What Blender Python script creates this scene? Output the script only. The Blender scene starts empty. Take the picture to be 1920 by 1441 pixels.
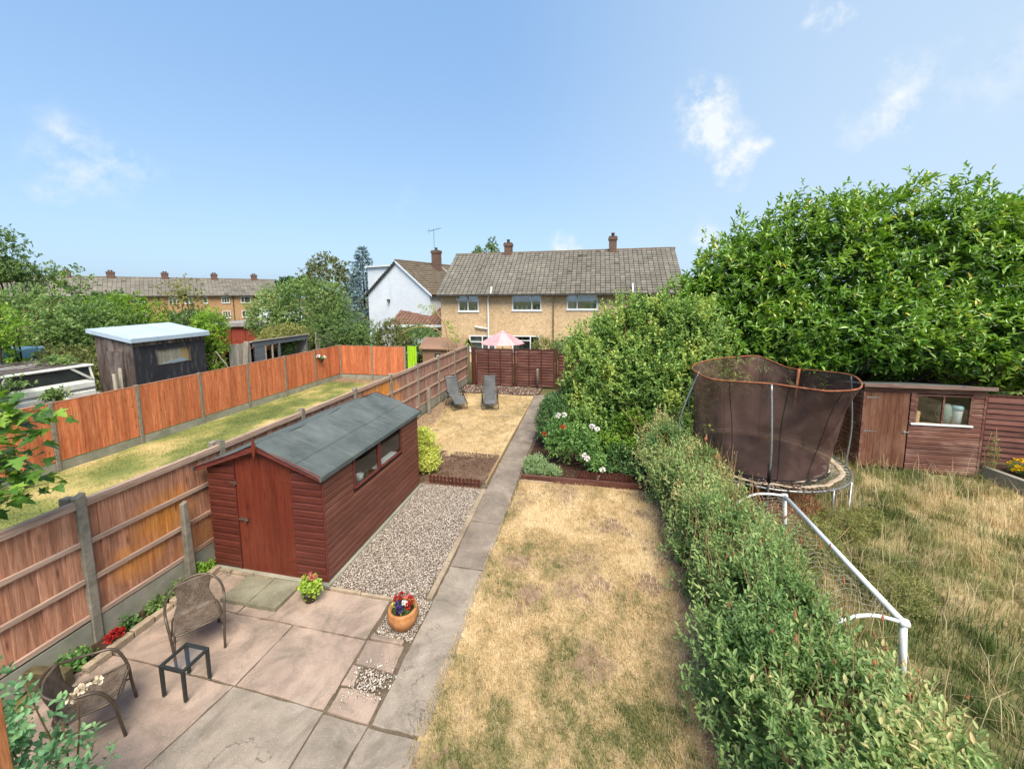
import bpy, math, random
import numpy as np
from mathutils import Vector, Matrix

random.seed(7)
RNG = np.random.default_rng(11)
SC = bpy.context.scene
COL = SC.collection
R = math.radians

# ------------------------------------------------------------------ camera
CAM_H = 4.484
YAW, PITCH, ROLL = R(12.07), R(6.188), R(0.447)
_f = Vector((-math.sin(YAW), math.cos(YAW), 0)); _r = Vector((math.cos(YAW), math.sin(YAW), 0)); _u = Vector((0, 0, 1))
_f2 = _f * math.cos(PITCH) - _u * math.sin(PITCH); _u2 = _u * math.cos(PITCH) + _f * math.sin(PITCH)
_x = _r * math.cos(ROLL) - _u2 * math.sin(ROLL); _y = _r * math.sin(ROLL) + _u2 * math.cos(ROLL)
cd = bpy.data.cameras.new('camera'); cam = bpy.data.objects.new('camera', cd); COL.objects.link(cam)
_m = Matrix((( _x.x, _y.x, -_f2.x, 0), (_x.y, _y.y, -_f2.y, 0), (_x.z, _y.z, -_f2.z, CAM_H), (0, 0, 0, 1)))
cam.matrix_world = _m
cd.sensor_fit = 'HORIZONTAL'; cd.sensor_width = 36.0
cd.lens = 36.0 * 725.98 / 1920.0
cd.shift_y = (631.12 - 720.5) / 1920.0
cd.clip_start = 0.05; cd.clip_end = 3000
SC.camera = cam

# ------------------------------------------------------------------ sky, sun, exposure
SUN_EL, SUN_AZ = R(56), R(152)          # azimuth clockwise from +Y (the garden's axis)
w = bpy.data.worlds.new('World'); SC.world = w; w.use_nodes = True
nt = w.node_tree; nt.nodes.clear()
def wn(t, **k):
    n = nt.nodes.new(t)
    for a, b in k.items(): setattr(n, a, b)
    return n
out = wn('ShaderNodeOutputWorld'); bg = wn('ShaderNodeBackground'); bg.inputs['Strength'].default_value = 0.15
sky = wn('ShaderNodeTexSky', sky_type='NISHITA', sun_disc=False, sun_elevation=SUN_EL, sun_rotation=SUN_AZ)
sky.altitude = 0; sky.air_density = 1.0; sky.dust_density = 2.2; sky.ozone_density = 2.5
tc = wn('ShaderNodeTexCoord')
noi = wn('ShaderNodeTexNoise'); noi.inputs['Scale'].default_value = 9.0; noi.inputs['Detail'].default_value = 9; noi.inputs['Roughness'].default_value = 0.62
nt.links.new(tc.outputs['Generated'], noi.inputs['Vector'])
warp = wn('ShaderNodeVectorMath', operation='SCALE'); warp.inputs['Scale'].default_value = 0.16
nt.links.new(noi.outputs['Color'], warp.inputs[0])
dirw = wn('ShaderNodeVectorMath', operation='ADD'); nt.links.new(tc.outputs['Generated'], dirw.inputs[0]); nt.links.new(warp.outputs[0], dirw.inputs[1])
# wispy clouds: (direction, size, strength)
CLOUDS = [((.218,.903,.369),.075,.8),((.239,.917,.320),.075,.95),((.292,.917,.273),.055,.9),((.497,.808,.317),.075,.75),((.463,.838,.289),.05,.4),((-.84,.494,.224),.075,.5),((-.808,.546,.22),.07,.55),
          ((.383,.803,.457),.035,.9),((-.074,.991,.115),.05,.8),((.238,.962,.131),.04,.5),((-.447,.868,.218),.05,.2),((.6,.74,.32),.10,.3),((-.3,-.8,.5),.15,.6),((.7,-.6,.4),.2,.6),((-.8,-.4,.45),.15,.5),((.2,-.4,.9),.15,.5)]
prev = None
for d, s, st in CLOUDS:
    v = Vector(d).normalized()
    ds = wn('ShaderNodeVectorMath', operation='DISTANCE'); ds.inputs[1].default_value = (v.x + .08, v.y + .08, v.z + .08)
    nt.links.new(dirw.outputs[0], ds.inputs[0])
    mr = wn('ShaderNodeMapRange'); mr.inputs['From Min'].default_value = s; mr.inputs['From Max'].default_value = s * .15
    mr.inputs['To Max'].default_value = st * 1.9; mr.interpolation_type = 'SMOOTHSTEP'
    nt.links.new(ds.outputs['Value'], mr.inputs['Value'])
    if prev is None: prev = mr.outputs[0]
    else:
        mx = wn('ShaderNodeMath', operation='MAXIMUM'); nt.links.new(prev, mx.inputs[0]); nt.links.new(mr.outputs[0], mx.inputs[1]); prev = mx.outputs[0]
n2 = wn('ShaderNodeTexNoise'); n2.inputs['Scale'].default_value = 16; n2.inputs['Detail'].default_value = 8; n2.inputs['Roughness'].default_value = .65
nt.links.new(tc.outputs['Generated'], n2.inputs['Vector'])
m2 = wn('ShaderNodeMapRange'); m2.inputs['From Min'].default_value = .40; m2.inputs['From Max'].default_value = .70
nt.links.new(n2.outputs['Fac'], m2.inputs['Value'])
mm = wn('ShaderNodeMath', operation='MULTIPLY', use_clamp=True); nt.links.new(prev, mm.inputs[0]); nt.links.new(m2.outputs[0], mm.inputs[1])
def wmix(f, a, b):
    m = wn('ShaderNodeMix', data_type='RGBA')
    for k, v in (('Factor', f), ('A', a), ('B', b)):
        if isinstance(v, (int, float, tuple)): m.inputs[k].default_value = v
        else: nt.links.new(v, m.inputs[k])
    return m.outputs['Result']
def wramp(vec, d, lo, hi, top):
    dt = wn('ShaderNodeVectorMath', operation='DOT_PRODUCT'); dt.inputs[1].default_value = Vector(d).normalized(); nt.links.new(vec, dt.inputs[0])
    m = wn('ShaderNodeMapRange', interpolation_type='SMOOTHSTEP'); m.inputs['From Min'].default_value = lo; m.inputs['From Max'].default_value = hi; m.inputs['To Max'].default_value = top; nt.links.new(dt.outputs['Value'], m.inputs['Value']); return m.outputs[0]
# thin high haze over the Nishita sky: evens it out, paler towards the sun's side
haze_col = wmix(wramp(tc.outputs['Generated'], (0, 0, 1), .02, .60, 1.0), (1.50, 2.25, 3.15, 1), (.96, 1.74, 2.92, 1))
col = wmix(.72, sky.outputs[0], haze_col)
col = wmix(wramp(tc.outputs['Generated'], (.8, .5, .3), .35, 1.10, .68), col, (2.35, 2.85, 3.3, 1))
col = wmix(mm.outputs[0], col, (3.05, 3.25, 3.4, 1))
nt.links.new(col, bg.inputs['Color']); nt.links.new(bg.outputs[0], out.inputs['Surface'])

sd = bpy.data.lights.new('sun', 'SUN'); sd.energy = 3.3; sd.angle = R(34); sd.color = (1.0, .91, .77)
sun = bpy.data.objects.new('sun', sd); COL.objects.link(sun)
_sd = Vector((math.cos(SUN_EL) * math.sin(SUN_AZ), math.cos(SUN_EL) * math.cos(SUN_AZ), math.sin(SUN_EL)))
sun.rotation_euler = _sd.to_track_quat('Z', 'Y').to_euler(); sun.location = (10, -10, 30)
vs = SC.view_settings; vs.view_transform = 'Standard'; vs.look = 'None'; vs.exposure = 1.0; vs.gamma = 1.0; vs.use_curve_mapping = False
SC.cycles.use_denoising = True; SC.cycles.max_bounces = 5; SC.cycles.use_adaptive_sampling = True; SC.cycles.adaptive_threshold = 0.02; SC.cycles.transparent_max_bounces = 12
SC.cycles.diffuse_bounces = 2; SC.cycles.glossy_bounces = 2; SC.cycles.transmission_bounces = 4
SC.cycles.caustics_reflective = False; SC.cycles.caustics_refractive = False

# ------------------------------------------------------------------ helpers
def S(r, g, b, k=1.0):
    """sRGB 0-255 -> linear colour, times k"""
    def l(c):
        c /= 255.0
        return (c / 12.92 if c <= .04045 else ((c + .055) / 1.055) ** 2.4) * k
    return (l(r), l(g), l(b), 1)

class NT:
    def __init__(s, name):
        s.m = bpy.data.materials.new(name); s.m.use_nodes = True; s.t = s.m.node_tree; s.t.nodes.clear()
        s.out = s.n('ShaderNodeOutputMaterial')
    def n(s, t, **k):
        x = s.t.nodes.new(t)
        for a, b in k.items():
            if a in ('op',): x.operation = b
            else: setattr(x, a, b)
        return x
    def l(s, a, b): s.t.links.new(a, b)
    def math(s, op, a, b=None, clamp=False):
        x = s.n('ShaderNodeMath', op=op); x.use_clamp = clamp
        for i, v in enumerate((a, b)):
            if v is None: continue
            if isinstance(v, (int, float)): x.inputs[i].default_value = v
            else: s.l(v, x.inputs[i])
        return x.outputs[0]
    def mixc(s, f, a, b, blend='MIX'):
        x = s.n('ShaderNodeMix', data_type='RGBA', blend_type=blend)
        for k, v in (('Factor', f), ('A', a), ('B', b)):
            if isinstance(v, (int, float)): x.inputs[k].default_value = v
            elif isinstance(v, tuple): x.inputs[k].default_value = v
            else: s.l(v, x.inputs[k])
        return x.outputs['Result']
    def noise(s, vec, scale, detail=4, rough=.55, dist=0):
        x = s.n('ShaderNodeTexNoise'); x.inputs['Scale'].default_value = scale; x.inputs['Detail'].default_value = detail
        x.inputs['Roughness'].default_value = rough; x.inputs['Distortion'].default_value = dist
        if vec is not None: s.l(vec, x.inputs['Vector'])
        return x.outputs['Fac']
    def ramp(s, fac, stops):
        x = s.n('ShaderNodeValToRGB'); e = x.color_ramp.elements
        while len(e) < len(stops): e.new(0.5)
        for i, (p, c) in enumerate(stops): e[i].position = p; e[i].color = c
        s.l(fac, x.inputs[0]); return x.outputs[0]
    def mrange(s, v, a, b, c=0., d=1.):
        x = s.n('ShaderNodeMapRange')
        for i, q in zip(('From Min', 'From Max', 'To Min', 'To Max'), (a, b, c, d)): x.inputs[i].default_value = q
        s.l(v, x.inputs['Value']); return x.outputs[0]
    def coords(s, scale=(1, 1, 1), world=False, rand=True):
        if world: o = s.n('ShaderNodeNewGeometry').outputs['Position']
        else:
            o = s.n('ShaderNodeTexCoord').outputs['Object']
            if rand:
                oi = s.n('ShaderNodeObjectInfo'); sc = s.n('ShaderNodeVectorMath', operation='SCALE'); sc.inputs[0].default_value = (37., 19., 53.)
                s.l(oi.outputs['Random'], sc.inputs['Scale']); ad = s.n('ShaderNodeVectorMath', operation='ADD')
                s.l(o, ad.inputs[0]); s.l(sc.outputs[0], ad.inputs[1]); o = ad.outputs[0]
        mp = s.n('ShaderNodeMapping'); mp.inputs['Scale'].default_value = scale; s.l(o, mp.inputs['Vector']); return mp.outputs[0]
    def finish(s, color, rough=.7, spec=.3, bump=None, bstr=.3, bdist=.01, metal=0., extra=None, coat=0):
        p = s.n('ShaderNodeBsdfPrincipled')
        for k, v in (('Base Color', color), ('Roughness', rough), ('Metallic', metal), ('Specular IOR Level', spec)):
            if isinstance(v, (int, float, tuple)): p.inputs[k].default_value = v
            else: s.l(v, p.inputs[k])
        if bump is not None:
            b = s.n('ShaderNodeBump'); b.inputs['Strength'].default_value = bstr; b.inputs['Distance'].default_value = bdist
            s.l(bump, b.inputs['Height']); s.l(b.outputs[0], p.inputs['Normal'])
        s.p = p
        s.l(p.outputs[0], s.out.inputs['Surface']); return s.m

def vary(t, col, amt):
    """per-object brightness variation"""
    oi = t.n('ShaderNodeObjectInfo'); h = t.n('ShaderNodeHueSaturation')
    t.l(t.mrange(oi.outputs['Random'], 0, 1, 1 - amt, 1 + amt), h.inputs['Value']); t.l(col, h.inputs['Color']); return h.outputs[0]

def mat_plain(name, c1, c2=None, scale=8., rough=.6, spec=.3, bump=.15, rand=.06, metal=0., bdist=.004):
    t = NT(name); v = t.coords((scale,) * 3); c2 = c2 or tuple(x * .75 for x in c1[:3]) + (1,)
    n = t.noise(v, 1, 6, .6); col = t.ramp(n, [(.3, c2), (.7, c1)])
    col = vary(t, col, rand); f = t.noise(v, 9, 3)
    return t.finish(col, rough, spec, f, bump, bdist, metal)

def mat_wood(name, light, dark, axis='z', rough=.75, rand=.14, grain=1.0, stain=None, stain_amt=.35, spec=.25, bstr=.35):
    """grain runs along axis of the object"""
    t = NT(name); g = {'x': (.8, 14, 14), 'y': (14, .8, 14), 'z': (14, 14, .8)}[axis]
    v = t.coords(tuple(a * grain for a in g)); n = t.noise(v, 1.6, 7, .62, .6)
    col = t.ramp(n, [(.28, dark), (.5, tuple(.5 * (a + b) for a, b in zip(light, dark))), (.72, light)])
    f = t.noise(v, 7, 3, .6)
    fine = t.ramp(f, [(.35, (.72, .72, .72, 1)), (.6, (1.06, 1.06, 1.06, 1))]); col = t.mixc(1, col, fine, 'MULTIPLY')
    # knots
    kv = t.coords({'x': (2.2, 9, 9), 'y': (9, 2.2, 9), 'z': (9, 9, 2.2)}[axis]); vo = t.n('ShaderNodeTexVoronoi'); vo.inputs['Scale'].default_value = .9; t.l(kv, vo.inputs['Vector'])
    k = t.mrange(vo.outputs['Distance'], .05, .17, .75, 0); col = t.mixc(k, col, tuple(x * .45 for x in dark[:3]) + (1,))
    if stain:
        sv = t.coords({'x': (.8, 2.5, 2.5), 'y': (2.5, .8, 2.5), 'z': (2.5, 2.5, .8)}[axis], world=True); sn = t.noise(sv, 1.3, 5, .6)
        col = t.mixc(t.mrange(sn, .47, .68, 0, stain_amt * 2), col, stain)
    col = vary(t, col, rand)
    return t.finish(col, rough, spec, f, bstr, .004)

def mat_leaf(name, stops, rough=.45, trans=.28, spec=.35, gain=1.0):
    stops = [(p, tuple(c * gain for c in q[:3]) + (1,)) for p, q in stops]
    t = NT(name); a = t.n('ShaderNodeAttribute', attribute_name='v'); c = t.ramp(a.outputs['Fac'], stops)
    p = t.n('ShaderNodeBsdfPrincipled'); t.l(c, p.inputs['Base Color']); p.inputs['Roughness'].default_value = rough; p.inputs['Specular IOR Level'].default_value = spec
    tr = t.n('ShaderNodeBsdfTranslucent'); hc = t.n('ShaderNodeHueSaturation'); hc.inputs['Value'].default_value = 1.5; hc.inputs['Saturation'].default_value = 1.1; hc.inputs['Hue'].default_value = .485
    t.l(c, hc.inputs['Color']); t.l(hc.outputs[0], tr.inputs['Color'])
    mx = t.n('ShaderNodeMixShader'); mx.inputs[0].default_value = trans; t.l(p.outputs[0], mx.inputs[1]); t.l(tr.outputs[0], mx.inputs[2])
    t.l(mx.outputs[0], t.out.inputs['Surface']); return t.m

def mat_attr(name, stops, rough=.8, spec=.25, bump=0., scale=30):
    """colour from per-piece attribute v plus fine noise"""
    t = NT(name); a = t.n('ShaderNodeAttribute', attribute_name='v'); c = t.ramp(a.outputs['Fac'], stops)
    v = t.coords((scale,) * 3, world=True); f = t.noise(v, 1, 5, .6)
    c = t.mixc(1, c, t.ramp(f, [(.3, (.7, .7, .7, 1)), (.7, (1.1, 1.1, 1.1, 1))]), 'MULTIPLY')
    return t.finish(c, rough, spec, f if bump else None, bump, .01)

ORG = {}
def tag(o, label=None, cat=None, group=None, kind=None):
    if label: o['label'] = label
    if cat: o['category'] = cat
    if group: o['group'] = group
    if kind: o['kind'] = kind
    return o
def thing(name, label, cat, loc=(0, 0, 0), rz=0., group=None):
    o = bpy.data.objects.new(name, None); COL.objects.link(o); o.location = loc; o.rotation_euler = (0, 0, rz); o.empty_display_size = .2
    ORG[o] = Vector(loc); return tag(o, label, cat, group)
def link(name, me, mat, parent=None, loc=(0, 0, 0), rot=(0, 0, 0), scale=None):
    o = bpy.data.objects.new(name, me); COL.objects.link(o); o.location = loc; o.rotation_euler = rot
    if scale: o.scale = scale
    if mat is not None and not me.materials: me.materials.append(mat)
    if parent is not None: o.parent = parent
    return o

class MB:
    """collects polygons; build() links them as one mesh object"""
    def __init__(s): s.v = []; s.f = []
    def add(s, vs, fs):
        o = len(s.v); s.v += [tuple(v) for v in vs]; s.f += [tuple(i + o for i in f) for f in fs]; return s
    def hexa(s, p):
        return s.add(p, [(0, 3, 2, 1), (4, 5, 6, 7), (0, 1, 5, 4), (1, 2, 6, 5), (2, 3, 7, 6), (3, 0, 4, 7)])
    def box(s, x0, x1, y0, y1, z0, z1):
        return s.hexa([(x0, y0, z0), (x1, y0, z0), (x1, y1, z0), (x0, y1, z0), (x0, y0, z1), (x1, y0, z1), (x1, y1, z1), (x0, y1, z1)])
    def bar(s, a, b, w, h, up=(0, 0, 1)):
        """rectangular bar from a to b"""
        a, b = Vector(a), Vector(b); d = (b - a).normalized(); u = Vector(up); r = d.cross(u)
        if r.length < 1e-4: r = d.cross(Vector((1, 0, 0)))
        r.normalize(); u = r.cross(d).normalized(); r *= w / 2; u *= h / 2
        return s.hexa([a - r - u, a + r - u, b + r - u, b - r - u, a - r + u, a + r + u, b + r + u, b - r + u])
    def prism(s, poly, axis, lo, hi):
        """extrude polygon of (a,b) along axis x/y/z"""
        n = len(poly); mk = {'x': lambda a, b, t: (t, a, b), 'y': lambda a, b, t: (a, t, b), 'z': lambda a, b, t: (a, b, t)}[axis]
        vs = [mk(a, b, lo) for a, b in poly] + [mk(a, b, hi) for a, b in poly]
        fs = [tuple(range(n))[::-1], tuple(range(n, 2 * n))] + [(i, (i + 1) % n, n + (i + 1) % n, n + i) for i in range(n)]
        return s.add(vs, fs)
    def tube(s, pts, r, n=8, closed=False, cap=True):
        pts = [Vector(p) for p in pts]; m = len(pts); rs = r if isinstance(r, (list, tuple)) else [r] * m
        ring = []; ref = None
        for i, p in enumerate(pts):
            if closed: d = pts[(i + 1) % m] - pts[i - 1]
            else: d = pts[min(i + 1, m - 1)] - pts[max(i - 1, 0)]
            d.normalize()
            if ref is None: ref = d.orthogonal().normalized()
            ref = (ref - d * ref.dot(d))
            if ref.length < 1e-5: ref = d.orthogonal()
            ref.normalize(); b = d.cross(ref)
            ring.append([p + (ref * math.cos(2 * math.pi * k / n) + b * math.sin(2 * math.pi * k / n)) * rs[i] for k in range(n)])
        vs = [q for rr in ring for q in rr]; fs = []
        for i in range(m if closed else m - 1):
            j = (i + 1) % m
            for k in range(n): fs.append((i * n + k, i * n + (k + 1) % n, j * n + (k + 1) % n, j * n + k))
        if cap and not closed: fs += [tuple(range(n))[::-1], tuple(range((m - 1) * n, m * n))]
        return s.add(vs, fs)
    def lathe(s, prof, n=24, c=(0, 0, 0)):
        vs = []; m = len(prof)
        for r_, z in prof:
            for k in range(n):
                a = 2 * math.pi * k / n; vs.append((c[0] + r_ * math.cos(a), c[1] + r_ * math.sin(a), c[2] + z))
        fs = [(i * n + k, i * n + (k + 1) % n, (i + 1) * n + (k + 1) % n, (i + 1) * n + k) for i in range(m - 1) for k in range(n)]
        fs += [tuple(range(n))[::-1], tuple(range((m - 1) * n, m * n))]
        return s.add(vs, fs)
    def grid(s, fn, nu, nv):
        vs = [fn(i / nu, j / nv) for i in range(nu + 1) for j in range(nv + 1)]
        return s.add(vs, [(i * (nv + 1) + j, (i + 1) * (nv + 1) + j, (i + 1) * (nv + 1) + j + 1, i * (nv + 1) + j + 1) for i in range(nu) for j in range(nv)])
    def mesh(s, name, org=(0, 0, 0), smooth=False, bevel=0.):
        me = bpy.data.meshes.new(name); me.from_pydata([(x - org[0], y - org[1], z - org[2]) for x, y, z in s.v], [], s.f)
        if bevel or True:
            import bmesh
            bm = bmesh.new(); bm.from_mesh(me); bmesh.ops.recalc_face_normals(bm, faces=bm.faces)
            if bevel: bmesh.ops.bevel(bm, geom=bm.edges[:], offset=bevel, segments=1, affect='EDGES', clamp_overlap=True)
            bm.to_mesh(me); bm.free()
        if smooth: me.polygons.foreach_set('use_smooth', [True] * len(me.polygons))
        me.update(); return me
    def build(s, name, mat, parent=None, smooth=False, bevel=0., world=True):
        """world=True: vertices are world coordinates (the unrotated thing's own location is taken off)"""
        org = (0, 0, 0)
        if world and parent is not None: org = ORG.get(parent, Vector((0, 0, 0)))
        me = s.mesh(name, org, smooth, bevel); o = link(name, me, mat, parent)
        if parent is not None: ORG[o] = ORG.get(parent, Vector((0, 0, 0)))
        return o
def structure(o): o['kind'] = 'structure'; return o

# --- numpy meshes with attribute v
def np_mesh(name, V, F, v=None, smooth=False):
    V = np.asarray(V, np.float32); F = np.asarray(F, np.int32); k = F.shape[1]
    me = bpy.data.meshes.new(name); me.vertices.add(len(V)); me.vertices.foreach_set('co', V.ravel())
    me.loops.add(F.size); me.loops.foreach_set('vertex_index', F.ravel()); me.polygons.add(len(F))
    me.polygons.foreach_set('loop_start', np.arange(0, F.size, k, dtype=np.int32))
    if smooth: me.polygons.foreach_set('use_smooth', np.ones(len(F), bool))
    me.update(calc_edges=True)
    if v is not None:
        a = me.attributes.new('v', 'FLOAT', 'POINT'); a.data.foreach_set('value', np.asarray(v, np.float32))
    return me
def unit(a): return a / np.maximum(np.linalg.norm(a, axis=-1, keepdims=True), 1e-9)
def lat_noise(P, scale, seed=0):
    """cheap value noise, P (n,2|3) -> 0..1"""
    P = np.asarray(P, float)
    if P.shape[1] == 2: P = np.c_[P, np.zeros(len(P))]
    P = P * scale + 1000; I = np.floor(P).astype(np.int64); f = P - I; f = f * f * (3 - 2 * f); o = 0
    def h(i, j, k):
        n = (i * 374761393 + j * 668265263 + k * 2147483647 + seed * 974711) & 0xffffffff
        n = ((n ^ (n >> 13)) * 1274126177) & 0xffffffff; return ((n ^ (n >> 16)) & 0xffff) / 65535.
    for a in (0, 1):
        for b in (0, 1):
            for c in (0, 1):
                o = o + h(I[:, 0] + a, I[:, 1] + b, I[:, 2] + c) * np.where(a, f[:, 0], 1 - f[:, 0]) * np.where(b, f[:, 1], 1 - f[:, 1]) * np.where(c, f[:, 2], 1 - f[:, 2])
    return o
def fbm(P, scale, seed=0, oct=4):
    s = 0; a = .5; t = 0
    for i in range(oct): s = s + a * lat_noise(P, scale * 2 ** i, seed + i * 17); t += a; a *= .55
    return s / t

def leaf_geo(B, A, N, L, W, v, oval=True, fold=.18, droop=.12):
    """B base, A along, N normal (n,3); returns V,F,v"""
    n = len(B); L = np.broadcast_to(L, n)[:, None]; W = np.broadcast_to(W, n)[:, None]; Rv = unit(np.cross(A, N))
    T = B + A * L - N * L * droop
    if oval:
        m1 = B + A * L * .33 + N * L * .04; m2 = B + A * L * .7 - N * L * droop * .3; up = N * W * fold
        V = np.stack([B, m1 + Rv * W * .46 + up, m2 + Rv * W * .40 + up, T, m2 - Rv * W * .40 + up, m1 - Rv * W * .46 + up], 1).reshape(-1, 3)
        b = (np.arange(n) * 6)[:, None]; F = np.concatenate([b + [0, 1, 2, 3], b + [0, 3, 4, 5]], 0); return V, F, np.repeat(v, 6)
    m = B + A * L * .5; up = N * W * fold
    V = np.stack([B, m + Rv * W * .5 + up, T, m - Rv * W * .5 + up], 1).reshape(-1, 3)
    b = (np.arange(n) * 4)[:, None]; F = np.concatenate([b + [0, 1, 2], b + [0, 2, 3]], 0); return V, F, np.repeat(v, 4)

def shoots(P, D, k, L, W, spread=1.0, slen=.15, upb=.35, lj=.42, oval=True, vfun=None, fold=.18, droop=.12, rng=RNG):
    """k leaves around each shoot tip P with direction D"""
    n = len(P); D = unit(D); U = unit(np.cross(D, rng.normal(size=(n, 3)))); Vv = np.cross(D, U)
    j = np.tile(np.arange(k), n); i = np.repeat(np.arange(n), k)
    t = (j + rng.random(n * k)) / k; az = j * 2.4 + np.repeat(rng.random(n) * 6.28, k) + rng.normal(size=n * k) * .35
    tilt = spread * (1.15 - .75 * t) + rng.normal(size=n * k) * .18
    B = P[i] - D[i] * (slen * (1 - t))[:, None] + rng.normal(size=(n * k, 3)) * slen * .06
    rad = np.cos(az)[:, None] * U[i] + np.sin(az)[:, None] * Vv[i]
    A = np.cos(tilt)[:, None] * D[i] + np.sin(tilt)[:, None] * rad
    A = unit(A + rng.normal(size=A.shape) * .12)
    N = D[i] + np.array([0, 0, upb]); N = unit(N - A * (N * A).sum(1, keepdims=True) + rng.normal(size=A.shape) * .12)
    N = unit(N - A * (N * A).sum(1, keepdims=True))
    Ls = L * (1 + lj * (rng.random(n * k) * 2 - 1)) * (.75 + .25 * np.sin(3.14 * np.clip(t, .1, .9)))
    v = vfun(P)[i] + rng.normal(size=n * k) * .13 + (t - .5) * .14 if vfun else np.clip(rng.normal(.5, .2, n * k), 0, 1)
    return leaf_geo(B, A, N, Ls, Ls * (W / L), np.clip(v, 0, 1), oval, fold, droop)

def blob_points(blobs, n, depth=.22, lump=.14, seed=1, zmin=.03, back=.5, rng=RNG, lscale=1.6):
    """points and outward normals in the outer shell of a union of ellipsoids"""
    bl = [(np.array(c, float), np.array(r, float)) for c, r in blobs]
    ar = np.array([((r[0] * r[1]) ** 1.6 + (r[0] * r[2]) ** 1.6 + (r[1] * r[2]) ** 1.6) ** (1 / 1.6) for _, r in bl]); ar /= ar.sum()
    Ps, Ns = [], []; got = 0
    while got < n:
        m = (n - got) * 2 + 50; idx = rng.choice(len(bl), m, p=ar); d = unit(rng.normal(size=(m, 3)))
        C = np.array([b[0] for b in bl])[idx]; Rr = np.array([b[1] for b in bl])[idx]
        lum = (fbm(C + d * Rr, lscale, seed, 3) - .5) * 2 * lump * 1.6
        P = C + d * Rr * (1 + lum - np.abs(rng.normal(size=m)) * depth)[:, None]; N = unit(d / Rr)
        ok = P[:, 2] > zmin
        for q, (c, r) in enumerate(bl):
            ins = (((P - c) / r) ** 2).sum(1) < .62; ok &= ~(ins & (idx != q))
        ok &= ~((N[:, 1] > .25) & (rng.random(m) > back))
        Ps.append(P[ok]); Ns.append(N[ok]); got += ok.sum()
    return np.concatenate(Ps)[:n], np.concatenate(Ns)[:n]

def merge(parts):
    Vs, Fs, vs, o = [], [], [], 0
    for V, F, v in parts: Vs.append(V); Fs.append(F + o); vs.append(v); o += len(V)
    return np.concatenate(Vs), np.concatenate(Fs), np.concatenate(vs)

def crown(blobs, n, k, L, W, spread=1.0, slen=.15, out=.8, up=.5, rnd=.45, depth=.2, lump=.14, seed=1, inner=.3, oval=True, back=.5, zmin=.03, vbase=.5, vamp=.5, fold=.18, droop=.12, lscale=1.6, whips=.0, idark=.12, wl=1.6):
    def vf(P): return vbase + (fbm(P, 1.3 / max(.3, L * 6), seed + 5, 3) - .5) * vamp
    P, N = blob_points(blobs, n, depth, lump, seed, zmin, back, lscale=lscale)
    D = N * out + np.array([0, 0, up]) + RNG.normal(size=P.shape) * rnd
    parts = [shoots(P, D, k, L, W, spread, slen, vfun=vf, oval=oval, fold=fold, droop=droop)]
    if whips:
        m = int(n * whips); P, N = blob_points(blobs, m, .05, lump, seed, zmin, back, lscale=lscale); P = P + N * RNG.uniform(.2, wl, (m, 1)) * L + np.array([0, 0, 1.]) * RNG.uniform(0, wl * 1.2, (m, 1)) * L
        parts.append(shoots(P, N * .5 + np.array([0, 0, 1.]) + RNG.normal(size=P.shape) * .35, k + 3, L * .95, W * .95, spread * .9, slen * 2.2, vfun=lambda P: vf(P) + .12, oval=oval, fold=fold, droop=droop))
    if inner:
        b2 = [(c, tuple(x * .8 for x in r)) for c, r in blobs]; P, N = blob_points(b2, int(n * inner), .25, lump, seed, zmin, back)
        parts.append(shoots(P, N + RNG.normal(size=P.shape) * .8, k, L * 1.2, W * 1.35, spread, slen, vfun=lambda P: vf(P) - idark, oval=oval))  # inner leaves coloured darker, shade inside the crown painted in
    return merge(parts)

def stems(mb, base, tips, r0, r1, wob=.08, seg=5, n=6):
    for t in tips:
        b = Vector(base) + Vector((random.uniform(-1, 1), random.uniform(-1, 1), 0)) * r0; t = Vector(t); pts = []
        off = Vector((random.uniform(-1, 1), random.uniform(-1, 1), 0)) * wob * (t - b).length
        for i in range(seg + 1):
            u = i / seg; p = b.lerp(t, u) + off * math.sin(u * math.pi) + Vector((random.uniform(-1, 1), random.uniform(-1, 1), 0)) * wob * .25 * u
            pts.append(p)
        mb.tube(pts, [r0 + (r1 - r0) * i / seg for i in range(seg + 1)], n)
    return mb

def plant(name, label, cat, loc, blobs, mat, n, k, L, W, stem_mat=None, tips=None, r0=.03, r1=.008, group=None, parts=('foliage', 'stem'), base=None, **kw):
    """blobs in world coordinates"""
    t = thing(name, label, cat, loc, 0, group); V, F, v = crown(blobs, n, k, L, W, **kw)
    V = V - np.array(loc); me = np_mesh(parts[0], V, F, v); link(parts[0], me, mat, t)
    if tips is None:
        tips = []
        for c, r in blobs:
            for q in range(2): tips.append((c[0] + random.uniform(-.5, .5) * r[0], c[1] + random.uniform(-.5, .5) * r[1], c[2] + random.uniform(.1, .6) * r[2]))
    if stem_mat is not None:
        mb = MB(); stems(mb, base or loc, tips, r0, r1); mb.build(parts[1], stem_mat, t, smooth=True)
    return t
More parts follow.
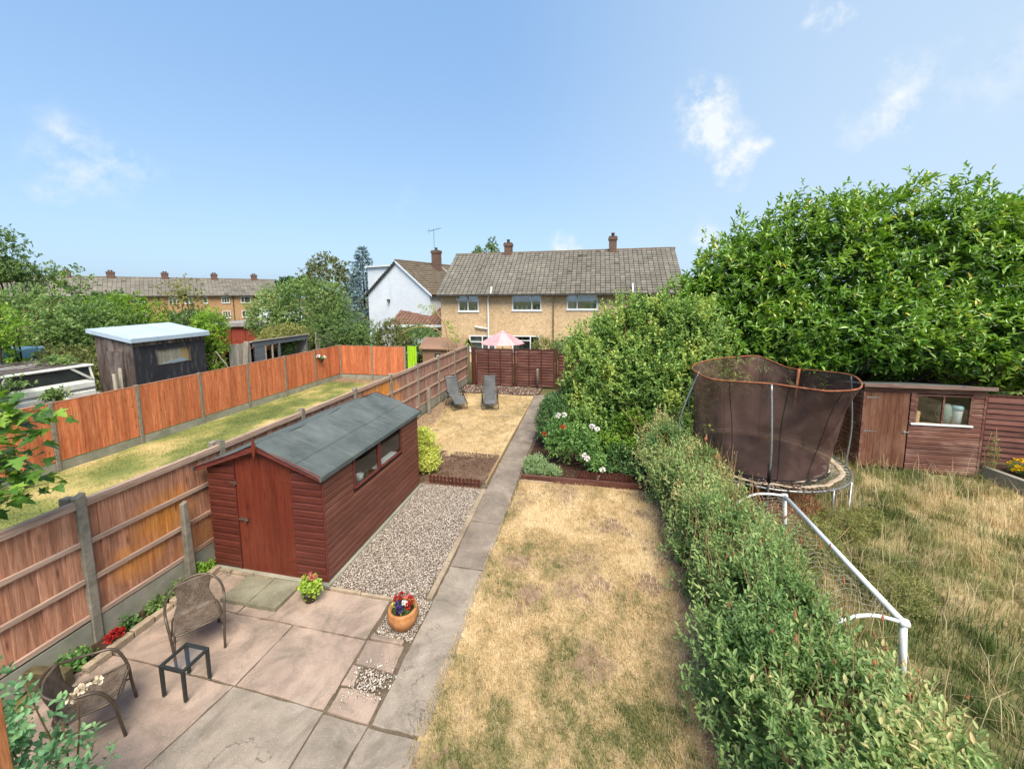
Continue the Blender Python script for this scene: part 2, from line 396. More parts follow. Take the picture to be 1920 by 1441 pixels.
# ------------------------------------------------------------------ materials
M = {}
M['conc_post'] = mat_plain('conc_post', S(160, 152, 136, .85), S(118, 112, 100, .85), 9, .9, .15, .4, .08, bdist=.006)
M['conc_light'] = mat_plain('conc_light', S(176, 170, 154, .8), S(132, 134, 116, .8), 3, .9, .15, .4, .08, bdist=.006)
M['rail'] = mat_wood('rail', S(205, 178, 158, .85), S(158, 128, 110, .85), 'y', .8, .08)
M['orange_board'] = mat_wood('orange_board', S(230, 148, 102, .92), S(178, 88, 52, .85), 'z', .7, .17, 1.0, S(172, 84, 44, .85), .2)
M['orange_cap'] = mat_wood('orange_cap', S(190, 140, 115), S(150, 96, 70), 'y', .8, .08)
M['lap'] = mat_wood('lap', S(120, 74, 62, .85), S(74, 44, 37, .85), 'x', .6, .18, 1.0, S(146, 108, 94, .8), .25)
M['lap_post'] = mat_wood('lap_post', S(102, 60, 50, .85), S(66, 38, 33, .85), 'z', .6, .1)
M['lap_y'] = mat_wood('lap_y', S(116, 66, 58, .85), S(74, 40, 36, .85), 'x', .6, .16)
M['shed_side'] = mat_wood('shed_side', S(130, 80, 64, .84), S(102, 58, 46, .84), 'y', .5, .10, .8, S(150, 100, 84, .8), .16, .35, .25)
M['shed_front'] = mat_wood('shed_front', S(112, 56, 45, .84), S(86, 39, 31, .84), 'x', .45, .09, .8, S(132, 78, 64, .8), .14, .35, .25)  # front's shade put into the colour: darker than the side boards
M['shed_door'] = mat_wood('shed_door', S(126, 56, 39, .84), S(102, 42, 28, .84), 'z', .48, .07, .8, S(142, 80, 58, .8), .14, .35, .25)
M['shed_fascia'] = mat_wood('shed_fascia', S(128, 66, 58, .85), S(100, 48, 42, .85), 'x', .6, .06, .8)
M['iron'] = mat_plain('iron', S(150, 130, 118, .7), S(96, 78, 68, .7), 40, .5, .5, .2, .1, .6)
M['black_metal'] = mat_plain('black_metal', S(62, 66, 64, .8), S(44, 48, 46, .8), 30, .4, .5, .1, .05, .3)
M['white_paint'] = mat_plain('white_paint', S(238, 240, 238, .9), S(205, 208, 204, .9), 3, .45, .4, .05, .03)
M['glass_dark'] = None
def mat_glass(name, tint=(.8, .85, .82, 1), alpha=.25, rough=.03):
    t = NT(name); g = t.n('ShaderNodeBsdfGlossy'); g.inputs['Roughness'].default_value = rough; g.inputs['Color'].default_value = (1, 1, 1, 1)
    tr = t.n('ShaderNodeBsdfTransparent'); tr.inputs['Color'].default_value = tint
    lw = t.n('ShaderNodeLayerWeight'); lw.inputs['Blend'].default_value = .5
    f = t.math('ADD', t.math('MULTIPLY', t.math('POWER', lw.outputs['Facing'], 5), .9), .04 + alpha, True)
    mx = t.n('ShaderNodeMixShader'); t.l(f, mx.inputs[0]); t.l(tr.outputs[0], mx.inputs[1]); t.l(g.outputs[0], mx.inputs[2]); t.l(mx.outputs[0], t.out.inputs['Surface']); return t.m
M['glass'] = mat_glass('glass', (.95, .97, .96, 1), .0)
M['glass_house'] = mat_glass('glass_house', (.78, .85, .84, 1), .16)
M['dark_room'] = mat_plain('dark_room', S(52, 52, 50, .8), S(30, 30, 30, .8), 2, .9, .1, 0, .02)

def mat_felt(name, c1, c2):
    t = NT(name); v = t.coords((1, 1, 1), rand=False); n = t.noise(v, 1.6, 6, .6); f = t.noise(v, 160, 2, .5)
    col = t.ramp(n, [(.3, c2), (.68, c1)]); col = t.mixc(1, col, t.ramp(f, [(.3, (.72, .72, .72, 1)), (.7, (1.2, 1.2, 1.2, 1))]), 'MULTIPLY')
    st = t.noise(t.coords((1.2, 6, 1), rand=False), 1.5, 5, .65); col = t.mixc(t.mrange(st, .52, .75, 0, .45), col, S(140, 140, 136, .75))
    return t.finish(col, .92, .2, f, .6, .004)
M['felt'] = mat_felt('felt', S(108, 116, 113, .8), S(78, 86, 85, .8))

def mat_fence_brown():
    t = NT('fence_brown'); v = t.coords((13, 13, .8)); n = t.noise(v, 1.7, 7, .62, .8)
    pale = t.ramp(n, [(.25, S(134, 96, 84, .85)), (.5, S(176, 136, 118, .85)), (.75, S(206, 172, 156, .85))])
    warm = t.ramp(n, [(.25, S(140, 92, 70, .92)), (.5, S(186, 132, 104, .92)), (.75, S(216, 168, 138, .92))])
    pos = t.n('ShaderNodeNewGeometry').outputs['Position']; sp = t.n('ShaderNodeSeparateXYZ'); t.l(pos, sp.inputs[0])
    near = t.mrange(sp.outputs['Y'], 6.5, 9.5, 0, 1); col = t.mixc(near, warm, pale)
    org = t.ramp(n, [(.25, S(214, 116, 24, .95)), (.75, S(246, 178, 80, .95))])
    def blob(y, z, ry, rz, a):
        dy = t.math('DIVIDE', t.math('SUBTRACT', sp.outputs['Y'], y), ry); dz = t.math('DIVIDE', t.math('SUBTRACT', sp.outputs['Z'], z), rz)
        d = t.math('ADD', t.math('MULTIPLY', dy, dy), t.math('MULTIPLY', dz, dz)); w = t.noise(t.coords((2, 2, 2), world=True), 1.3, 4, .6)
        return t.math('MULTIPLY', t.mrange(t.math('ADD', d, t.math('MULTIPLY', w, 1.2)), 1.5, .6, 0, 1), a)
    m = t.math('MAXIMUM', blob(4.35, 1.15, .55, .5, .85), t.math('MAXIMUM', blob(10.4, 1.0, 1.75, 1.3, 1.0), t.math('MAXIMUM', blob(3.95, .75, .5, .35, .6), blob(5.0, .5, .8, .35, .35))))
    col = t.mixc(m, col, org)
    f = t.noise(v, 7, 3, .6); col = t.mixc(1, col, t.ramp(f, [(.35, (.78, .78, .78, 1)), (.6, (1.05, 1.05, 1.05, 1))]), 'MULTIPLY')
    kv = t.coords((8, 8, 1.6)); vo = t.n('ShaderNodeTexVoronoi'); vo.inputs['Scale'].default_value = 1.0; t.l(kv, vo.inputs['Vector'])
    col = t.mixc(t.mrange(vo.outputs['Distance'], .04, .15, .7, 0), col, S(88, 56, 44, .8))
    dk = t.noise(t.coords((3, 3, 1.2), world=True), 1.4, 5, .65); col = t.mixc(t.mrange(dk, .55, .75, 0, .5), col, S(106, 76, 62, .8))
    col = vary(t, col, .15)
    return t.finish(col, .8, .2, f, .4, .004)
M['fence_brown'] = mat_fence_brown()

def mat_ground(name, stops, scale=1.0, fine=60, rough=.95, bstr=.6, bdist=.02, speck=None):
    t = NT(name); v = t.coords((1, 1, 1), world=True); n = t.noise(v, scale, 7, .62, .4); col = t.ramp(n, stops)
    f = t.noise(v, fine, 3, .6); col = t.mixc(1, col, t.ramp(f, [(.3, (.7, .7, .7, 1)), (.7, (1.18, 1.18, 1.18, 1))]), 'MULTIPLY')
    if speck:
        vo = t.n('ShaderNodeTexVoronoi'); vo.inputs['Scale'].default_value = speck[0]; t.l(v, vo.inputs['Vector'])
        pick = t.n('ShaderNodeSeparateColor'); t.l(vo.outputs['Color'], pick.inputs[0])
        k = t.math('MULTIPLY', t.mrange(vo.outputs['Distance'], .18, .3, 1, 0), t.mrange(pick.outputs[0], .72, .78, 0, 1)); col = t.mixc(k, col, speck[1])
    return t.finish(col, rough, .2, f, bstr, bdist)
M['ground'] = mat_ground('ground', [(.3, S(84, 92, 52, .7)), (.7, S(140, 128, 78, .7))], .25, 20)
M['soil'] = mat_ground('soil', [(.3, S(84, 62, 48, .75)), (.5, S(116, 90, 72, .75)), (.72, S(140, 114, 94, .75))], 2.2, 45, speck=(50, S(180, 165, 150, .8)))
M['soil_dark'] = mat_ground('soil_dark', [(.3, S(58, 40, 30, .7)), (.7, S(98, 74, 58, .7))], 3, 45)
M['dry_ground'] = mat_ground('dry_ground', [(.3, S(128, 104, 66, .75)), (.7, S(178, 150, 98, .75))], 1.2, 40)
M['joint'] = mat_ground('joint', [(.3, S(92, 80, 66, .75)), (.7, S(134, 118, 98, .75))], 6, 60)

def mat_slab(name, a, b, c, moss=.35):
    t = NT(name); v = t.coords((1, 1, 1), world=True); oi = t.n('ShaderNodeObjectInfo')
    n = t.noise(v, 1.4, 7, .62, .5); col = t.ramp(n, [(.30, c), (.48, b), (.66, a)])
    st = t.noise(v, 3.7, 6, .65, .8); col = t.mixc(t.mrange(st, .52, .72, 0, moss), col, S(96, 92, 74, .8))
    li = t.noise(t.coords((1, 1, 1), world=True), 2.1, 5, .6); col = t.mixc(t.mrange(li, .60, .78, 0, .55), col, S(190, 182, 170, .85))
    f = t.noise(v, 110, 3, .6); col = t.mixc(1, col, t.ramp(f, [(.3, (.78, .78, .78, 1)), (.7, (1.14, 1.14, 1.14, 1))]), 'MULTIPLY')
    vo = t.n('ShaderNodeTexVoronoi'); vo.inputs['Scale'].default_value = 75; t.l(v, vo.inputs['Vector']); pk = t.n('ShaderNodeSeparateColor'); t.l(vo.outputs['Color'], pk.inputs[0])
    k = t.math('MULTIPLY', t.mrange(vo.outputs['Distance'], .15, .28, 1, 0), t.mrange(pk.outputs[0], .80, .85, 0, .8)); col = t.mixc(k, col, S(214, 198, 178, .9))
    # hairline cracks and dark weather blotches
    cn = t.noise(v, 1.15, 6, .6, .3); ck = t.math('MULTIPLY', t.mrange(t.math('ABSOLUTE', t.math('SUBTRACT', cn, .5)), .002, .007, 1, 0), t.mrange(t.noise(v, .7, 2), .56, .62, 0, .6)); col = t.mixc(ck, col, S(70, 58, 48, .8))
    bl = t.noise(v, 1.5, 9, .74, 1.2); col = t.mixc(t.mrange(bl, .49, .70, 0, .72), col, S(106, 97, 86, .8))
    col = vary(t, col, .05)
    g = t.noise(v, 24, 4, .6)
    return t.finish(col, .92, .2, t.math('ADD', f, g), .45, .008)
M['patio'] = mat_slab('patio', S(190, 166, 148, .86), S(171, 150, 134, .84), S(134, 120, 108, .84))
M['path'] = mat_slab('path', S(168, 152, 136, .80), S(148, 134, 120, .78), S(128, 116, 104, .78), .25)
M['path_grey'] = mat_slab('path_grey', S(178, 164, 148, .82), S(160, 147, 132, .80), S(134, 124, 111, .80), .25)
M['slab_grey'] = mat_slab('slab_grey', S(160, 156, 134, .8), S(142, 138, 116, .8), S(118, 116, 96, .8), .45)
M['kerb'] = mat_slab('kerb', S(196, 176, 148, .82), S(176, 156, 132, .8), S(146, 130, 110, .8), .3)
STONE = [(0, S(134, 121, 113, .88)), (.2, S(160, 146, 136, .9)), (.4, S(180, 166, 152, .88)), (.6, S(194, 176, 160, .88)), (.8, S(208, 194, 176, .9)), (1, S(230, 224, 210, .92))]
M['gravel'] = mat_attr('gravel', STONE, .85, .25)
M['bark'] = mat_attr('bark', [(0, S(62, 44, 38, .8)), (.5, S(122, 96, 82, .8)), (.8, S(166, 142, 124, .85)), (1, S(212, 196, 180, .9))], .9, .15)
M['stem'] = mat_plain('stem', S(128, 104, 76, .7), S(84, 66, 46, .7), 20, .85, .15, .3, .1)
M['stem_pale'] = mat_plain('stem_pale', S(196, 170, 126, .8), S(150, 122, 84, .8), 20, .85, .15, .3, .1)
M['bark_dark'] = mat_plain('bark_dark', S(92, 80, 64, .6), S(56, 48, 38, .6), 12, .9, .1, .5, .1)

# foliage colours
M['lf_laurel'] = mat_leaf('lf_laurel', [(0, S(36, 62, 22)), (.3, S(70, 108, 36)), (.6, S(110, 152, 56)), (.93, S(160, 190, 86)), (1, S(216, 200, 100))], .30, .22, .6)
M['lf_lilac'] = mat_leaf('lf_lilac', [(0, S(64, 92, 46)), (.4, S(104, 138, 70)), (.75, S(144, 174, 94)), (1, S(190, 200, 108))], .5, .3)
M['lf_hedge'] = mat_leaf('lf_hedge', [(0, S(66, 92, 50)), (.35, S(106, 138, 78)), (.6, S(136, 162, 98)), (.85, S(172, 182, 120)), (1, S(204, 184, 132))], .5, .3)
M['lf_dark'] = mat_leaf('lf_dark', [(0, S(42, 68, 36)), (.5, S(76, 110, 58)), (1, S(124, 156, 88))], .4, .2, .45)
M['lf_mid'] = mat_leaf('lf_mid', [(0, S(74, 98, 56)), (.45, S(116, 144, 82)), (.8, S(154, 176, 104)), (1, S(186, 190, 122))], .55, .3)
M['lf_bright'] = mat_leaf('lf_bright', [(0, S(74, 104, 36)), (.5, S(126, 164, 60)), (1, S(186, 204, 92))], .5, .35)
M['lf_olive'] = mat_leaf('lf_olive', [(0, S(78, 88, 48)), (.5, S(128, 134, 76)), (1, S(178, 174, 104))], .6, .3)
M['lf_var'] = mat_leaf('lf_var', [(0, S(128, 150, 58)), (.4, S(188, 198, 92)), (1, S(236, 234, 150))], .5, .35)
M['lf_spruce'] = mat_leaf('lf_spruce', [(0, S(66, 86, 84)), (.5, S(112, 136, 136)), (1, S(166, 186, 186))], .6, .15)
M['lf_grey'] = mat_leaf('lf_grey', [(0, S(92, 118, 74)), (.5, S(140, 166, 112)), (1, S(190, 206, 160))], .55, .3)
M['lf_rose'] = mat_leaf('lf_rose', [(0, S(64, 98, 50)), (.5, S(104, 144, 76)), (1, S(158, 190, 110))], .45, .3)
M['lf_rose_near'] = mat_leaf('lf_rose_near', [(0, S(70, 110, 74)), (.5, S(112, 156, 108)), (1, S(162, 196, 136))], .5, .3)
M['lf_syc'] = mat_leaf('lf_syc', [(0, S(44, 78, 34)), (.5, S(84, 126, 48)), (1, S(150, 184, 72))], .45, .35)
M['grass_dry'] = mat_leaf('grass_dry', [(0, S(104, 112, 66)), (.2, S(146, 142, 92)), (.42, S(194, 174, 130)), (.75, S(218, 194, 148)), (1, S(236, 218, 178))], .7, .3, .2, .86)
M['grass_green'] = mat_leaf('grass_green', [(0, S(88, 106, 58)), (.35, S(130, 140, 84)), (.6, S(168, 160, 110)), (.85, S(204, 184, 138)), (1, S(226, 206, 164))], .7, .3, .2, .9)
M['fl_white'] = mat_plain('fl_white', S(250, 246, 240, .95), S(232, 220, 214, .95), 30, .6, .2, 0, .03)
M['fl_red'] = mat_plain('fl_red', S(190, 54, 44, .9), S(140, 24, 30, .9), 40, .6, .2, 0, .15)
M['fl_orange'] = mat_plain('fl_orange', S(200, 88, 50, .9), S(160, 56, 34, .9), 40, .6, .2, 0, .1)
M['fl_pink'] = mat_plain('fl_pink', S(232, 120, 130, .9), S(200, 80, 96, .9), 40, .6, .2, 0, .1)
M['fl_purple'] = mat_plain('fl_purple', S(92, 66, 140, .8), S(60, 40, 100, .8), 40, .6, .2, 0, .1)
M['fl_yellow'] = mat_plain('fl_yellow', S(246, 206, 30, .95), S(220, 170, 16, .95), 40, .6, .2, 0, .08)
M['fl_brown'] = mat_plain('fl_brown', S(190, 130, 96, .8), S(146, 92, 66, .8), 40, .8, .1, 0, .15)

# ------------------------------------------------------------------ ground sheets
def sheet(name, x0, x1, y0, y1, z, mat, kind='structure'):
    o = MB().add([(x0, y0, z), (x1, y0, z), (x1, y1, z), (x0, y1, z)], [(0, 1, 2, 3)]).build(name, mat); o['kind'] = kind; return o
sheet('ground', -900, 900, -200, 1500, -.06, M['ground'])

# lawn colour field shared by soil sheet and blades: v = 0 green .. 1 straw ; bare = 0..1
def lawn_near(P):
    x, y = P[:, 0], P[:, 1]
    n = fbm(P, 1.1, 3, 4); m = fbm(P, 4.5, 9, 3); hf = fbm(P, 13, 29, 2)
    v = .50 + (n - .5) * 1.2 + (m - .5) * .7 + (hf - .5) * .55
    v += .12 + np.clip((y - 4.4) / 3.5, -.5, .5) * .22 - np.clip((-.6 - x), 0, 1) * .12 * (y < 4.6)
    bare = np.clip((fbm(P, 1.0, 31, 4) - .58) * 5, 0, 1) * .7 + np.clip((hf - .60) * 6, 0, 1) * .55
    for cx, cy, r in ((.35, 7.3, .42), (.95, 7.9, .35), (-1.25, 6.0, .35), (-.05, 4.4, .35), (1.2, 8.6, .5), (-.9, 5.3, .3), (.9, 5.9, .3)):
        bare = np.maximum(bare, np.clip(1.3 - np.hypot(x - cx, (y - cy) * 1.2) / r + (m - .5) * 1.4, 0, 1))
    bare = np.maximum(bare, np.clip((x - 1.02) / .25 + (m - .5) * 1.6, 0, 1) * .9)
    return np.clip(v, 0, 1), bare
def lawn_far(P):
    x, y = P[:, 0], P[:, 1]; n = fbm(P, 1.2, 5, 4); m = fbm(P, 4.5, 19, 3)
    hf = fbm(P, 11, 39, 2); v = .66 + (n - .5) * .8 + (m - .5) * .6 + (hf - .5) * .4; v = v + np.clip((-5.2 - x), 0, 1) * .1
    bare = np.clip((fbm(P, 1.1, 41, 4) - .60) * 5, 0, 1) * .6 + np.clip((hf - .62) * 6, 0, 1) * .5
    bare = np.maximum(bare, np.clip((-5.35 - x) / .4 + (m - .5) * 2, 0, 1))
    bare = np.maximum(bare, np.clip((10.15 + .35 * np.sin(x * 2.3) - y) / .3 + (m - .5) * 1.4, 0, 1))
    return np.clip(v, 0, 1), bare
def lawn_strip(P):
    x, y = P[:, 0], P[:, 1]; n = fbm(P, .8, 7, 4); m = fbm(P, 4, 23, 3)
    v = .34 + (n - .5) * 1.5 + (m - .5) * .5 + np.exp(-((x + 9.6 + .05 * y) / .9) ** 2) * .22 - np.clip((-11.5 - x) / 2, 0, 1) * .05
    bare = np.clip((fbm(P, .9, 51, 4) - .66) * 5, 0, 1) * .5 + np.clip((y - 17.2) / .8 + (m - .5), 0, 1) * .8
    return np.clip(v, 0, 1), np.clip(bare, 0, 1)
def lawn_wild(P):
    x, y = P[:, 0], P[:, 1]; n = fbm(P, .55, 61, 4); m = fbm(P, 3, 71, 3)
    v = .43 + (n - .5) * 1.5 + (m - .5) * .8 - np.exp(-(((x - 3.9) / .9) ** 2 + ((y - 6.2) / 1.5) ** 2)) * .5 - np.clip((6.8 - y) / 2.5, 0, 1) * np.clip((7.5 - x) / 2, 0, 1) * .38
    return np.clip(v, 0, 1), np.clip((fbm(P, .8, 81, 4) - .6) * 4, 0, 1) * .4

def mat_lawn(name, stops):
    t = NT(name); a = t.n('ShaderNodeAttribute', attribute_name='v'); b = t.n('ShaderNodeAttribute', attribute_name='bare'); v = t.coords((1, 1, 1), world=True)
    f = t.noise(v, 55, 4, .65); fac = t.math('ADD', a.outputs['Fac'], t.math('MULTIPLY', t.math('SUBTRACT', f, .5), .5)); c = t.ramp(fac, stops)
    s = t.ramp(t.noise(v, 9, 5, .6), [(.3, S(122, 96, 72, .75)), (.7, S(178, 152, 124, .78))]); c = t.mixc(t.mrange(t.math('ADD', b.outputs['Fac'], t.math('MULTIPLY', t.math('SUBTRACT', f, .5), .8)), .25, .75, 0, 1), c, s)
    return t.finish(c, .95, .15, f, .7, .02)
M['lawn_dry'] = mat_lawn('lawn_dry', [(0, S(122, 120, 76, .8)), (.3, S(162, 146, 106, .82)), (.6, S(196, 172, 130, .84)), (1, S(216, 192, 150, .86))])
M['lawn_green'] = mat_lawn('lawn_green', [(0, S(112, 122, 68, .8)), (.35, S(146, 148, 84, .8)), (.65, S(190, 174, 112, .8)), (1, S(214, 190, 136, .82))])
def lawn_sheet(name, x0, x1, y0, y1, z, field, mat, step=.06):
    nx, ny = int((x1 - x0) / step), int((y1 - y0) / step); X, Yy = np.meshgrid(np.linspace(x0, x1, nx + 1), np.linspace(y0, y1, ny + 1), indexing='ij')
    P = np.c_[X.ravel(), Yy.ravel()]; v, b = field(P); V = np.c_[P, z + (fbm(P, 1.5, 2, 3) - .5) * .03]
    i, j = np.meshgrid(np.arange(nx), np.arange(ny), indexing='ij'); a = (i * (ny + 1) + j).ravel()
    me = np_mesh(name, V, np.stack([a, a + ny + 1, a + ny + 2, a + 1], 1), v, True); at = me.attributes.new('bare', 'FLOAT', 'POINT'); at.data.foreach_set('value', b.astype(np.float32))
    return structure(link(name, me, mat))
def blades(name, x0, x1, y0, y1, z, field, mat, n, h, wd, label, cat='grass', tall=False, clip=None, rng=RNG, clumps=0):
    P = np.c_[rng.uniform(x0, x1, n), rng.uniform(y0, y1, n)]
    if clumps:
        C = np.c_[rng.uniform(x0, x1, clumps), rng.uniform(y0, y1, clumps)]; sel = rng.random(n) < .7; P[sel] = C[rng.integers(0, clumps, sel.sum())] + rng.normal(size=(sel.sum(), 2)) * .09
    if clip is not None: P = P[clip(P)]
    v, b = field(P); k = rng.random(len(P)) > b * .93; P, v = P[k], v[k]; n = len(P)
    hh = h * (.45 + 1.1 * rng.random(n) ** 1.5) * (.7 + .6 * fbm(P, 2.0, 77, 2)); az = rng.uniform(0, 6.283, n); ln = rng.uniform(.2, 1.0, n) * (1.0 if not tall else .75)
    if tall:
        az = (fbm(P, 1.6, 97, 3) - .5) * 11 + rng.normal(size=n) * 1.3
    lean = np.c_[np.cos(az), np.sin(az), np.zeros(n)]; B = np.c_[P, np.full(n, z)]; side = np.c_[-np.sin(az + rng.normal(size=n) * .8), np.cos(az), np.zeros(n)]
    side = unit(side) * wd * .5; v = np.clip(v + rng.normal(size=n) * .13, 0, 1); up = np.array([0, 0, 1.])
    T = B + (up * (1 - .45 * ln)[:, None] + lean * ln[:, None]) * hh[:, None]
    if not tall:
        V = np.stack([B - side, B + side, T], 1).reshape(-1, 3); F = (np.arange(n) * 3)[:, None] + [0, 1, 2]; vv = np.repeat(v, 3)
    else:
        Mi = B + (up * .55 + lean * (ln * .22)[:, None]) * hh[:, None]; s2 = side * .75
        V = np.stack([B - side, B + side, Mi - s2, Mi + s2, T], 1).reshape(-1, 3); b5 = (np.arange(n) * 5)[:, None]
        F = np.concatenate([b5 + [0, 1, 3], b5 + [0, 3, 2], b5 + [2, 3, 4]]); vv = np.repeat(v, 5)
    o = link(name, np_mesh(name, V, F, vv), mat); return tag(o, label, cat, None, 'stuff')

lawn_sheet('lawn', -1.70, 1.75, 1.5, 9.0, -.012, lawn_near, M['lawn_dry'], .035)
blades('lawn_grass', -1.74, 1.6, 1.8, 8.86, -.012, lawn_near, M['grass_dry'], 120000, .07, .009, 'parched straw-coloured lawn grass between the path and the leafy hedge')
lawn_sheet('back_lawn', -6.3, -2.52, 8.9, 16.9, -.014, lawn_far, M['lawn_dry'], .08)
blades('back_lawn_grass', -6.2, -2.6, 9.9, 16.6, -.014, lawn_far, M['grass_dry'], 60000, .055, .011, 'bleached yellow lawn grass around the two reclining chairs')
lawn_sheet('side_lawn', -13.62, -6.42, .5, 18.6, -.016, lawn_strip, M['lawn_green'], .12)
blades('side_lawn_grass', -13.5, -6.5, 2.5, 18.4, -.016, lawn_strip, M['grass_green'], 90000, .05, .012, 'patchy green and yellow grass strip between the orange and the brown fence')
lawn_sheet('wild_lawn', 1.76, 14, .5, 13.5, -.014, lawn_wild, M['lawn_dry'], .12)
wc = lambda P: ~((np.hypot(P[:, 0] - 3.65, P[:, 1] - 9.55) < 1.15) | ((P[:, 0] > 6.55) & (P[:, 0] < 9.15) & (P[:, 1] > 11.0)) | ((P[:, 0] > 9.1) & (P[:, 1] > 9.6)))
blades('wild_grass', 2.7, 9.6, 2.2, 11.4, -.014, lawn_wild, M['grass_green'], 64000, .21, .009, 'overgrown dry wild grass around the trampoline and old shed', 'grass', True, wc, clumps=900)
_tall = blades('tall_grass_stalks', 3.2, 9.4, 3.0, 11.3, -.014, lambda P: (np.full(len(P), .85), np.zeros(len(P))), M['grass_dry'], 4200, .55, .006, 'tall bleached seeding grass stalks in the wild lawn', 'grass', True, wc, clumps=150)
# soil areas
sheet('planting_bed', -1.72, 2.6, 9.2, 18.3, -.010, M['soil_dark'])
sheet('gravel_bed', -4.15, -2.38, 4.78, 8.3, -.018, M['joint'])
sheet('soil_patch', -4.7, -2.56, 8.22, 10.2, -.006, M['soil'])
sheet('mulch_bed', -6.3, -2.4, 16.7, 18.4, -.008, M['soil_dark'])
sheet('far_yard', -13.6, 6, 18.7, 60, -.03, M['ground'])

# pebbles
def pebbles(name, P, size, mat, label, cat, flat=.6, rng=RNG, z=0., kind='stuff', vlo=0., vhi=1.):
    n = len(P); base = np.array([(1, 0, 0), (-1, 0, 0), (0, 1, 0), (0, -1, 0), (0, 0, 1), (0, 0, -1)], float)
    V = base[None] * (1 + rng.normal(size=(n, 6, 1)) * .18) + rng.normal(size=(n, 6, 3)) * .16; V[:, :, 2] *= flat
    a = rng.uniform(0, 6.28, n); ca, sa = np.cos(a), np.sin(a); V[:, :, 0], V[:, :, 1] = V[:, :, 0] * 1.25 * ca[:, None] - V[:, :, 1] * sa[:, None] * .85, V[:, :, 0] * 1.25 * sa[:, None] + V[:, :, 1] * ca[:, None] * .85
    s = size * (.55 + .9 * rng.random(n) ** 1.4); V = V * s[:, None, None] + np.c_[P, z + s * .35 + rng.random(n) * size * .5][:, None, :]
    f = np.array([(0, 2, 4), (2, 1, 4), (1, 3, 4), (3, 0, 4), (2, 0, 5), (1, 2, 5), (3, 1, 5), (0, 3, 5)]); F = ((np.arange(n) * 6)[:, None, None] + f[None]).reshape(-1, 3)
    v = np.clip(vlo + (vhi - vlo) * rng.random(n), 0, 1); o = link(name, np_mesh(name, V.reshape(-1, 3), F, np.repeat(v, 6)), mat); return tag(o, label, cat, None, kind)
P = np.c_[RNG.uniform(-4.1, -2.42, 30000), RNG.uniform(4.84, 8.24, 30000)]
P = P[(P[:, 0] > -3.98) | (P[:, 1] > 8.12)]
Pb = np.c_[RNG.uniform(-2.82, -2.28, 2600), RNG.uniform(4.2, 4.9, 2600)]
pebbles('gravel', np.concatenate([P, Pb]), .0098, M['gravel'], 'pale loose gravel between the red shed and the concrete path', 'gravel', z=-.014)
P = np.c_[RNG.uniform(-2.78, -2.32, 420), RNG.normal(3.62, .12, 420)]; P[:, 0] = RNG.normal(-2.5, .13, 420)
pebbles('loose_chippings', P, .011, M['gravel'], 'small spill of pale chippings on the patio beside the path', 'gravel', z=.004, vlo=.3)
P = np.c_[RNG.uniform(-6.2, -2.45, 5200), RNG.uniform(16.65, 18.2, 5200)]
P = P[P[:, 1] > 16.62 + .25 * fbm(P, 2, 4, 2)]
pebbles('bark_chippings', P, .03, M['bark'], 'dark bark chippings strewn along the foot of the brown back fence', 'mulch', .5, z=-.006)
P = np.c_[RNG.uniform(-4.6, -2.6, 900), RNG.uniform(8.35, 10.2, 900)]
pebbles('soil_clods', P, .016, M['bark'], 'crumbs of dry soil and stones on the bare patch', 'soil', .6, z=-.008, vhi=.75)
P = np.c_[RNG.uniform(-1.6, 1.4, 1500), RNG.uniform(9.05, 10.6, 1500)]
pebbles('bed_clods', P, .016, M['bark'], 'crumbs of dark soil in the planting bed behind the timber edging', 'soil', .6, z=-.012, vhi=.6)
# ------------------------------------------------------------------ paving
def wob_poly(pts, step=.14, amp=.008):
    out_ = []
    for i, a in enumerate(pts):
        b = pts[(i + 1) % len(pts)]; L = math.hypot(b[0] - a[0], b[1] - a[1]); n = max(1, int(L / step))
        for k in range(n):
            u = k / n; j = amp if k else amp * .5
            out_.append((a[0] + (b[0] - a[0]) * u + random.uniform(-j, j), a[1] + (b[1] - a[1]) * u + random.uniform(-j, j)))
    return out_
def slab(parent, pts, mat, z1=.0, th=.05, amp=.008, name='slab'):
    p = wob_poly(pts, .12, amp); c = (sum(a for a, _ in p) / len(p), sum(b for _, b in p) / len(p)); n = len(p)
    mb = MB(); ins = [(a + (c[0] - a) * .012, b + (c[1] - b) * .012) for a, b in p]
    vs = [(a, b, z1 - th) for a, b in p] + [(a, b, z1 - .006) for a, b in p] + [(a, b, z1) for a, b in ins]
    fs = [tuple(range(n))[::-1]] + [(i, (i + 1) % n, n + (i + 1) % n, n + i) for i in range(n)] + [(n + i, n + (i + 1) % n, 2 * n + (i + 1) % n, 2 * n + i) for i in range(n)] + [tuple(range(2 * n, 3 * n))]
    return mb.add(vs, fs).build(name, mat, parent)
patio = sheet('patio', -6.1, -2.22, .3, 4.85, -.022, M['joint'])
g = .008
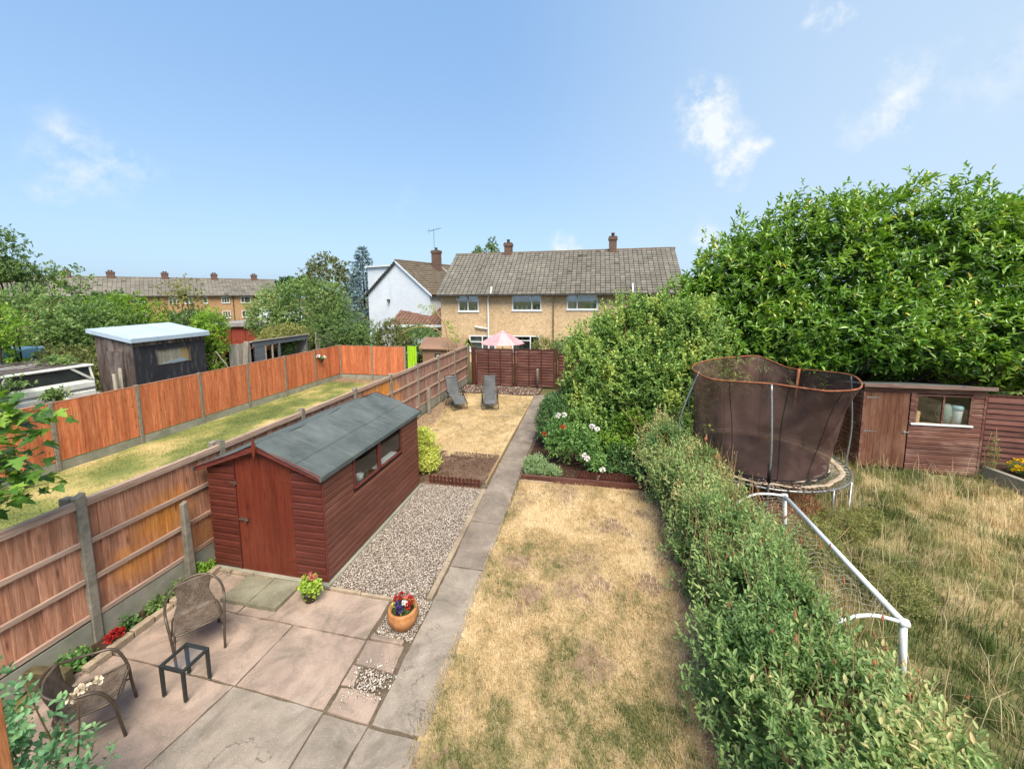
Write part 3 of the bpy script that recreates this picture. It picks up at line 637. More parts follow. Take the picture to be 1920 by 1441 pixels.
for k, (pts, m) in enumerate([
    ([(-6.05, 4.16), (-4.95, 4.14), (-4.93, 4.77), (-6.05, 4.77)], 'patio'), ([(-4.93, 4.14), (-2.88, 4.13), (-2.9, 4.77), (-4.91, 4.77)], 'patio'),
    ([(-6.05, 3.3), (-4.03, 3.28), (-4.0, 4.12), (-6.05, 4.13)], 'patio'), ([(-4.01, 3.28), (-2.83, 3.25), (-2.87, 4.11), (-3.98, 4.12)], 'patio'),
    ([(-6.05, 2.2), (-4.2, 2.25), (-4.05, 3.26), (-6.05, 3.28)], 'patio'), ([(-4.18, 2.25), (-2.78, 2.3), (-2.82, 3.23), (-4.03, 3.26)], 'path_grey'),
    ([(-2.81, 3.80), (-2.30, 3.78), (-2.33, 4.13), (-2.85, 4.12)], 'patio'), ([(-2.78, 3.24), (-2.27, 3.22), (-2.29, 3.50), (-2.62, 3.52), (-2.80, 3.5)], 'patio'), ([(-2.82, 3.53), (-2.68, 3.55), (-2.7, 3.77), (-2.83, 3.78)], 'patio'),
    ([(-2.76, 2.2), (-2.32, 2.22), (-2.27, 3.2), (-2.80, 3.21)], 'path_grey'), ([(-2.30, 2.2), (-1.66, 2.2), (-1.66, 3.18), (-2.25, 3.19)], 'path_grey'),
    ([(-6.05, .3), (-3.2, .3), (-3.2, 2.18), (-6.05, 2.18)], 'patio'), ([(-3.18, .3), (-1.66, .3), (-1.66, 2.17), (-3.18, 2.17)], 'patio')]):
    slab(patio, pts, M[m], random.uniform(-.003, .003))
path = sheet('garden_path', -2.62, -1.62, .3, 17.2, -.024, M['joint'])
PL = [(3.215, -2.23, -1.64), (5.67, -2.29, -1.69), (6.98, -2.37, -1.72), (9.95, -2.44, -1.80), (13.0, -2.49, -1.83), (16.9, -2.56, -1.9)]
for i in range(5):
    y0, l0, r0 = PL[i]; y1, l1, r1 = PL[i + 1]
    slab(path, [(l0, y0 + .012), (r0, y0 + .012), (r1, y1 - .012), (l1, y1 - .012)], M['path_grey'] if i == 0 else M['path'], random.uniform(-.004, .004), .06, .011)
# concrete strip edging the gravel and the patio's edge
o = thing('gravel_edging', 'low worn concrete edging at the front of the gravel', 'edging', (-3.4, 4.81, 0))
for k, (a, b) in enumerate(((-3.92, -3.4), (-3.39, -2.86))): MB().box(a, b, 4.785, 4.825, -.03, .035 - .008 * k).build('kerb_block', M['kerb'], o, bevel=.006)
o = thing('path_edging', 'thin pale timber edging between the path and the back lawn', 'edging', (-2.5, 12, 0))
for k in range(6):
    y0 = 8.45 + k * 1.38; f_ = lambda y: -2.455 - .09 * (y - 8.45) / 8.3
    MB().hexa([(f_(y0) - .03, y0, -.03), (f_(y0), y0, -.03), (f_(y0 + 1.36), y0 + 1.36, -.03), (f_(y0 + 1.36) - .03, y0 + 1.36, -.03), (f_(y0) - .03, y0, .05), (f_(y0), y0, .05), (f_(y0 + 1.36), y0 + 1.36, .05), (f_(y0 + 1.36) - .03, y0 + 1.36, .05)]).build('edging_board', M['stem_pale'], o, bevel=.003)
o = thing('gravel_side_edging', 'grey concrete strip between the gravel and the path', 'edging', (-2.37, 6.5, 0))
for k in range(4):
    y0 = 4.92 + k * .83; MB().hexa([(-2.385 - .03 * k, y0, -.03), (-2.30 - .025 * k, y0, -.03), (-2.32 - .025 * k, y0 + .81, -.03), (-2.41 - .03 * k, y0 + .81, -.03), (-2.385 - .03 * k, y0, .02), (-2.30 - .025 * k, y0, .02), (-2.32 - .025 * k, y0 + .81, .02), (-2.41 - .03 * k, y0 + .81, .02)]).build('kerb_block', M['kerb'], o, bevel=.006)
o = thing('picket_kerb', 'low red brick strip in front of the flower bowl', 'edging', (-2.55, 4.17, 0)); MB().box(-2.82, -2.36, 4.13, 4.19, -.02, .03).build('kerb_block', M['patio'], o, bevel=.008)

# ------------------------------------------------------------------ brown fence with concrete posts
FX = -6.371
fence = thing('boundary_fence', 'brown closeboard fence with rails and concrete posts running past the red shed', 'fence', (FX, 8, 0))
pm = MB().hexa([(-.05, -.05, 0), (.05, -.05, 0), (.05, .05, 0), (-.05, .05, 0), (-.05, -.05, 2.0), (.05, -.05, 2.0), (.05, .05, 2.04), (-.05, .05, 2.04)]).mesh('post', bevel=.008)
bw = 1.825 / 14
bm_ = MB().box(-.011, .011, -bw * .53, bw * .53, 0, 1.585).mesh('board', bevel=.002)
rm = MB().box(-.019, .019, -.9125, .9125, -.032, .032).mesh('rail', bevel=.004)
cm = MB().box(-.035, .035, -.9125, .9125, -.016, .016).mesh('cap_rail', bevel=.003)
gm = MB().box(-.024, .024, -.9125, .9125, 0, .32).mesh('gravel_board', bevel=.006)
for i in range(-2, 9):
    y = 3.412 + 1.925 * i
    link('post', pm, M['conc_post'], fence, (0, y - 8, -.02), (0, R(random.uniform(-.6, .6)), R(random.choice((0, 180)))))
    if i == 8: continue
    yc = y + .9625 - 8; dz = random.uniform(-.015, .015)
    for k in range(14): link('board', bm_, M['fence_brown'], fence, (-.026 + .006 * (k % 2), yc - .9125 + bw * (k + .5), .31 + random.uniform(-.004, .004)), (0, 0, R(3.0 + random.uniform(-1, 1))))
    for z in (.36, .86, 1.36): link('rail', rm, M['rail'], fence, (.014, yc, z + dz))
    link('cap_rail', cm, M['rail'], fence, (-.005, yc, 1.915))
    link('rail', rm, M['rail'], fence, (.014, yc, 1.865))
    link('gravel_board', gm, M['conc_light'], fence, (0, yc, -.02))
# second post tops on the far side
for y in (3.36, 5.29): MB().box(FX - .17, FX - .07, y - .05, y + .05, 0, 1.98).build('post', M['conc_post'], fence, bevel=.006)

# ------------------------------------------------------------------ orange fence
OX = -13.642
def board_fence(name, label, org, n, along, mat, cap, i0=0):
    """along 'y' or 'x' ; boards proud of posts' centre on the camera side"""
    t = thing(name, label, 'fence', org); rz = 0 if along == 'y' else R(-90)
    om = MB().box(-.01, .01, -.066, .066, 0, 1.53).mesh('board', bevel=.002); p2 = MB().box(-.045, .045, -.045, .045, 0, 1.86).mesh('post', bevel=.008)
    c2 = MB().box(-.03, .03, -.915, .915, -.012, .012).mesh('cap_rail', bevel=.003); g2 = MB().box(-.022, .022, -.915, .915, 0, .24).mesh('gravel_board', bevel=.006)
    def at(d, z, off=0): return (off, d, z) if along == 'y' else (d, -off, z)
    for i in range(n + 1):
        d = 1.925 * (i + i0); link('post', p2, M['conc_post'], t, at(d, -.02), (0, 0, rz))
        if i == n: break
        for k in range(14): link('board', om, mat, t, at(d + .05 + 1.825 / 14 * (k + .5), .26 + random.uniform(-.004, .004), .012 + .007 * (k % 2)), (0, 0, rz + R(random.uniform(-2, 2))))
        link('cap_rail', c2, cap, t, at(d + .9625, 1.805), (0, 0, rz)); link('gravel_board', g2, M['conc_light'], t, at(d + .9625, -.02), (0, 0, rz))
    return t
board_fence('orange_fence', 'bright orange closeboard fence running along the far side of the grass strip', (OX, 7.0, 0), 8, 'y', M['orange_board'], M['orange_cap'], -2)
t = board_fence('end_fence', 'short orange board fence closing the far end of the grass strip', (-13.6, 18.56, 0), 2, 'x', M['orange_board'], M['orange_cap'], 0)
o = thing('lime_fence', 'lime green painted fence boards beside the brown plastic shed', 'fence', (-9.2, 18.56, 0))
M['lime'] = mat_wood('lime', S(176, 222, 44), S(130, 180, 20), 'z', .6, .08)
for k in range(4): MB().box(-9.62 + .13 * k, -9.5 + .13 * k, 18.6, 18.62, .05, 1.84).build('board', M['lime'], o, bevel=.002)

# ------------------------------------------------------------------ lap panel fences
def lap_panel(t, x0, x1, y, z0, z1, n, mat, post, battens=3):
    h = (z1 - z0) / n; w_ = x1 - x0
    for k in range(n):
        z = z0 + h * k; a, b = random.uniform(-.006, .006), random.uniform(-.006, .006)
        MB().hexa([(x0, y - .034, z + a), (x1, y - .034, z + b), (x1, y - .018, z + b), (x0, y - .018, z + a), (x0, y + .004, z + h * 1.12 + a), (x1, y + .004, z + h * 1.12 + b), (x1, y + .016, z + h * 1.12 + b), (x0, y + .016, z + h * 1.12 + a)]).build('slat', mat, t)
    for k in range(battens):
        xx = x0 + .03 + (w_ - .06) * k / (battens - 1); MB().box(xx - .022, xx + .022, y - .052, y - .036, z0 - .01, z1 + .01).build('batten', post, t, bevel=.002)
    MB().box(x0, x1, y - .03, y + .03, z1 + .022, z1 + .045).build('cap_rail', post, t)
o = thing('back_fence', 'dark brown overlap panel fence across the end of the garden', 'fence', (-3.9, 18.24, 0))
lap_panel(o, -5.72, -3.86, 18.26, .06, 1.82, 13, M['lap'], M['lap_post'], 4); lap_panel(o, -3.70, -1.82, 18.26, .06, 1.82, 13, M['lap'], M['lap_post'], 4)
for x, w_ in ((-5.86, .22), (-3.78, .11), (-1.75, .10)): MB().box(x - w_ / 2, x + w_ / 2, 18.2, 18.3, 0, 1.93).build('post', M['lap_post'], o, bevel=.006)
o = thing('side_back_fence', 'short run of brown lap fence behind the leafy bush', 'fence', (-.8, 18.5, 0))
lap_panel(o, -1.68, .2, 18.42, .06, 1.62, 11, M['lap'], M['lap_post']); lap_panel(o, .3, 2.2, 18.42, .06, 1.62, 11, M['lap'], M['lap_post'])
for x in (.25, 2.25): MB().box(x - .05, x + .05, 18.38, 18.48, 0, 1.74).build('post', M['lap_post'], o)
o = thing('side_lap_fence', 'brown lap fence beside the old shed, behind the yellow flowers', 'fence', (9.3, 11.5, 0), R(-7))
for a, b in ((.08, 1.92), (2.02, 3.86)):
    h = 1.62 / 12
    for k in range(12):
        z = .3 + h * k; MB().hexa([(a, -.034, z), (b, -.034, z), (b, -.018, z), (a, -.018, z), (a, .004, z + h * 1.12), (b, .004, z + h * 1.12), (b, .016, z + h * 1.12), (a, .016, z + h * 1.12)]).build('slat', M['lap'], o, world=False)
    for xx in (a + .03, (a + b) / 2, b - .03): MB().box(xx - .022, xx + .022, -.052, -.036, .28, 1.93).build('batten', M['lap_post'], o, world=False)
    MB().box(a, b, -.03, .03, 1.945, 1.97).build('cap_rail', M['lap_post'], o, world=False)
for xx in (1.97, 3.92): MB().box(xx - .05, xx + .05, -.05, .05, 0, 2.0).build('post', M['lap_post'], o, world=False)

# ------------------------------------------------------------------ red shed
X0, X1, Y0, Y1, ZE, ZR = -6.148, -4.029, 4.895, 8.09, 1.80, 2.19
XM = (X0 + X1) / 2
shed = thing('garden_shed', 'red-brown shiplap shed with grey felt roof beside the gravel', 'shed', (XM, (Y0 + Y1) / 2, 0))
def ship(h): return [(0, 0), (.026, .004), (.026, h * .70), (.020, h * .80), (.006, h * .90), (.005, h + .004), (0, h + .004)]
nb = 15; z0 = .05; hb = (ZE - .02 - z0) / nb
for k in range(nb):
    z = z0 + hb * k; prof = [(a, b + z) for a, b in ship(hb)]
    zt = z + hb
    segs = [(Y0, Y1)] if not (zt > 1.17 and z < 1.74) else [(Y0, 5.62), (7.35, Y1)]
    for a, b in segs: MB().prism([(X1 + p, q) for p, q in prof], 'y', a, b).build('board', M['shed_side'], shed)  # right side
    fr = [(Y0 - p, q) for p, q in prof]
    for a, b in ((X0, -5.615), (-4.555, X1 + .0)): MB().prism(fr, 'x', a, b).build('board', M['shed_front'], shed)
# gable boards above the door
for k, (za, zb) in enumerate(((1.98, 2.06), (2.07, 2.13))):
    hw = lambda z: (X1 - X0) / 2 * (ZR - z) / (ZR - ZE) - .02
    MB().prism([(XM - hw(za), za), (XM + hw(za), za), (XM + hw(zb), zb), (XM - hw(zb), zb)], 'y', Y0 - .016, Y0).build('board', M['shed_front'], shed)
for sx in (-1, 1):
    a = XM + sx * .53; b = XM + sx * 1.05
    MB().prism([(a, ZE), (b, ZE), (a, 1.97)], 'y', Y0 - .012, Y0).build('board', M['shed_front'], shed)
# body shell: left, rear, floor, inner lining
MB().box(X0, X0 + .03, Y0, Y1, .05, ZE).box(X0, X1, Y1 - .03, Y1, .05, ZE).build('wall', M['shed_side'], shed)
MB().prism([(X0, ZE), (X1, ZE), (XM, ZR - .02)], 'y', Y1 - .03, Y1 - .004).build('rear_gable', M['shed_side'], shed)
MB().box(X0 + .03, X1 - .002, Y0 + .001, Y1 - .03, .03, .06).build('floor', M['stem'], shed)
MB().box(X0 + .03, -5.60, Y0 + .001, Y0 + .014, .06, ZE).box(-4.57, X1 - .001, Y0 + .001, Y0 + .014, .06, ZE).box(X1 - .016, X1 - .002, Y0 + .02, Y1 - .03, .06, 1.16).build('lining', M['bark_dark'], shed)
# corner trims
for x, y in ((X1 + .004, Y0 - .006), (X1 + .004, Y1 - .006)): MB().box(x, x + .02, y - .016, y + .016, .04, ZE).build('corner_trim', M['shed_fascia'], shed, bevel=.003)
# door
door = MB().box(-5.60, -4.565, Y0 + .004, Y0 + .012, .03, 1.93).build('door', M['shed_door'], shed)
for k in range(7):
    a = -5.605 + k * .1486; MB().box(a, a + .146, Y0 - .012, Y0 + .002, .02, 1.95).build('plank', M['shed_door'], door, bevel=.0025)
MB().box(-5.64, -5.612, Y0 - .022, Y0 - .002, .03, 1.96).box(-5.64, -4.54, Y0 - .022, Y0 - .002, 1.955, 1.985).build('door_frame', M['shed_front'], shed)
MB().box(-4.76, -4.50, Y0 - .019, Y0 - .014, 1.60, 1.64).build('hinge', M['shed_door'], door); MB().box(-4.76, -4.50, Y0 - .019, Y0 - .014, .30, .34).build('hinge', M['shed_door'], door)
MB().box(-5.70, -5.58, Y0 - .035, Y0 - .02, 1.49, 1.53).box(-5.63, -5.6, Y0 - .045, Y0 - .02, 1.48, 1.54).build('turn_button', M['iron'], door, bevel=.003)
mb = MB().tube([(-5.58, Y0 - .04, .92), (-5.40, Y0 - .04, .905)], .012, 8); mb.box(-5.56, -5.42, Y0 - .034, Y0 - .014, .885, .935); mb.tube([(-5.44, Y0 - .04, .90), (-5.44, Y0 - .07, .88)], .009, 6); mb.build('bolt', M['iron'], door)
# window
for a, b in ((5.64, 6.46), (6.46, 7.33)):
    wnd = MB().box(X1 - .005, X1 + .03, a, a + .045, 1.17, 1.76).box(X1 - .005, X1 + .03, b - .045, b, 1.17, 1.76).box(X1 - .005, X1 + .026, a + .045, b - .045, 1.72, 1.76).box(X1 - .005, X1 + .04, a + .0455, b - .0455, 1.165, 1.195).build('window', M['shed_fascia'], shed, bevel=.002)
    MB().box(X1 + .006, X1 + .010, a + .045, b - .045, 1.196, 1.72).build('pane', M['glass'], wnd)
MB().box(X1 - .30, X1 - .03, 5.5, 7.5, 1.08, 1.10).build('shelf', M['stem'], shed)
# fascia and finial
ov = .14
for s_ in (-1, 1):
    ex = XM + s_ * ((X1 - X0) / 2 + (.07 if s_ > 0 else .13)); zl = ZE - (.0 if s_ > 0 else .035)
    MB().hexa([(XM, Y0 - .115, ZR - .075), (ex, Y0 - .115, zl - .075), (ex, Y0 - .095, zl - .075), (XM, Y0 - .095, ZR - .075), (XM, Y0 - .115, ZR + .02), (ex, Y0 - .115, zl + .012), (ex, Y0 - .095, zl + .012), (XM, Y0 - .095, ZR + .02)]).build('fascia', M['shed_fascia'], shed, bevel=.003)
    MB().hexa([(XM, Y1 + .095, ZR - .075), (ex, Y1 + .095, zl - .075), (ex, Y1 + .115, zl - .075), (XM, Y1 + .115, ZR - .075), (XM, Y1 + .095, ZR + .02), (ex, Y1 + .095, zl + .012), (ex, Y1 + .115, zl + .012), (XM, Y1 + .115, ZR + .02)]).build('fascia', M['shed_fascia'], shed, bevel=.003)
MB().prism([(XM - .0, ZR - .22), (XM + .045, ZR - .02), (XM, ZR + .13), (XM - .045, ZR - .02)], 'y', Y0 - .142, Y0 - .120).build('finial', M['shed_door'], shed)
# roof deck and felt sheets
for s_ in (-1, 1):
    ex = XM + s_ * ((X1 - X0) / 2 + (.075 if s_ > 0 else .14)); zl = ZE - (.005 if s_ > 0 else .04)
    deck = MB().hexa([(XM, Y0 - .09, ZR - .02), (ex, Y0 - .09, zl - .02), (ex, Y1 + .09, zl - .02), (XM, Y1 + .09, ZR - .02), (XM, Y0 - .09, ZR), (ex, Y0 - .09, zl), (ex, Y1 + .09, zl), (XM, Y1 + .09, ZR)]); deck.v = [(x, y, z - .045) for x, y, z in deck.v]; deck = deck.build('roof', M['stem'], shed)
    for (u0, u1, lift) in ((0, .60, .012), (.52, 1.0, .004)):
        def fn(u, v, u0=u0, u1=u1, lift=lift, s_=s_, ex=ex, zl=zl):
            q = u0 + (u1 - u0) * u; x = XM + (ex - XM) * q; y = Y0 - .13 + (Y1 - Y0 + .26) * v; z = ZR + (zl - ZR) * q + lift
            wr = math.sin(y * 6.1 + 1.6 * math.sin(q * 4 + s_) + s_) * .5 + math.sin(y * 2.9 + q * 3.2) * .5 + .8 * max(0, math.sin(y * 4.3 + 2.2 * q)) ** 6; z += .016 * wr * (1.1 - .8 * q) + .006 * math.sin(y * 15 + q * 7) * (1 - q)
            sag = -.03 * math.sin(math.pi * v) * (1 - q); return (x, y, z + sag * .6 + (-.02 if q > .985 else 0))
        MB().grid(fn, 10, 60).build('felt_sheet', M['felt'], deck, smooth=True)
    MB().hexa([(ex - s_ * .004, Y0 - .13, zl - .06), (ex + s_ * .012, Y0 - .13, zl - .06), (ex + s_ * .012, Y1 + .13, zl - .06), (ex - s_ * .004, Y1 + .13, zl - .06), (ex - s_ * .004, Y0 - .13, zl + .006), (ex + s_ * .012, Y0 - .13, zl + .006), (ex + s_ * .012, Y1 + .13, zl + .006), (ex - s_ * .004, Y1 + .13, zl + .006)]).build('felt_edge', M['felt'], deck)
# plinth
o = thing('shed_base', 'pale concrete base edge under the red shed', 'base', (XM, 6.4, 0))
MB().box(X0 - .06, X1 + .07, Y0 - .07, Y1 + .04, -.03, .028).build('plinth', M['conc_light'], o, bevel=.008)
for k in range(3): MB().box(-6.15 + k * .42, -5.76 + k * .42, Y0 - .13, Y0 - .075, -.02, .045 - .006 * k).build('kerb_block', M['kerb'], o, bevel=.008)
# things seen through the shed window
o = thing('white_tub', 'small white plastic tub behind the near pane of the shed window', 'tub', (-4.17, 6.05, 1.101)); MB().lathe([(.055, 0), (.065, .10), (.07, .13), (.07, .14), (.06, .14), (.055, .02)], 16).build('body', M['white_paint'], o, True, world=False); MB().tube([(.065 * math.cos(a), 0, .13 + .07 * math.sin(a)) for a in [math.pi * i / 8 for i in range(9)]], .004, 5).build('handle', M['iron'], o, world=False)
for k, (a, b, zz) in enumerate(((6.52, 7.2, 1.112), (6.7, 7.25, 1.150))): tag(MB().box(-4.22, -4.08, a, b, zz, zz + .03).build('white_board', M['white_paint'], None, bevel=.004), ('lower' if not k else 'upper') + ' white board lying behind the far pane of the shed window', 'board', 'boards in the shed window')

# ------------------------------------------------------------------ stub post with chain link, short posts
o = thing('stub_post', 'broken tapered concrete post with rusty chain link beside the red shed', 'post', (-6.24, 4.55, 0))
MB().hexa([(-6.31, 4.49, 0), (-6.20, 4.49, 0), (-6.20, 4.60, 0), (-6.31, 4.60, 0), (-6.295, 4.505, 1.28), (-6.215, 4.505, 1.28), (-6.215, 4.585, 1.31), (-6.295, 4.585, 1.31)]).build('post', M['conc_post'], o, bevel=.01)
mb = MB()
for k in range(-12, 18):
    for s_ in (1, -1):
        pts = []
        for q in range(2):
            pass
        y0_, z0_ = 4.60 + k * .055, .35
        a = (y0_, .35) if s_ > 0 else (y0_ + .5, .35); b = (y0_ + .5, .95) if s_ > 0 else (y0_, .95)
        # clip to y in 4.6..5.35
        ya, za = a; yb, zb = b; lo, hi = 4.60, 5.30
        def at_y(y): return za + (zb - za) * (y - ya) / (yb - ya)
        P_ = []
        for (y, z) in (a, b):
            if y < lo: y, z = lo, at_y(lo)
            if y > hi: y, z = hi, at_y(hi)
            P_.append((-6.27, y, z))
        if abs(P_[0][1] - P_[1][1]) > .02: mb.tube(P_, .0022, 4)
M['rust'] = mat_plain('rust', S(170, 120, 84, .8), S(120, 78, 52, .8), 30, .8, .2, .1, .1)
mb.build('chain_link', M['rust'], o)
for nm, lab, x, y, h, s_, m_ in (('short_post', 'short square concrete post by the brown fence near the reclining chairs', -6.12, 13.42, .98, .055, 'conc_post'), ('short_post', 'round-topped weathered timber post standing at the end of the path', -2.63, 18.02, .98, .06, 'stem_pale')):
    o = thing(nm, lab, 'post', (x, y, 0))
    if m_ == 'conc_post': MB().box(-s_, s_, -s_, s_, 0, h).build('shaft', M[m_], o, bevel=.01, world=False)
    else: MB().lathe([(s_, 0), (s_, h - .06), (s_ * .85, h - .02), (s_ * .4, h), (.001, h + .003)], 14).build('shaft', M['conc_post'], o, True, world=False)
    MB().tube([(0, -s_ - .004, h * .6), (0, -s_ - .02, h * .6)], .006, 6).build('staple', M['iron'], o, world=False)
# ------------------------------------------------------------------ furniture
def mat_weave():
    t = NT('weave'); u = t.n('ShaderNodeTexCoord').outputs['UV']; mp = t.n('ShaderNodeMapping'); mp.inputs['Scale'].default_value = (1, 1, 1); t.l(u, mp.inputs['Vector'])
    br = t.n('ShaderNodeTexBrick'); br.inputs['Scale'].default_value = 16; br.inputs['Mortar Size'].default_value = .03; br.inputs['Brick Width'].default_value = .55; br.inputs['Row Height'].default_value = .28
    br.inputs['Color1'].default_value = S(134, 114, 96, .85); br.inputs['Color2'].default_value = S(92, 78, 66, .85); br.inputs['Mortar'].default_value = S(34, 30, 28, .8); t.l(mp.outputs[0], br.inputs['Vector'])
    n = t.noise(t.coords((9, 9, 9)), 1, 4); c = t.mixc(t.mrange(n, .45, .7, 0, .5), br.outputs['Color'], S(156, 142, 126, .8))
    f = t.math('SUBTRACT', 1, br.outputs['Fac']); return t.finish(c, .6, .3, f, .8, .004)
M['weave'] = mat_weave(); M['frame_brown'] = mat_plain('frame_brown', S(112, 98, 82, .8), S(84, 72, 60, .8), 20, .4, .5, .1, .05, .4)
def uv_grid(mb_, nu, nv, name, mat, parent, th=.012):
    o = mb_.build(name, mat, parent, smooth=True, world=False); me = o.data; uv = me.uv_layers.new(name='UVMap')
    for lp in me.loops:
        i = lp.vertex_index; uv.data[lp.index].uv = ((i % (nv + 1)) / nv, (i // (nv + 1)) / nu)
    md = o.modifiers.new('s', 'SOLIDIFY'); md.thickness = th; md.offset = 0; return o
def smooth_path(pts, n=6, closed=False):
    """Catmull-Rom"""
    P = [Vector(p) for p in pts]; out_ = []; m = len(P)
    for i in range(m if closed else m - 1):
        g_ = (lambda k: P[k % m]) if closed else (lambda k: P[max(0, min(m - 1, k))])
        a, b, c, d = g_(i - 1), g_(i), g_(i + 1), g_(i + 2)
        for k in range(n):
            t = k / n; out_.append(.5 * ((2 * b) + (c - a) * t + (2 * a - 5 * b + 4 * c - d) * t * t + (3 * b - a - 3 * c + d) * t ** 3))
    if not closed: out_.append(P[-1])
    return out_
def bistro_chair(label, loc, rz):
    t = thing('bistro_chair', label, 'chair', loc, rz, 'bistro chairs')
    loop = [(-.235, -.27, 0), (-.245, -.245, .22), (-.262, -.22, .44), (-.285, -.13, .63), (-.285, .03, .67), (-.25, .17, .71), (-.15, .275, .77), (0, .31, .79)]
    full = loop + [(-x, y, z) for x, y, z in loop[-2::-1]]
    MB().tube(smooth_path(full, 5), .0145, 8).build('arm_frame', M['frame_brown'], t, True, world=False)
    seatf = [(-.22, -.235, .435), (0, -.255, .43), (.22, -.235, .435), (.235, 0, .42), (.20, .20, .405), (0, .225, .40), (-.20, .20, .405), (-.235, 0, .42)]
    MB().tube(smooth_path(seatf, 5, True), .012, 8, True).build('seat_frame', M['frame_brown'], t, True, world=False)
    for s_ in (-1, 1): MB().tube(smooth_path([(s_ * .19, .17, .405), (s_ * .215, .22, .2), (s_ * .235, .275, 0)], 4), .0135, 8).build('leg', M['frame_brown'], t, True, world=False)
    for s_ in (-1, 1): MB().tube([(s_ * .235, -.245, .25), (s_ * .21, .215, .25)], .008, 6).build('stretcher', M['frame_brown'], t, True, world=False)
    def fn(u, v):
        # u 0 front .. 1 top of back
        s_ = u * .86
        if u < .52:
            q = u / .52; y = -.24 + .42 * q; z = .445 - .035 * math.sin(q * 2.2) - .012 * math.sin(math.pi * v); w_ = .225 - .012 * q
        else:
            q = (u - .52) / .48; y = .18 + .045 * math.sin(q * 1.57) + .06 * q - .0; z = .418 + .36 * q + .0; w_ = .213 - .07 * math.sin(min(1, q * 1.15) * math.pi) ** 2 * .5 - .03 * q; y += .035 * (1 - math.cos((v - .5) * 2.4)) * -1.5 * q
        return ((v - .5) * 2 * w_, y, z)
    uv_grid(MB().grid(fn, 26, 14), 26, 14, 'woven_seat', M['weave'], t)
    return t
bistro_chair('brown woven chair facing the glass table, in front of the red shed', (-4.945, 3.61, 0), math.atan2(.82, .56))
bistro_chair('brown woven chair half hidden by the rose leaves in the corner', (-5.02, 2.58, 0), math.atan2(.69, -.72))

t = thing('side_table', 'small black metal table with a glass top between the woven chairs', 'table', (-4.54, 3.14, 0))
tx, ty, th_ = .17, .155, .40
MB().box(-tx, tx, -ty, -ty + .03, th_ - .035, th_).box(-tx, tx, ty - .03, ty, th_ - .035, th_).box(-tx, -tx + .03, -ty + .03, ty - .03, th_ - .035, th_).box(tx - .03, tx, -ty + .03, ty - .03, th_ - .035, th_).build('frame', M['black_metal'], t, bevel=.004, world=False)
for sx in (-1, 1):
    for sy in (-1, 1):
        lg = MB().hexa([(sx * (tx - .018) - .016, sy * (ty - .018) - .016, .012), (sx * (tx - .018) + .016, sy * (ty - .018) - .016, .012), (sx * (tx - .018) + .016, sy * (ty - .018) + .016, .012), (sx * (tx - .018) - .016, sy * (ty - .018) + .016, .012),
                        (sx * (tx - .018) - .017, sy * (ty - .018) - .017, th_ - .036), (sx * (tx - .018) + .017, sy * (ty - .018) - .017, th_ - .036), (sx * (tx - .018) + .017, sy * (ty - .018) + .017, th_ - .036), (sx * (tx - .018) - .017, sy * (ty - .018) + .017, th_ - .036)]).build('leg', M['black_metal'], t, bevel=.004, world=False)
        MB().box(sx * (tx - .018) - .014, sx * (tx - .018) + .014, sy * (ty - .018) - .014, sy * (ty - .018) + .014, .001, .013).build('foot', M['conc_light'], lg, world=False)
MB().box(-tx + .026, tx - .026, -ty + .026, ty - .026, th_ - .012, th_ - .006).build('glass_top', M['glass'], t, world=False)

# two loose slabs in front of the shed door
for k, (a, b, lab) in enumerate(((-5.36, -4.885, 'left grey paving slab lying in front of the shed door'), (-4.875, -4.40, 'right grey paving slab lying in front of the shed door'))):
    o = MB().prism(wob_poly([(a, 4.25), (b, 4.26), (b, 4.77), (a, 4.76)], .12, .004), 'z', .004, .058).build('paving_slab', M['slab_grey'], None); tag(o, lab, 'slab', 'loose slabs')

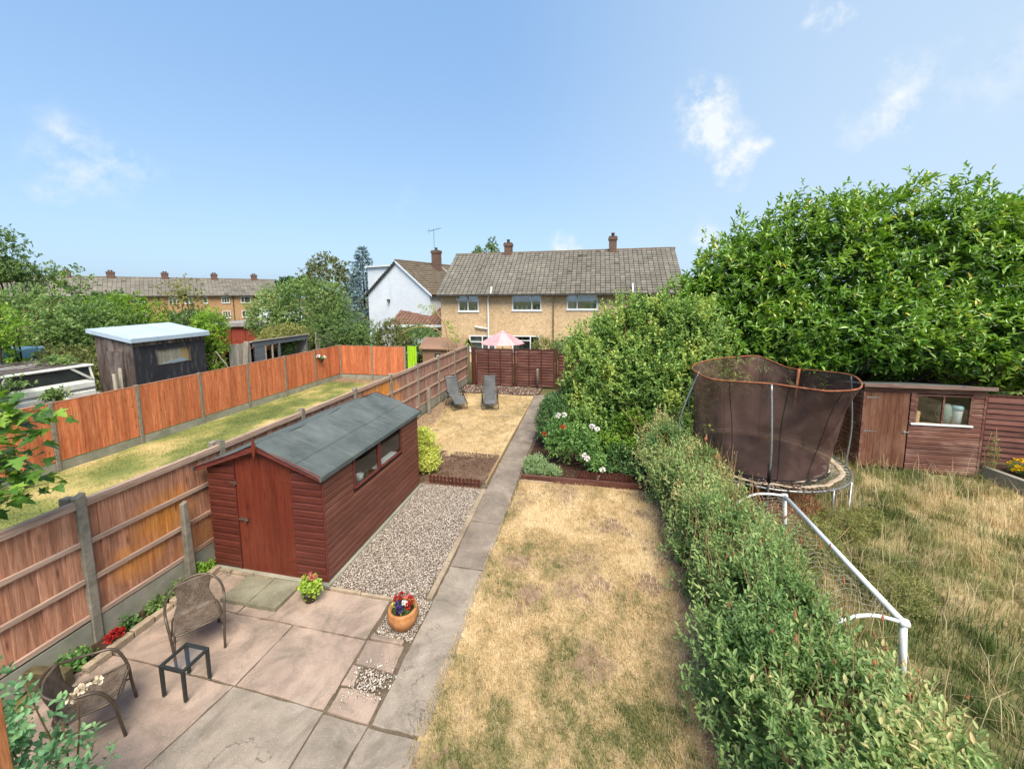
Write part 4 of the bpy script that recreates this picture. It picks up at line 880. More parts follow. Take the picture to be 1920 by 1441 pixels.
# reclining zero-gravity chairs
def mat_sling():
    t = NT('sling'); v = t.coords((1, 1, 1)); f = t.noise(v, 220, 2); n = t.noise(v, 3, 4); c = t.ramp(n, [(.3, S(84, 86, 88, .8)), (.7, S(112, 114, 114, .8))]); return t.finish(c, .85, .2, f, .4, .002)
M['sling'] = mat_sling()
def recliner(label, loc, rz):
    t = thing('reclining_chair', label, 'chair', loc, rz, 'reclining chairs')
    side = [(-.62, .22), (-.42, .36), (-.15, .47), (.06, .40), (.17, .43), (.38, .82), (.55, 1.16)]
    pts = smooth_path([(-.27, y, z) for y, z in side], 4)
    MB().tube(pts, .013, 8).tube([(-p.x, p.y, p.z) for p in pts], .013, 8).tube(smooth_path([(-.27, .55, 1.16), (-.25, .565, 1.19), (0, .57, 1.2), (.25, .565, 1.19), (.27, .55, 1.16)], 4), .013, 8).tube([(-.27, -.62, .22), (.27, -.62, .22)], .013, 8).build('sling_frame', M['black_metal'], t, True, world=False)
    cen = smooth_path([(0, y, z) for y, z in [(-.58, .25), (-.42, .345), (-.15, .445), (.06, .375), (.17, .40), (.38, .79), (.55, 1.14)]], 4)
    def fn(u, v):
        k = min(int(u * (len(cen) - 1)), len(cen) - 2); f_ = u * (len(cen) - 1) - k; p = cen[k].lerp(cen[k + 1], f_); return ((v - .5) * .47, p.y, p.z + .02 - .02 * math.sin(math.pi * v))
    o = MB().grid(fn, 40, 6).build('sling', M['sling'], t, True, world=False); md = o.modifiers.new('s', 'SOLIDIFY'); md.thickness = .006
    MB().tube(smooth_path([(-.25, .52, 1.10), (0, .50, 1.09), (.25, .52, 1.10)], 3), .006, 6).build('head_strap', M['black_metal'], t, True, world=False)
    for s_ in (-1, 1):
        MB().tube(smooth_path([(s_ * .325, -.50, .015), (s_ * .325, -.30, .22), (s_ * .325, .02, .52), (s_ * .325, .20, .60)], 4), .013, 8).tube(smooth_path([(s_ * .305, .42, .015), (s_ * .305, .22, .25), (s_ * .305, -.06, .50), (s_ * .305, -.16, .60)], 4), .013, 8).build('side_leg', M['black_metal'], t, True, world=False)
        MB().box(s_ * .33 - .028, s_ * .33 + .028, -.22, .24, .60, .628).build('armrest', M['black_metal'], t, bevel=.008, world=False)
        MB().tube([(s_ * .29, .05, .45), (s_ * .34, .05, .45)], .03, 10).build('clamp', M['black_metal'], t, world=False)
    MB().tube([(-.325, -.50, .015), (.325, -.50, .015)], .013, 8).build('front_bar', M['black_metal'], t, True, world=False)
    MB().tube([(-.305, .42, .015), (.305, .42, .015)], .013, 8).build('rear_bar', M['black_metal'], t, True, world=False)
    return t
recliner('grey reclining chair turned sideways next to the brown fence', (-5.45, 14.5, 0), R(40))
recliner('grey reclining chair squarely facing the lawn beside the path', (-4.1, 14.8, 0), R(16))

# ------------------------------------------------------------------ pots
def flower_blob(name, c, r, n, L, mat, parent, flat=.8):
    """blossom of overlapping petals"""
    P, N = blob_points([((0, 0, 0), (r, r, r * flat))], n, .15, .05, 3, -9, 1.0); V, F, v = leaf_geo(P * .55, unit(N + np.array([0, 0, .35])), unit(np.cross(N, RNG.normal(size=N.shape))), np.full(n, L), np.full(n, L * .85), RNG.random(n), True, .25, .25)
    V = V + np.array(c) - np.array(ORG.get(parent, (0, 0, 0))); return link(name, np_mesh(name, V, F, v), mat, parent)
M['terracotta'] = mat_plain('terracotta', S(206, 148, 96, .85), S(168, 108, 64, .85), 14, .75, .25, .2, .03)
M['pot_grey'] = mat_plain('pot_grey', S(104, 94, 86, .8), S(72, 64, 58, .8), 14, .6, .3, .1, .03)
t = thing('flower_bowl', 'round ribbed terracotta bowl of pansies beside the path', 'plant pot', (-2.5, 4.43, .02))
pr = []
for i in range(15):
    u = i / 14; r_ = .13 + .075 * math.sin(min(1, u * 1.12) * math.pi * .62 + .12); pr.append((r_ + (.003 if i % 2 else -.003), u * .24))
pr = [(.10, 0)] + pr + [(.185, .255), (.165, .255), (.15, .20)]
MB().lathe(pr, 32).build('bowl', M['terracotta'], t, True, world=False); MB().lathe([(.001, .205), (.155, .207)], 24).build('compost', M['soil_dark'], t, world=False)
V, F, v = crown([((0, 0, .25), (.14, .13, .07))], 60, 6, .045, .022, vbase=.4, inner=0, back=1, zmin=.2); link('foliage', np_mesh('foliage', V, F, v), M['lf_dark'], t)
for (a, b, c, m_, rr) in ((-.04, -.03, .30, 'fl_purple', .05), (.0, -.09, .29, 'fl_purple', .045), (.03, -.02, .33, 'fl_white', .03), (.07, -.03, .33, 'fl_white', .028), (-.09, .02, .34, 'fl_red', .045), (.11, .02, .35, 'fl_red', .05), (.10, -.04, .31, 'fl_red', .04), (-.05, .06, .36, 'fl_red', .04), (.04, .06, .37, 'fl_pink', .03), (-.11, -.03, .29, 'lf_var', .03)):
    flower_blob('flower', (-2.5 + a, 4.43 + b, .02 + c), rr, 26, rr * .8, M[m_], t)
t = thing('plant_pot', 'small grey pot of pink geraniums by the corner of the red shed', 'plant pot', (-4.06, 4.55, .0))
MB().lathe([(.075, 0), (.10, .14), (.112, .145), (.112, .165), (.10, .165), (.09, .13)], 20).build('pot', M['pot_grey'], t, True, world=False)
V, F, v = crown([((0, 0, .25), (.15, .14, .12))], 120, 6, .05, .045, vbase=.7, inner=.3, back=1, zmin=.14); link('foliage', np_mesh('foliage', V, F, v), M['lf_bright'], t)
for a, b, c, rr in ((.06, -.02, .39, .035), (.0, .03, .40, .025), (.09, .03, .37, .02), (-.07, -.03, .37, .02)): flower_blob('flower', (-4.06 + a, 4.55 + b, c), rr, 20, rr * .8, M['fl_pink'], t)
# bed along the brown fence
sheet('fence_bed', -6.33, -5.98, 2.85, 4.9, -.004, M['soil_dark'])
o = thing('bed_edging', 'row of worn stone blocks edging the narrow bed by the fence', 'edging', (-6, 3.9, 0))
for k in range(7):
    y = 3.02 + k * .255; x = -5.93 - .012 * k + random.uniform(-.012, .012); MB().prism(wob_poly([(x - .05, y), (x + .05, y + .005), (x + .045, y + .245), (x - .05, y + .24)], .08, .006), 'z', -.02, .085 + random.uniform(-.015, .02)).build('stone_block', M['kerb'], o, bevel=.008)
for k, (x, y, r_, m_, lab) in enumerate(((-6.17, 3.05, .15, 'lf_rose', 'low green clump at the near end of the fence bed'), (-6.1, 3.62, .12, 'lf_dark', 'dark leafy seedling beside the red flowers in the fence bed'), (-6.12, 3.95, .13, 'lf_mid', 'green seedling clump midway along the fence bed'), (-6.15, 4.25, .14, 'lf_mid', 'leafy clump behind the back of the woven chair'), (-6.2, 4.72, .16, 'lf_bright', 'weeds between the stub post and the shed'))):
    plant('bedding_plant', lab, 'plant', (x, y, 0), [((x, y, .09), (r_, r_ * 1.2, .11))], M[m_], 60, 5, .05, .032, M['stem'], [(x, y, .1)], .004, .003, inner=.2, back=1, zmin=.0)
t = thing('red_flowers', 'bright red flower head in the bed by the fence post', 'flower', (-6.02, 3.38, 0))
MB().tube([(-6.02, 3.38, 0), (-6.02, 3.38, .12)], .008, 6).build('stem', M['stem'], t)
for a, b, c in ((0, 0, .17), (.04, .05, .15), (-.04, .04, .16), (.03, -.05, .15), (-.03, -.04, .14), (.0, .08, .14)): flower_blob('flower', (-6.02 + a, 3.38 + b, c), .045, 30, .036, M['fl_red'], t)
t = thing('pink_flowers', 'small pink red flowers peeping out behind the woven chair', 'flower', (-5.98, 4.2, 0)); MB().tube([(-5.98, 4.2, 0), (-5.98, 4.2, .1)], .006, 6).build('stem', M['stem'], t)
for a, b in ((0, 0), (.03, .06)): flower_blob('flower', (-5.98 + a, 4.2 + b, .13), .035, 24, .03, M['fl_pink'], t)
M['moss'] = mat_plain('moss', S(124, 112, 84, .7), S(78, 70, 50, .7), 9, .95, .1, .5, .05)
o = thing('low_wall', 'mossy low concrete ledge crossing the corner behind the rose', 'wall', (-6.2, 2.75, 0)); MB().hexa([(-6.34, 2.72, 0), (-5.88, 2.82, 0), (-5.90, 2.92, 0), (-6.34, 2.82, 0), (-6.34, 2.72, .24), (-5.88, 2.82, .22), (-5.90, 2.92, .22), (-6.34, 2.82, .24)]).build('ledge', M['moss'], o, bevel=.012)

# ------------------------------------------------------------------ picket edgings and timber
def pickets(label, x0, x1, y, n, h, mat):
    t = thing('picket_edging', label, 'fence', ((x0 + x1) / 2, y, 0), 0, 'low picket edgings'); s_ = (x1 - x0) / n; pmesh = MB().prism([(-s_ * .29, -.02), (s_ * .29, -.02), (s_ * .29, h * .9), (s_ * .18, h), (-s_ * .18, h), (-s_ * .29, h * .9)], 'y', -.008, .008).mesh('picket')
    for k in range(n): link('picket', pmesh, mat, t, (x0 + s_ * (k + .5) - (x0 + x1) / 2, 0, random.uniform(-.006, .006)), (0, R(random.uniform(-1.5, 1.5)), 0))
    for z in (h * .3, h * .68): MB().box(x0, x1, y + .009, y + .02, z - .012, z + .012).build('rail', mat, t)
    return t
M['picket'] = mat_wood('picket', S(112, 62, 50, .8), S(72, 38, 32, .8), 'z', .6, .1)
pickets('low brown picket edging between the gravel and the bare soil', -3.86, -2.56, 8.30, 14, .19, M['picket'])
pickets('low brown picket edging behind the timber sleeper in the flower bed', -.35, .95, 9.15, 13, .22, M['picket'])
o = thing('timber_edging', 'long brown timber edging board along the front of the flower bed', 'edging', (-.2, 8.9, 0))
for a, b in ((-1.70, -.16), (-.155, 1.38)): MB().box(a, b, 8.86 + (.0 if a < -1 else .02), 8.92 + (.0 if a < -1 else .02), -.02, .13).build('board', M['lap'], o, bevel=.005)
MB().box(-1.69, -.9, 8.81, 8.84, -.02, .025).build('kerb_block', M['kerb'], o, bevel=.004)
# ------------------------------------------------------------------ trampoline
def mat_net():
    t = NT('net'); v = t.coords((1, 1, 1), rand=False); n = t.noise(v, 1.8, 5, .6, .5)
    d = t.n('ShaderNodeBsdfDiffuse'); t.l(t.ramp(n, [(.35, S(84, 64, 58, .85)), (.7, S(124, 98, 90, .85))]), d.inputs['Color']); tr = t.n('ShaderNodeBsdfTransparent')
    mx = t.n('ShaderNodeMixShader'); t.l(t.mrange(n, .3, .7, .52, .76), mx.inputs[0]); t.l(tr.outputs[0], mx.inputs[1]); t.l(d.outputs[0], mx.inputs[2]); t.l(mx.outputs[0], t.out.inputs['Surface']); return t.m
M['net'] = mat_net(); M['foam'] = mat_plain('foam', S(184, 118, 84, .75), S(120, 70, 46, .75), 8, .8, .2, .2, .03); M['galv'] = mat_plain('galv', S(176, 178, 176, .8), S(132, 134, 132, .8), 20, .35, .5, .05, .05, .6)
M['mat_black'] = mat_plain('mat_black', S(52, 46, 44, .8), S(34, 30, 30, .8), 6, .7, .25, .1, .02); M['pad'] = mat_plain('pad', S(206, 190, 168, .85), S(150, 128, 104, .85), 7, .85, .15, .3, .03)
TC, TR, TZ = (3.65, 9.60), 1.72, .76
t = thing('trampoline', 'round trampoline with a sagging brown net and orange padded top rail', 'trampoline', (TC[0], TC[1], 0))
def ring(r, z, n=56, wob=0.): return [(TC[0] + (r + wob * math.sin(3 * a + 1)) * math.cos(a), TC[1] + (r + wob * math.cos(2 * a)) * math.sin(a), z + wob * .4 * math.sin(2 * a)) for a in [2 * math.pi * k / n for k in range(n)]]
MB().tube(ring(TR, TZ), .021, 10, True).build('frame_ring', M['galv'], t, True)
MB().lathe([(.001, -.06), (.6, -.045), (1.1, -.02), (1.38, -.004), (1.38, .0)], 48, (TC[0], TC[1], TZ)).build('jumping_mat', M['mat_black'], t, True)
mb = MB(); n = 64
for k in range(n):
    a = 2 * math.pi * k / n; mb.tube([(TC[0] + 1.38 * math.cos(a), TC[1] + 1.38 * math.sin(a), TZ), (TC[0] + TR * math.cos(a + .02), TC[1] + TR * math.sin(a + .02), TZ)], .009, 5)
sp = mb.build('springs', M['galv'], t); sp['kind'] = 'stuff'
def arc_strip(name, r0, r1, a0, a1, z, mat, n=40, wob=.03):
    def fn(u, v):
        a = R(a0 + (a1 - a0) * u); r_ = r0 + (r1 - r0) * v + wob * math.sin(a * 9) * .4 + wob * .4 * math.sin(a * 23); return (TC[0] + r_ * math.cos(a), TC[1] + r_ * math.sin(a), z + .012 * math.sin(a * 14) + .012 * v)
    o = MB().grid(fn, n, 3).build(name, mat, t, True); md = o.modifiers.new('s', 'SOLIDIFY'); md.thickness = .014; return o
arc_strip('torn_pad', 1.50, 1.60, -150, 22, TZ + .02, M['pad']); arc_strip('torn_pad', 1.26, 1.34, -95, -18, TZ + .012, M['pad'], 30, .05)
for a in (-130, -50, 30, 110, 190):
    c, s_ = math.cos(R(a)), math.sin(R(a)); x, y = TC[0] + (TR - .02) * c, TC[1] + (TR - .02) * s_; tx_, ty_ = -s_ * .35, c * .35
    MB().tube([(x - tx_, y - ty_, TZ), (x - tx_, y - ty_, .05), (x - tx_ * .8, y - ty_ * .8, .015), (x + tx_ * .8, y + ty_ * .8, .015), (x + tx_, y + ty_, .05), (x + tx_, y + ty_, TZ)], .02, 8).build('leg', M['galv'], t, True)
# net: top loop (slumped) to bottom circle
TOP = [(2.26, 9.60, 2.72), (2.33, 8.52, 2.74), (2.75, 8.30, 2.74), (3.30, 8.11, 2.76), (3.75, 7.93, 2.74), (4.12, 7.76, 2.74), (4.72, 8.05, 2.74), (5.18, 8.85, 2.74), (5.23, 9.35, 2.76), (5.0, 10.15, 2.68), (4.75, 10.75, 2.62), (4.31, 11.35, 2.80), (3.75, 11.2, 2.80), (3.1, 10.95, 2.76), (2.55, 10.4, 2.72)]
top = smooth_path(TOP, 5, True); NT_ = len(top)
cx_ = sum(p.x for p in top) / NT_; cy_ = sum(p.y for p in top) / NT_; bot = []
for p in top:
    a = math.atan2(p.y - TC[1], p.x - TC[0]); bot.append(Vector((TC[0] + 1.34 * math.cos(a), TC[1] + 1.34 * math.sin(a), TZ + .01)))
def fnet(u, v):
    k = int(round(u * NT_)) % NT_; p = top[k].lerp(bot[k], v); c = Vector((TC[0], TC[1], p.z)); d = p - c; b = .05 * math.sin(k * .9 + v * 4) * math.sin(math.pi * v) - .09 * math.sin(math.pi * v); p = p + d.normalized() * b
    return tuple(p)
MB().grid(fnet, NT_, 14).build('safety_net', M['net'], t, True)
mb = MB()
for k in range(0, NT_, 9): mb.tube([fnet(k / NT_, j / 14) for j in range(15)], .007, 5)
mb.tube([fnet(k / NT_, .985) for k in range(NT_)], .012, 6, True); mb.build('net_seams', M['mat_black'], t)
MB().tube(top, .017, 8, True).build('top_rail', M['foam'], t, True)
def dn(a, r_, z): return (TC[0] + r_ * math.cos(R(a)), TC[1] + r_ * math.sin(R(a)), z)
# poles: lower bowed part galvanised, upper part
POLES = [((3.30, 8.06, 2.76), -102), ((5.28, 9.30, 2.76), -6), ((4.31, 11.40, 2.80), 70), ((2.30, 9.2, 2.74), 196), ((2.75, 10.75, 2.74), 128)]
for i, (tp, a) in enumerate(POLES):
    ft = dn(a, TR + .03, .02); md_ = dn(a, TR + .08, 1.65)
    mid = dn(a, TR + .04, .8)
    po = MB().tube(smooth_path([ft, mid, md_, tp], 5), .019, 8).build('pole', M['galv'], t, True)
    if i in (0, 2): MB().tube([Vector(mid) + Vector((0, 0, .1)), Vector(md_) * .55 + Vector(mid) * .45], .034, 8).build('foam_sleeve', M['mat_black'], po, True)
MB().tube([(4.85, 10.45, 2.66), (4.80, 10.40, 2.2), (4.72, 10.3, 1.5)], .03, 6).build('foam_strap', M['foam'], t, True)
# dry litter on the mat edge
P = np.c_[RNG.normal(3.6, .45, 260), RNG.normal(8.05, .10, 260)]; pebbles('leaf_litter', P, .022, M['bark'], 'dry brown leaves lying on the near rim of the trampoline', 'leaves', .25, z=TZ + .01)

# ------------------------------------------------------------------ goal
t = thing('goal', 'white metal football goal frame lying against the hedge', 'goal', (3.25, 5.8, 0))
GX = 3.25
MB().tube([(GX, 4.55, 1.0), (GX, 7.16, 1.0)], .032, 12).build('crossbar', M['white_paint'], t, True)
for y, s_ in ((4.53, 1), (7.18, -1)):
    MB().tube([(GX, y, 1.0), (GX + .03, y, .6), (GX + .06, y, 0)], .032, 12).build('post', M['white_paint'], t, True)
    MB().tube(smooth_path([(GX, y, 1.0), (GX - .25, y + s_ * .02, 1.02), (GX - .5, y, .96), (GX - .75, y, .75), (GX - .95, y, .3), (GX - 1.05, y, 0)], 4), .02, 10).build('back_stay', M['white_paint'], t, True)
    MB().tube([(GX - .04, y, 1.0), (GX + .04, y, 1.0)], .042, 12).build('corner_joint', M['white_paint'], t, True)
mb = MB(); prof = smooth_path([(GX - .02, 0, .97), (GX - .25, 0, 1.0), (GX - .5, 0, .94), (GX - .75, 0, .74), (GX - .95, 0, .3)], 4)
for k in range(27):
    y = 4.58 + k * .1; mb.tube([(p.x, y + .03 * math.sin(k + q), p.z - .05 * math.sin(math.pi * (y - 4.5) / 2.6)) for q, p in enumerate(prof)], .0022, 4)
for q in range(0, len(prof), 2):
    p = prof[q]; mb.tube([(p.x, 4.55 + k * .2, p.z - .05 * math.sin(math.pi * (k * .2) / 2.6) + .01 * math.sin(k * 2.1)) for k in range(14)], .0022, 4)
M['net_white'] = mat_plain('net_white', S(196, 190, 176, .75), S(150, 144, 130, .75), 20, .8, .2, 0, .02); mb.build('net', M['net_white'], t)

# ------------------------------------------------------------------ old brown shed on the right
M['old_board'] = mat_wood('old_board', S(136, 94, 80, .85), S(86, 54, 45, .85), 'x', .7, .18, 1.0, S(170, 138, 122, .8), .32); M['old_door'] = mat_wood('old_door', S(136, 92, 70, .85), S(94, 58, 44, .85), 'z', .7, .08, 1.0, S(160, 122, 100, .8), .25)
M['old_trim'] = mat_wood('old_trim', S(160, 138, 126, .85), S(104, 76, 70, .85), 'x', .8, .06)
A0, A1, AY, AYB, AZ = 6.605, 9.085, 11.09, 12.7, 2.20
t = thing('old_shed', 'weathered dark brown pent shed with a two pane window under the laurel', 'shed', ((A0 + A1) / 2, AY, 0))
nb = 17; hb = (AZ - .14 - .04) / nb
for k in range(nb):
    z = .04 + hb * k; zt = z + hb; prof = ship(hb); segs = [(7.60, A1)]
    if zt > 1.26 and z < 2.0: segs = [(7.60, 7.70), (8.83, A1)]
    if z > 1.98: segs = [(7.60, A1)]
    dz = random.uniform(-.004, .004)
    for a, b in segs: MB().prism([(AY - p, q + z + dz) for p, q in prof], 'x', a, b).build('board', M['old_board'], t)
    MB().prism([(A0 - p, q + z) for p, q in prof], 'y', AY, AYB).build('side_board', M['old_board'], t)
    MB().prism([(A1 + p, q + z) for p, q in prof], 'y', AY, AYB).build('side_board', M['old_board'], t)
MB().box(A0, A1, AY - .022, AY - .002, 2.03, AZ).build('header_board', M['old_board'], t, bevel=.003)
MB().box(A0, A1, AYB - .03, AYB, .04, AZ - .25).build('rear_wall', M['old_board'], t)
MB().box(A0, A1, AY, AYB, .0, .035).build('floor', M['bark_dark'], t)
dr = MB().box(A0 + .03, 7.575, AY + .002, AY + .012, .1, 2.02).build('door', M['old_door'], t)
for k in range(7):
    a = A0 + .025 + k * .1357; MB().box(a, a + .133, AY - .016, AY, .12 + random.uniform(-.03, .01), 2.02).build('plank', M['old_door'], dr, bevel=.003)
for z in (1.88, 1.02): MB().prism([(A0 + .06, z - .022), (A0 + .34, z - .008), (A0 + .34, z + .008), (A0 + .06, z + .022)], 'y', AY - .022, AY - .017).build('strap_hinge', M['galv'], dr)
MB().box(7.48, 7.62, AY - .03, AY - .017, 1.02, 1.05).box(7.5, 7.53, AY - .04, AY - .017, 1.0, 1.07).build('latch', M['galv'], dr, bevel=.003)
for x in (A0 + .01, A1 - .01): MB().box(x - .02, x + .02, AY - .034, AY - .014, .02, 2.02).build('corner_trim', M['old_board'], t)
wd = MB().box(7.70, 7.74, AY - .026, AY + .02, 1.28, 2.0).box(8.79, 8.83, AY - .026, AY + .02, 1.28, 2.0).box(7.74, 8.79, AY - .024, AY + .02, 1.965, 2.0).box(8.245, 8.285, AY - .024, AY + .02, 1.28, 1.965).build('window', M['old_board'], t, bevel=.003)
for a, b in ((7.74, 8.245), (8.285, 8.79)): MB().box(a, b, AY - .004, AY, 1.30, 1.965).build('pane', M['glass'], wd)
MB().box(7.62, 8.87, AY - .06, AY + .01, 1.245, 1.285).build('sill', M['white_paint'], wd, bevel=.004)
MB().hexa([(A0 - .08, AY - .13, AZ + .01), (A1 + .10, AY - .13, AZ + .01), (A1 + .10, AYB + .1, AZ - .27), (A0 - .08, AYB + .1, AZ - .27), (A0 - .08, AY - .13, AZ + .035), (A1 + .10, AY - .13, AZ + .035), (A1 + .10, AYB + .1, AZ - .245), (A0 - .08, AYB + .1, AZ - .245)]).build('roof', M['felt'], t)
MB().box(A0 - .08, A1 + .10, AY - .155, AY - .132, AZ - .03, AZ + .055).build('fascia', M['old_trim'], t, bevel=.003)
MB().box(7.62, 9.0, AY + .03, AY + .3, 1.20, 1.225).build('shelf', M['stem_pale'], t)
o = thing('cardboard_box', 'small tan cardboard box inside the left pane of the old shed', 'box', (7.80, AY + .14, 1.226)); M['card'] = mat_plain('card', S(214, 180, 130, .85), None, 5, .9, .1)
MB().box(-.08, .08, -.06, .06, 0, .22).build('box', M['card'], o, world=False); MB().box(-.085, .085, -.065, .065, .225, .32).build('lid', M['card'], o, bevel=.003, world=False)
o = thing('plastic_drum', 'pale blue and white plastic drum inside the right pane of the old shed', 'drum', (8.68, AY + .17, 1.226)); M['plas_blue'] = mat_plain('plas_blue', S(178, 214, 222, .9), None, 5, .4, .4, 0)
MB().lathe([(.09, 0), (.11, .36), (.11, .38), (.001, .38)], 20).build('drum', M['white_paint'], o, True, world=False); MB().lathe([(.118, .38), (.118, .47), (.10, .49), (.001, .49)], 20).build('lid', M['plas_blue'], o, True, world=False)
o = thing('grey_canister', 'grey green canister standing next to the drum in the old shed', 'canister', (8.46, AY + .2, 1.226)); M['plas_grey'] = mat_plain('plas_grey', S(150, 166, 154, .85), None, 5, .5, .3, 0)
MB().lathe([(.10, 0), (.13, .25), (.12, .45), (.08, .52), (.001, .52)], 16).build('body', M['plas_grey'], o, True, world=False); MB().tube(smooth_path([(-.13, 0, .4), (-.2, -.02, .25), (-.08, -.1, .1), (.06, -.12, .25)], 5), .008, 6).build('hose', M['iron'], o, True, world=False)
# raised planter with yellow flowers
t = thing('planter_wall', 'low pale concrete planter wall at the right edge', 'wall', (9.2, 10.5, 0)); MB().hexa([(9.14, 11.05, 0), (9.26, 11.05, 0), (9.56, 9.7, 0), (9.44, 9.7, 0), (9.14, 11.05, .32), (9.26, 11.05, .32), (9.56, 9.7, .32), (9.44, 9.7, .32)]).build('wall', M['conc_light'], t, bevel=.01)
structure(MB().add([(9.26, 11.45, .27), (12.5, 11.1, .27), (12.5, 9.7, .27), (9.56, 9.7, .27), (9.26, 11.05, .27)], [(0, 1, 2, 3, 4)]).build('raised_bed', M['soil_dark']))
t = plant('yellow_flowers', 'clump of bright yellow daisies in the raised planter at the right edge', 'plant', (9.75, 10.75, .27), [((9.75, 10.75, .42), (.34, .3, .16))], M['lf_mid'], 160, 5, .06, .02, M['stem'], [(9.7, 10.7, .45)], .006, .004, inner=.2, zmin=.28)
P, N = blob_points([((9.75, 10.72, .46), (.36, .3, .19))], 60, .08, .1, 5, .38, .4)
for p in P[:48]: flower_blob('flower', tuple(p), .032, 14, .034, M['fl_yellow'], t, .5)
plant('dry_shrub', 'thin withered shrub at the right corner of the old shed', 'shrub', (9.25, 11.0, 0), [((9.25, 10.98, .7), (.14, .14, .5))], M['lf_olive'], 70, 5, .04, .018, M['stem_pale'], [(9.2, 10.98, 1.2), (9.3, 11, 1.0), (9.25, 10.95, 1.3)], .008, .003, inner=0, zmin=.1)

# ------------------------------------------------------------------ hedge in the foreground
def hedge_points(n, rng=RNG):
    y = rng.uniform(2.0, 10.2, n); top_z = 1.12 + .16 * np.clip((y - 6) / 3, 0, 1); xin = 1.56 + .06 * np.sin(y * 1.3) - .10 * np.clip((y - 6) / 3, 0, 1); xout = 2.86 + .16 * np.sin(y * .9 + 1) + .38 * np.clip((4.7 - y) / .8, 0, 1)
    xout = np.where(y > 7.6, 2.9 - (y - 7.6) * .35, xout)
    s = rng.random(n); w_ = (xout - xin); P = np.zeros((n, 3)); N = np.zeros((n, 3)); P[:, 1] = y
    f_top = .62; a = s < f_top; b = (s >= f_top) & (s < .92); c = s >= .92
    u = rng.random(n)
    P[a, 0] = (xin + u * w_)[a]; edge = np.minimum(u, 1 - u)[a]; P[a, 2] = top_z[a] * (1 - .16 * np.exp(-edge / .10)) * np.where(u[a] > .5, 1 - .26 * np.clip((u[a] - .6) / .4, 0, 1), 1); N[a] = [0, 0, 1]
    P[b, 0] = xin[b] - .10 * np.sin(u[b] * 3.0); P[b, 2] = (u * top_z)[b] * .96; N[b] = [-1, 0, .25]
    P[c, 0] = xout[c]; P[c, 2] = (u * top_z * .7)[c]; N[c] = [1, 0, .3]
    lum = (fbm(P, 1.3, 12, 4) - .5); P += N * (lum * 1.05 - np.abs(rng.normal(size=n)) * .09)[:, None]; P[:, 0] += (fbm(P, 2.2, 14, 2) - .5) * .2; kk = fbm(P, 2.6, 16, 3) + rng.random(n) * .10 < .62; return P[kk], unit(N)[kk]
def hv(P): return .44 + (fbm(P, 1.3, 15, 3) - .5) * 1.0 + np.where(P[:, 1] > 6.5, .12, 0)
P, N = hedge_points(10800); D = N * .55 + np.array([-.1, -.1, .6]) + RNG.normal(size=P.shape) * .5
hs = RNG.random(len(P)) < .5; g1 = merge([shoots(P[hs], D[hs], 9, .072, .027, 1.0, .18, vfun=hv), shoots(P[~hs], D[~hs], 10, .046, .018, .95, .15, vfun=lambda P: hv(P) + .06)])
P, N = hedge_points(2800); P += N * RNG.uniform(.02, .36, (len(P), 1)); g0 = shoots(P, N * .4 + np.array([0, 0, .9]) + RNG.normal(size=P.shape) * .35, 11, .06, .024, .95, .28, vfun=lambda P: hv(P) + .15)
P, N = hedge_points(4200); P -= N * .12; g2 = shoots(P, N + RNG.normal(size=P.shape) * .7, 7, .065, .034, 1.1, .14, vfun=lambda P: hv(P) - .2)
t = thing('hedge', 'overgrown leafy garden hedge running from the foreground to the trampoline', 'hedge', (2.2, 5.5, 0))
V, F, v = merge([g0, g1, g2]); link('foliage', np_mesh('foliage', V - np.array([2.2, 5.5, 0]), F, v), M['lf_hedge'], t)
mb = MB()
for k in range(620):
    y = random.uniform(3.2, 10); x = random.uniform(1.5, 2.85); z = random.uniform(.95, 1.42); mb.tube([(x + random.uniform(-.2, .2), y + random.uniform(-.2, .2), .1), (x, y, z * .7), (x + random.uniform(-.12, .12), y + random.uniform(-.12, .12), z)], [.007, .005, .002], 4)
mb.build('twigs', M['stem_pale'], t)['kind'] = 'stuff'
mb = MB()
for k in range(70):
    y = random.uniform(2.0, 9.6); x = random.uniform(1.4, 2.95); z = random.uniform(1.05, 1.28); ln = random.uniform(.05, .11); d = Vector((random.uniform(-.4, .4), random.uniform(-.4, .4), 1)).normalized(); b_ = Vector((x, y, z))
    mb.tube([b_, b_ + d * ln * .4, b_ + d * ln], [.005, random.uniform(.010, .016), .002], 5)
mb.build('dry_flower_spikes', M['fl_brown'], t)['kind'] = 'stuff'
M['lf_hedge2'] = M['lf_olive']
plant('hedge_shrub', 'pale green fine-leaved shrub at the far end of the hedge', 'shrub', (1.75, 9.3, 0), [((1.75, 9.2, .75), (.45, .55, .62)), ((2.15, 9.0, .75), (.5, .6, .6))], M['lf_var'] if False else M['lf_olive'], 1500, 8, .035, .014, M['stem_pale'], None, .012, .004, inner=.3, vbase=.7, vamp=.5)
plant('golden_weed', 'golden green weed standing below the trampoline beside the goal', 'plant', (3.75, 7.2, 0), [((3.7, 7.1, .35), (.42, .5, .38)), ((4.3, 6.2, .25), (.4, .5, .28)), ((4.45, 7.75, .3), (.5, .3, .34)), ((5.1, 8.2, .22), (.35, .35, .26))], M['lf_olive'], 1300, 7, .04, .012, M['stem_pale'], None, .008, .003, inner=.2, vbase=.55)
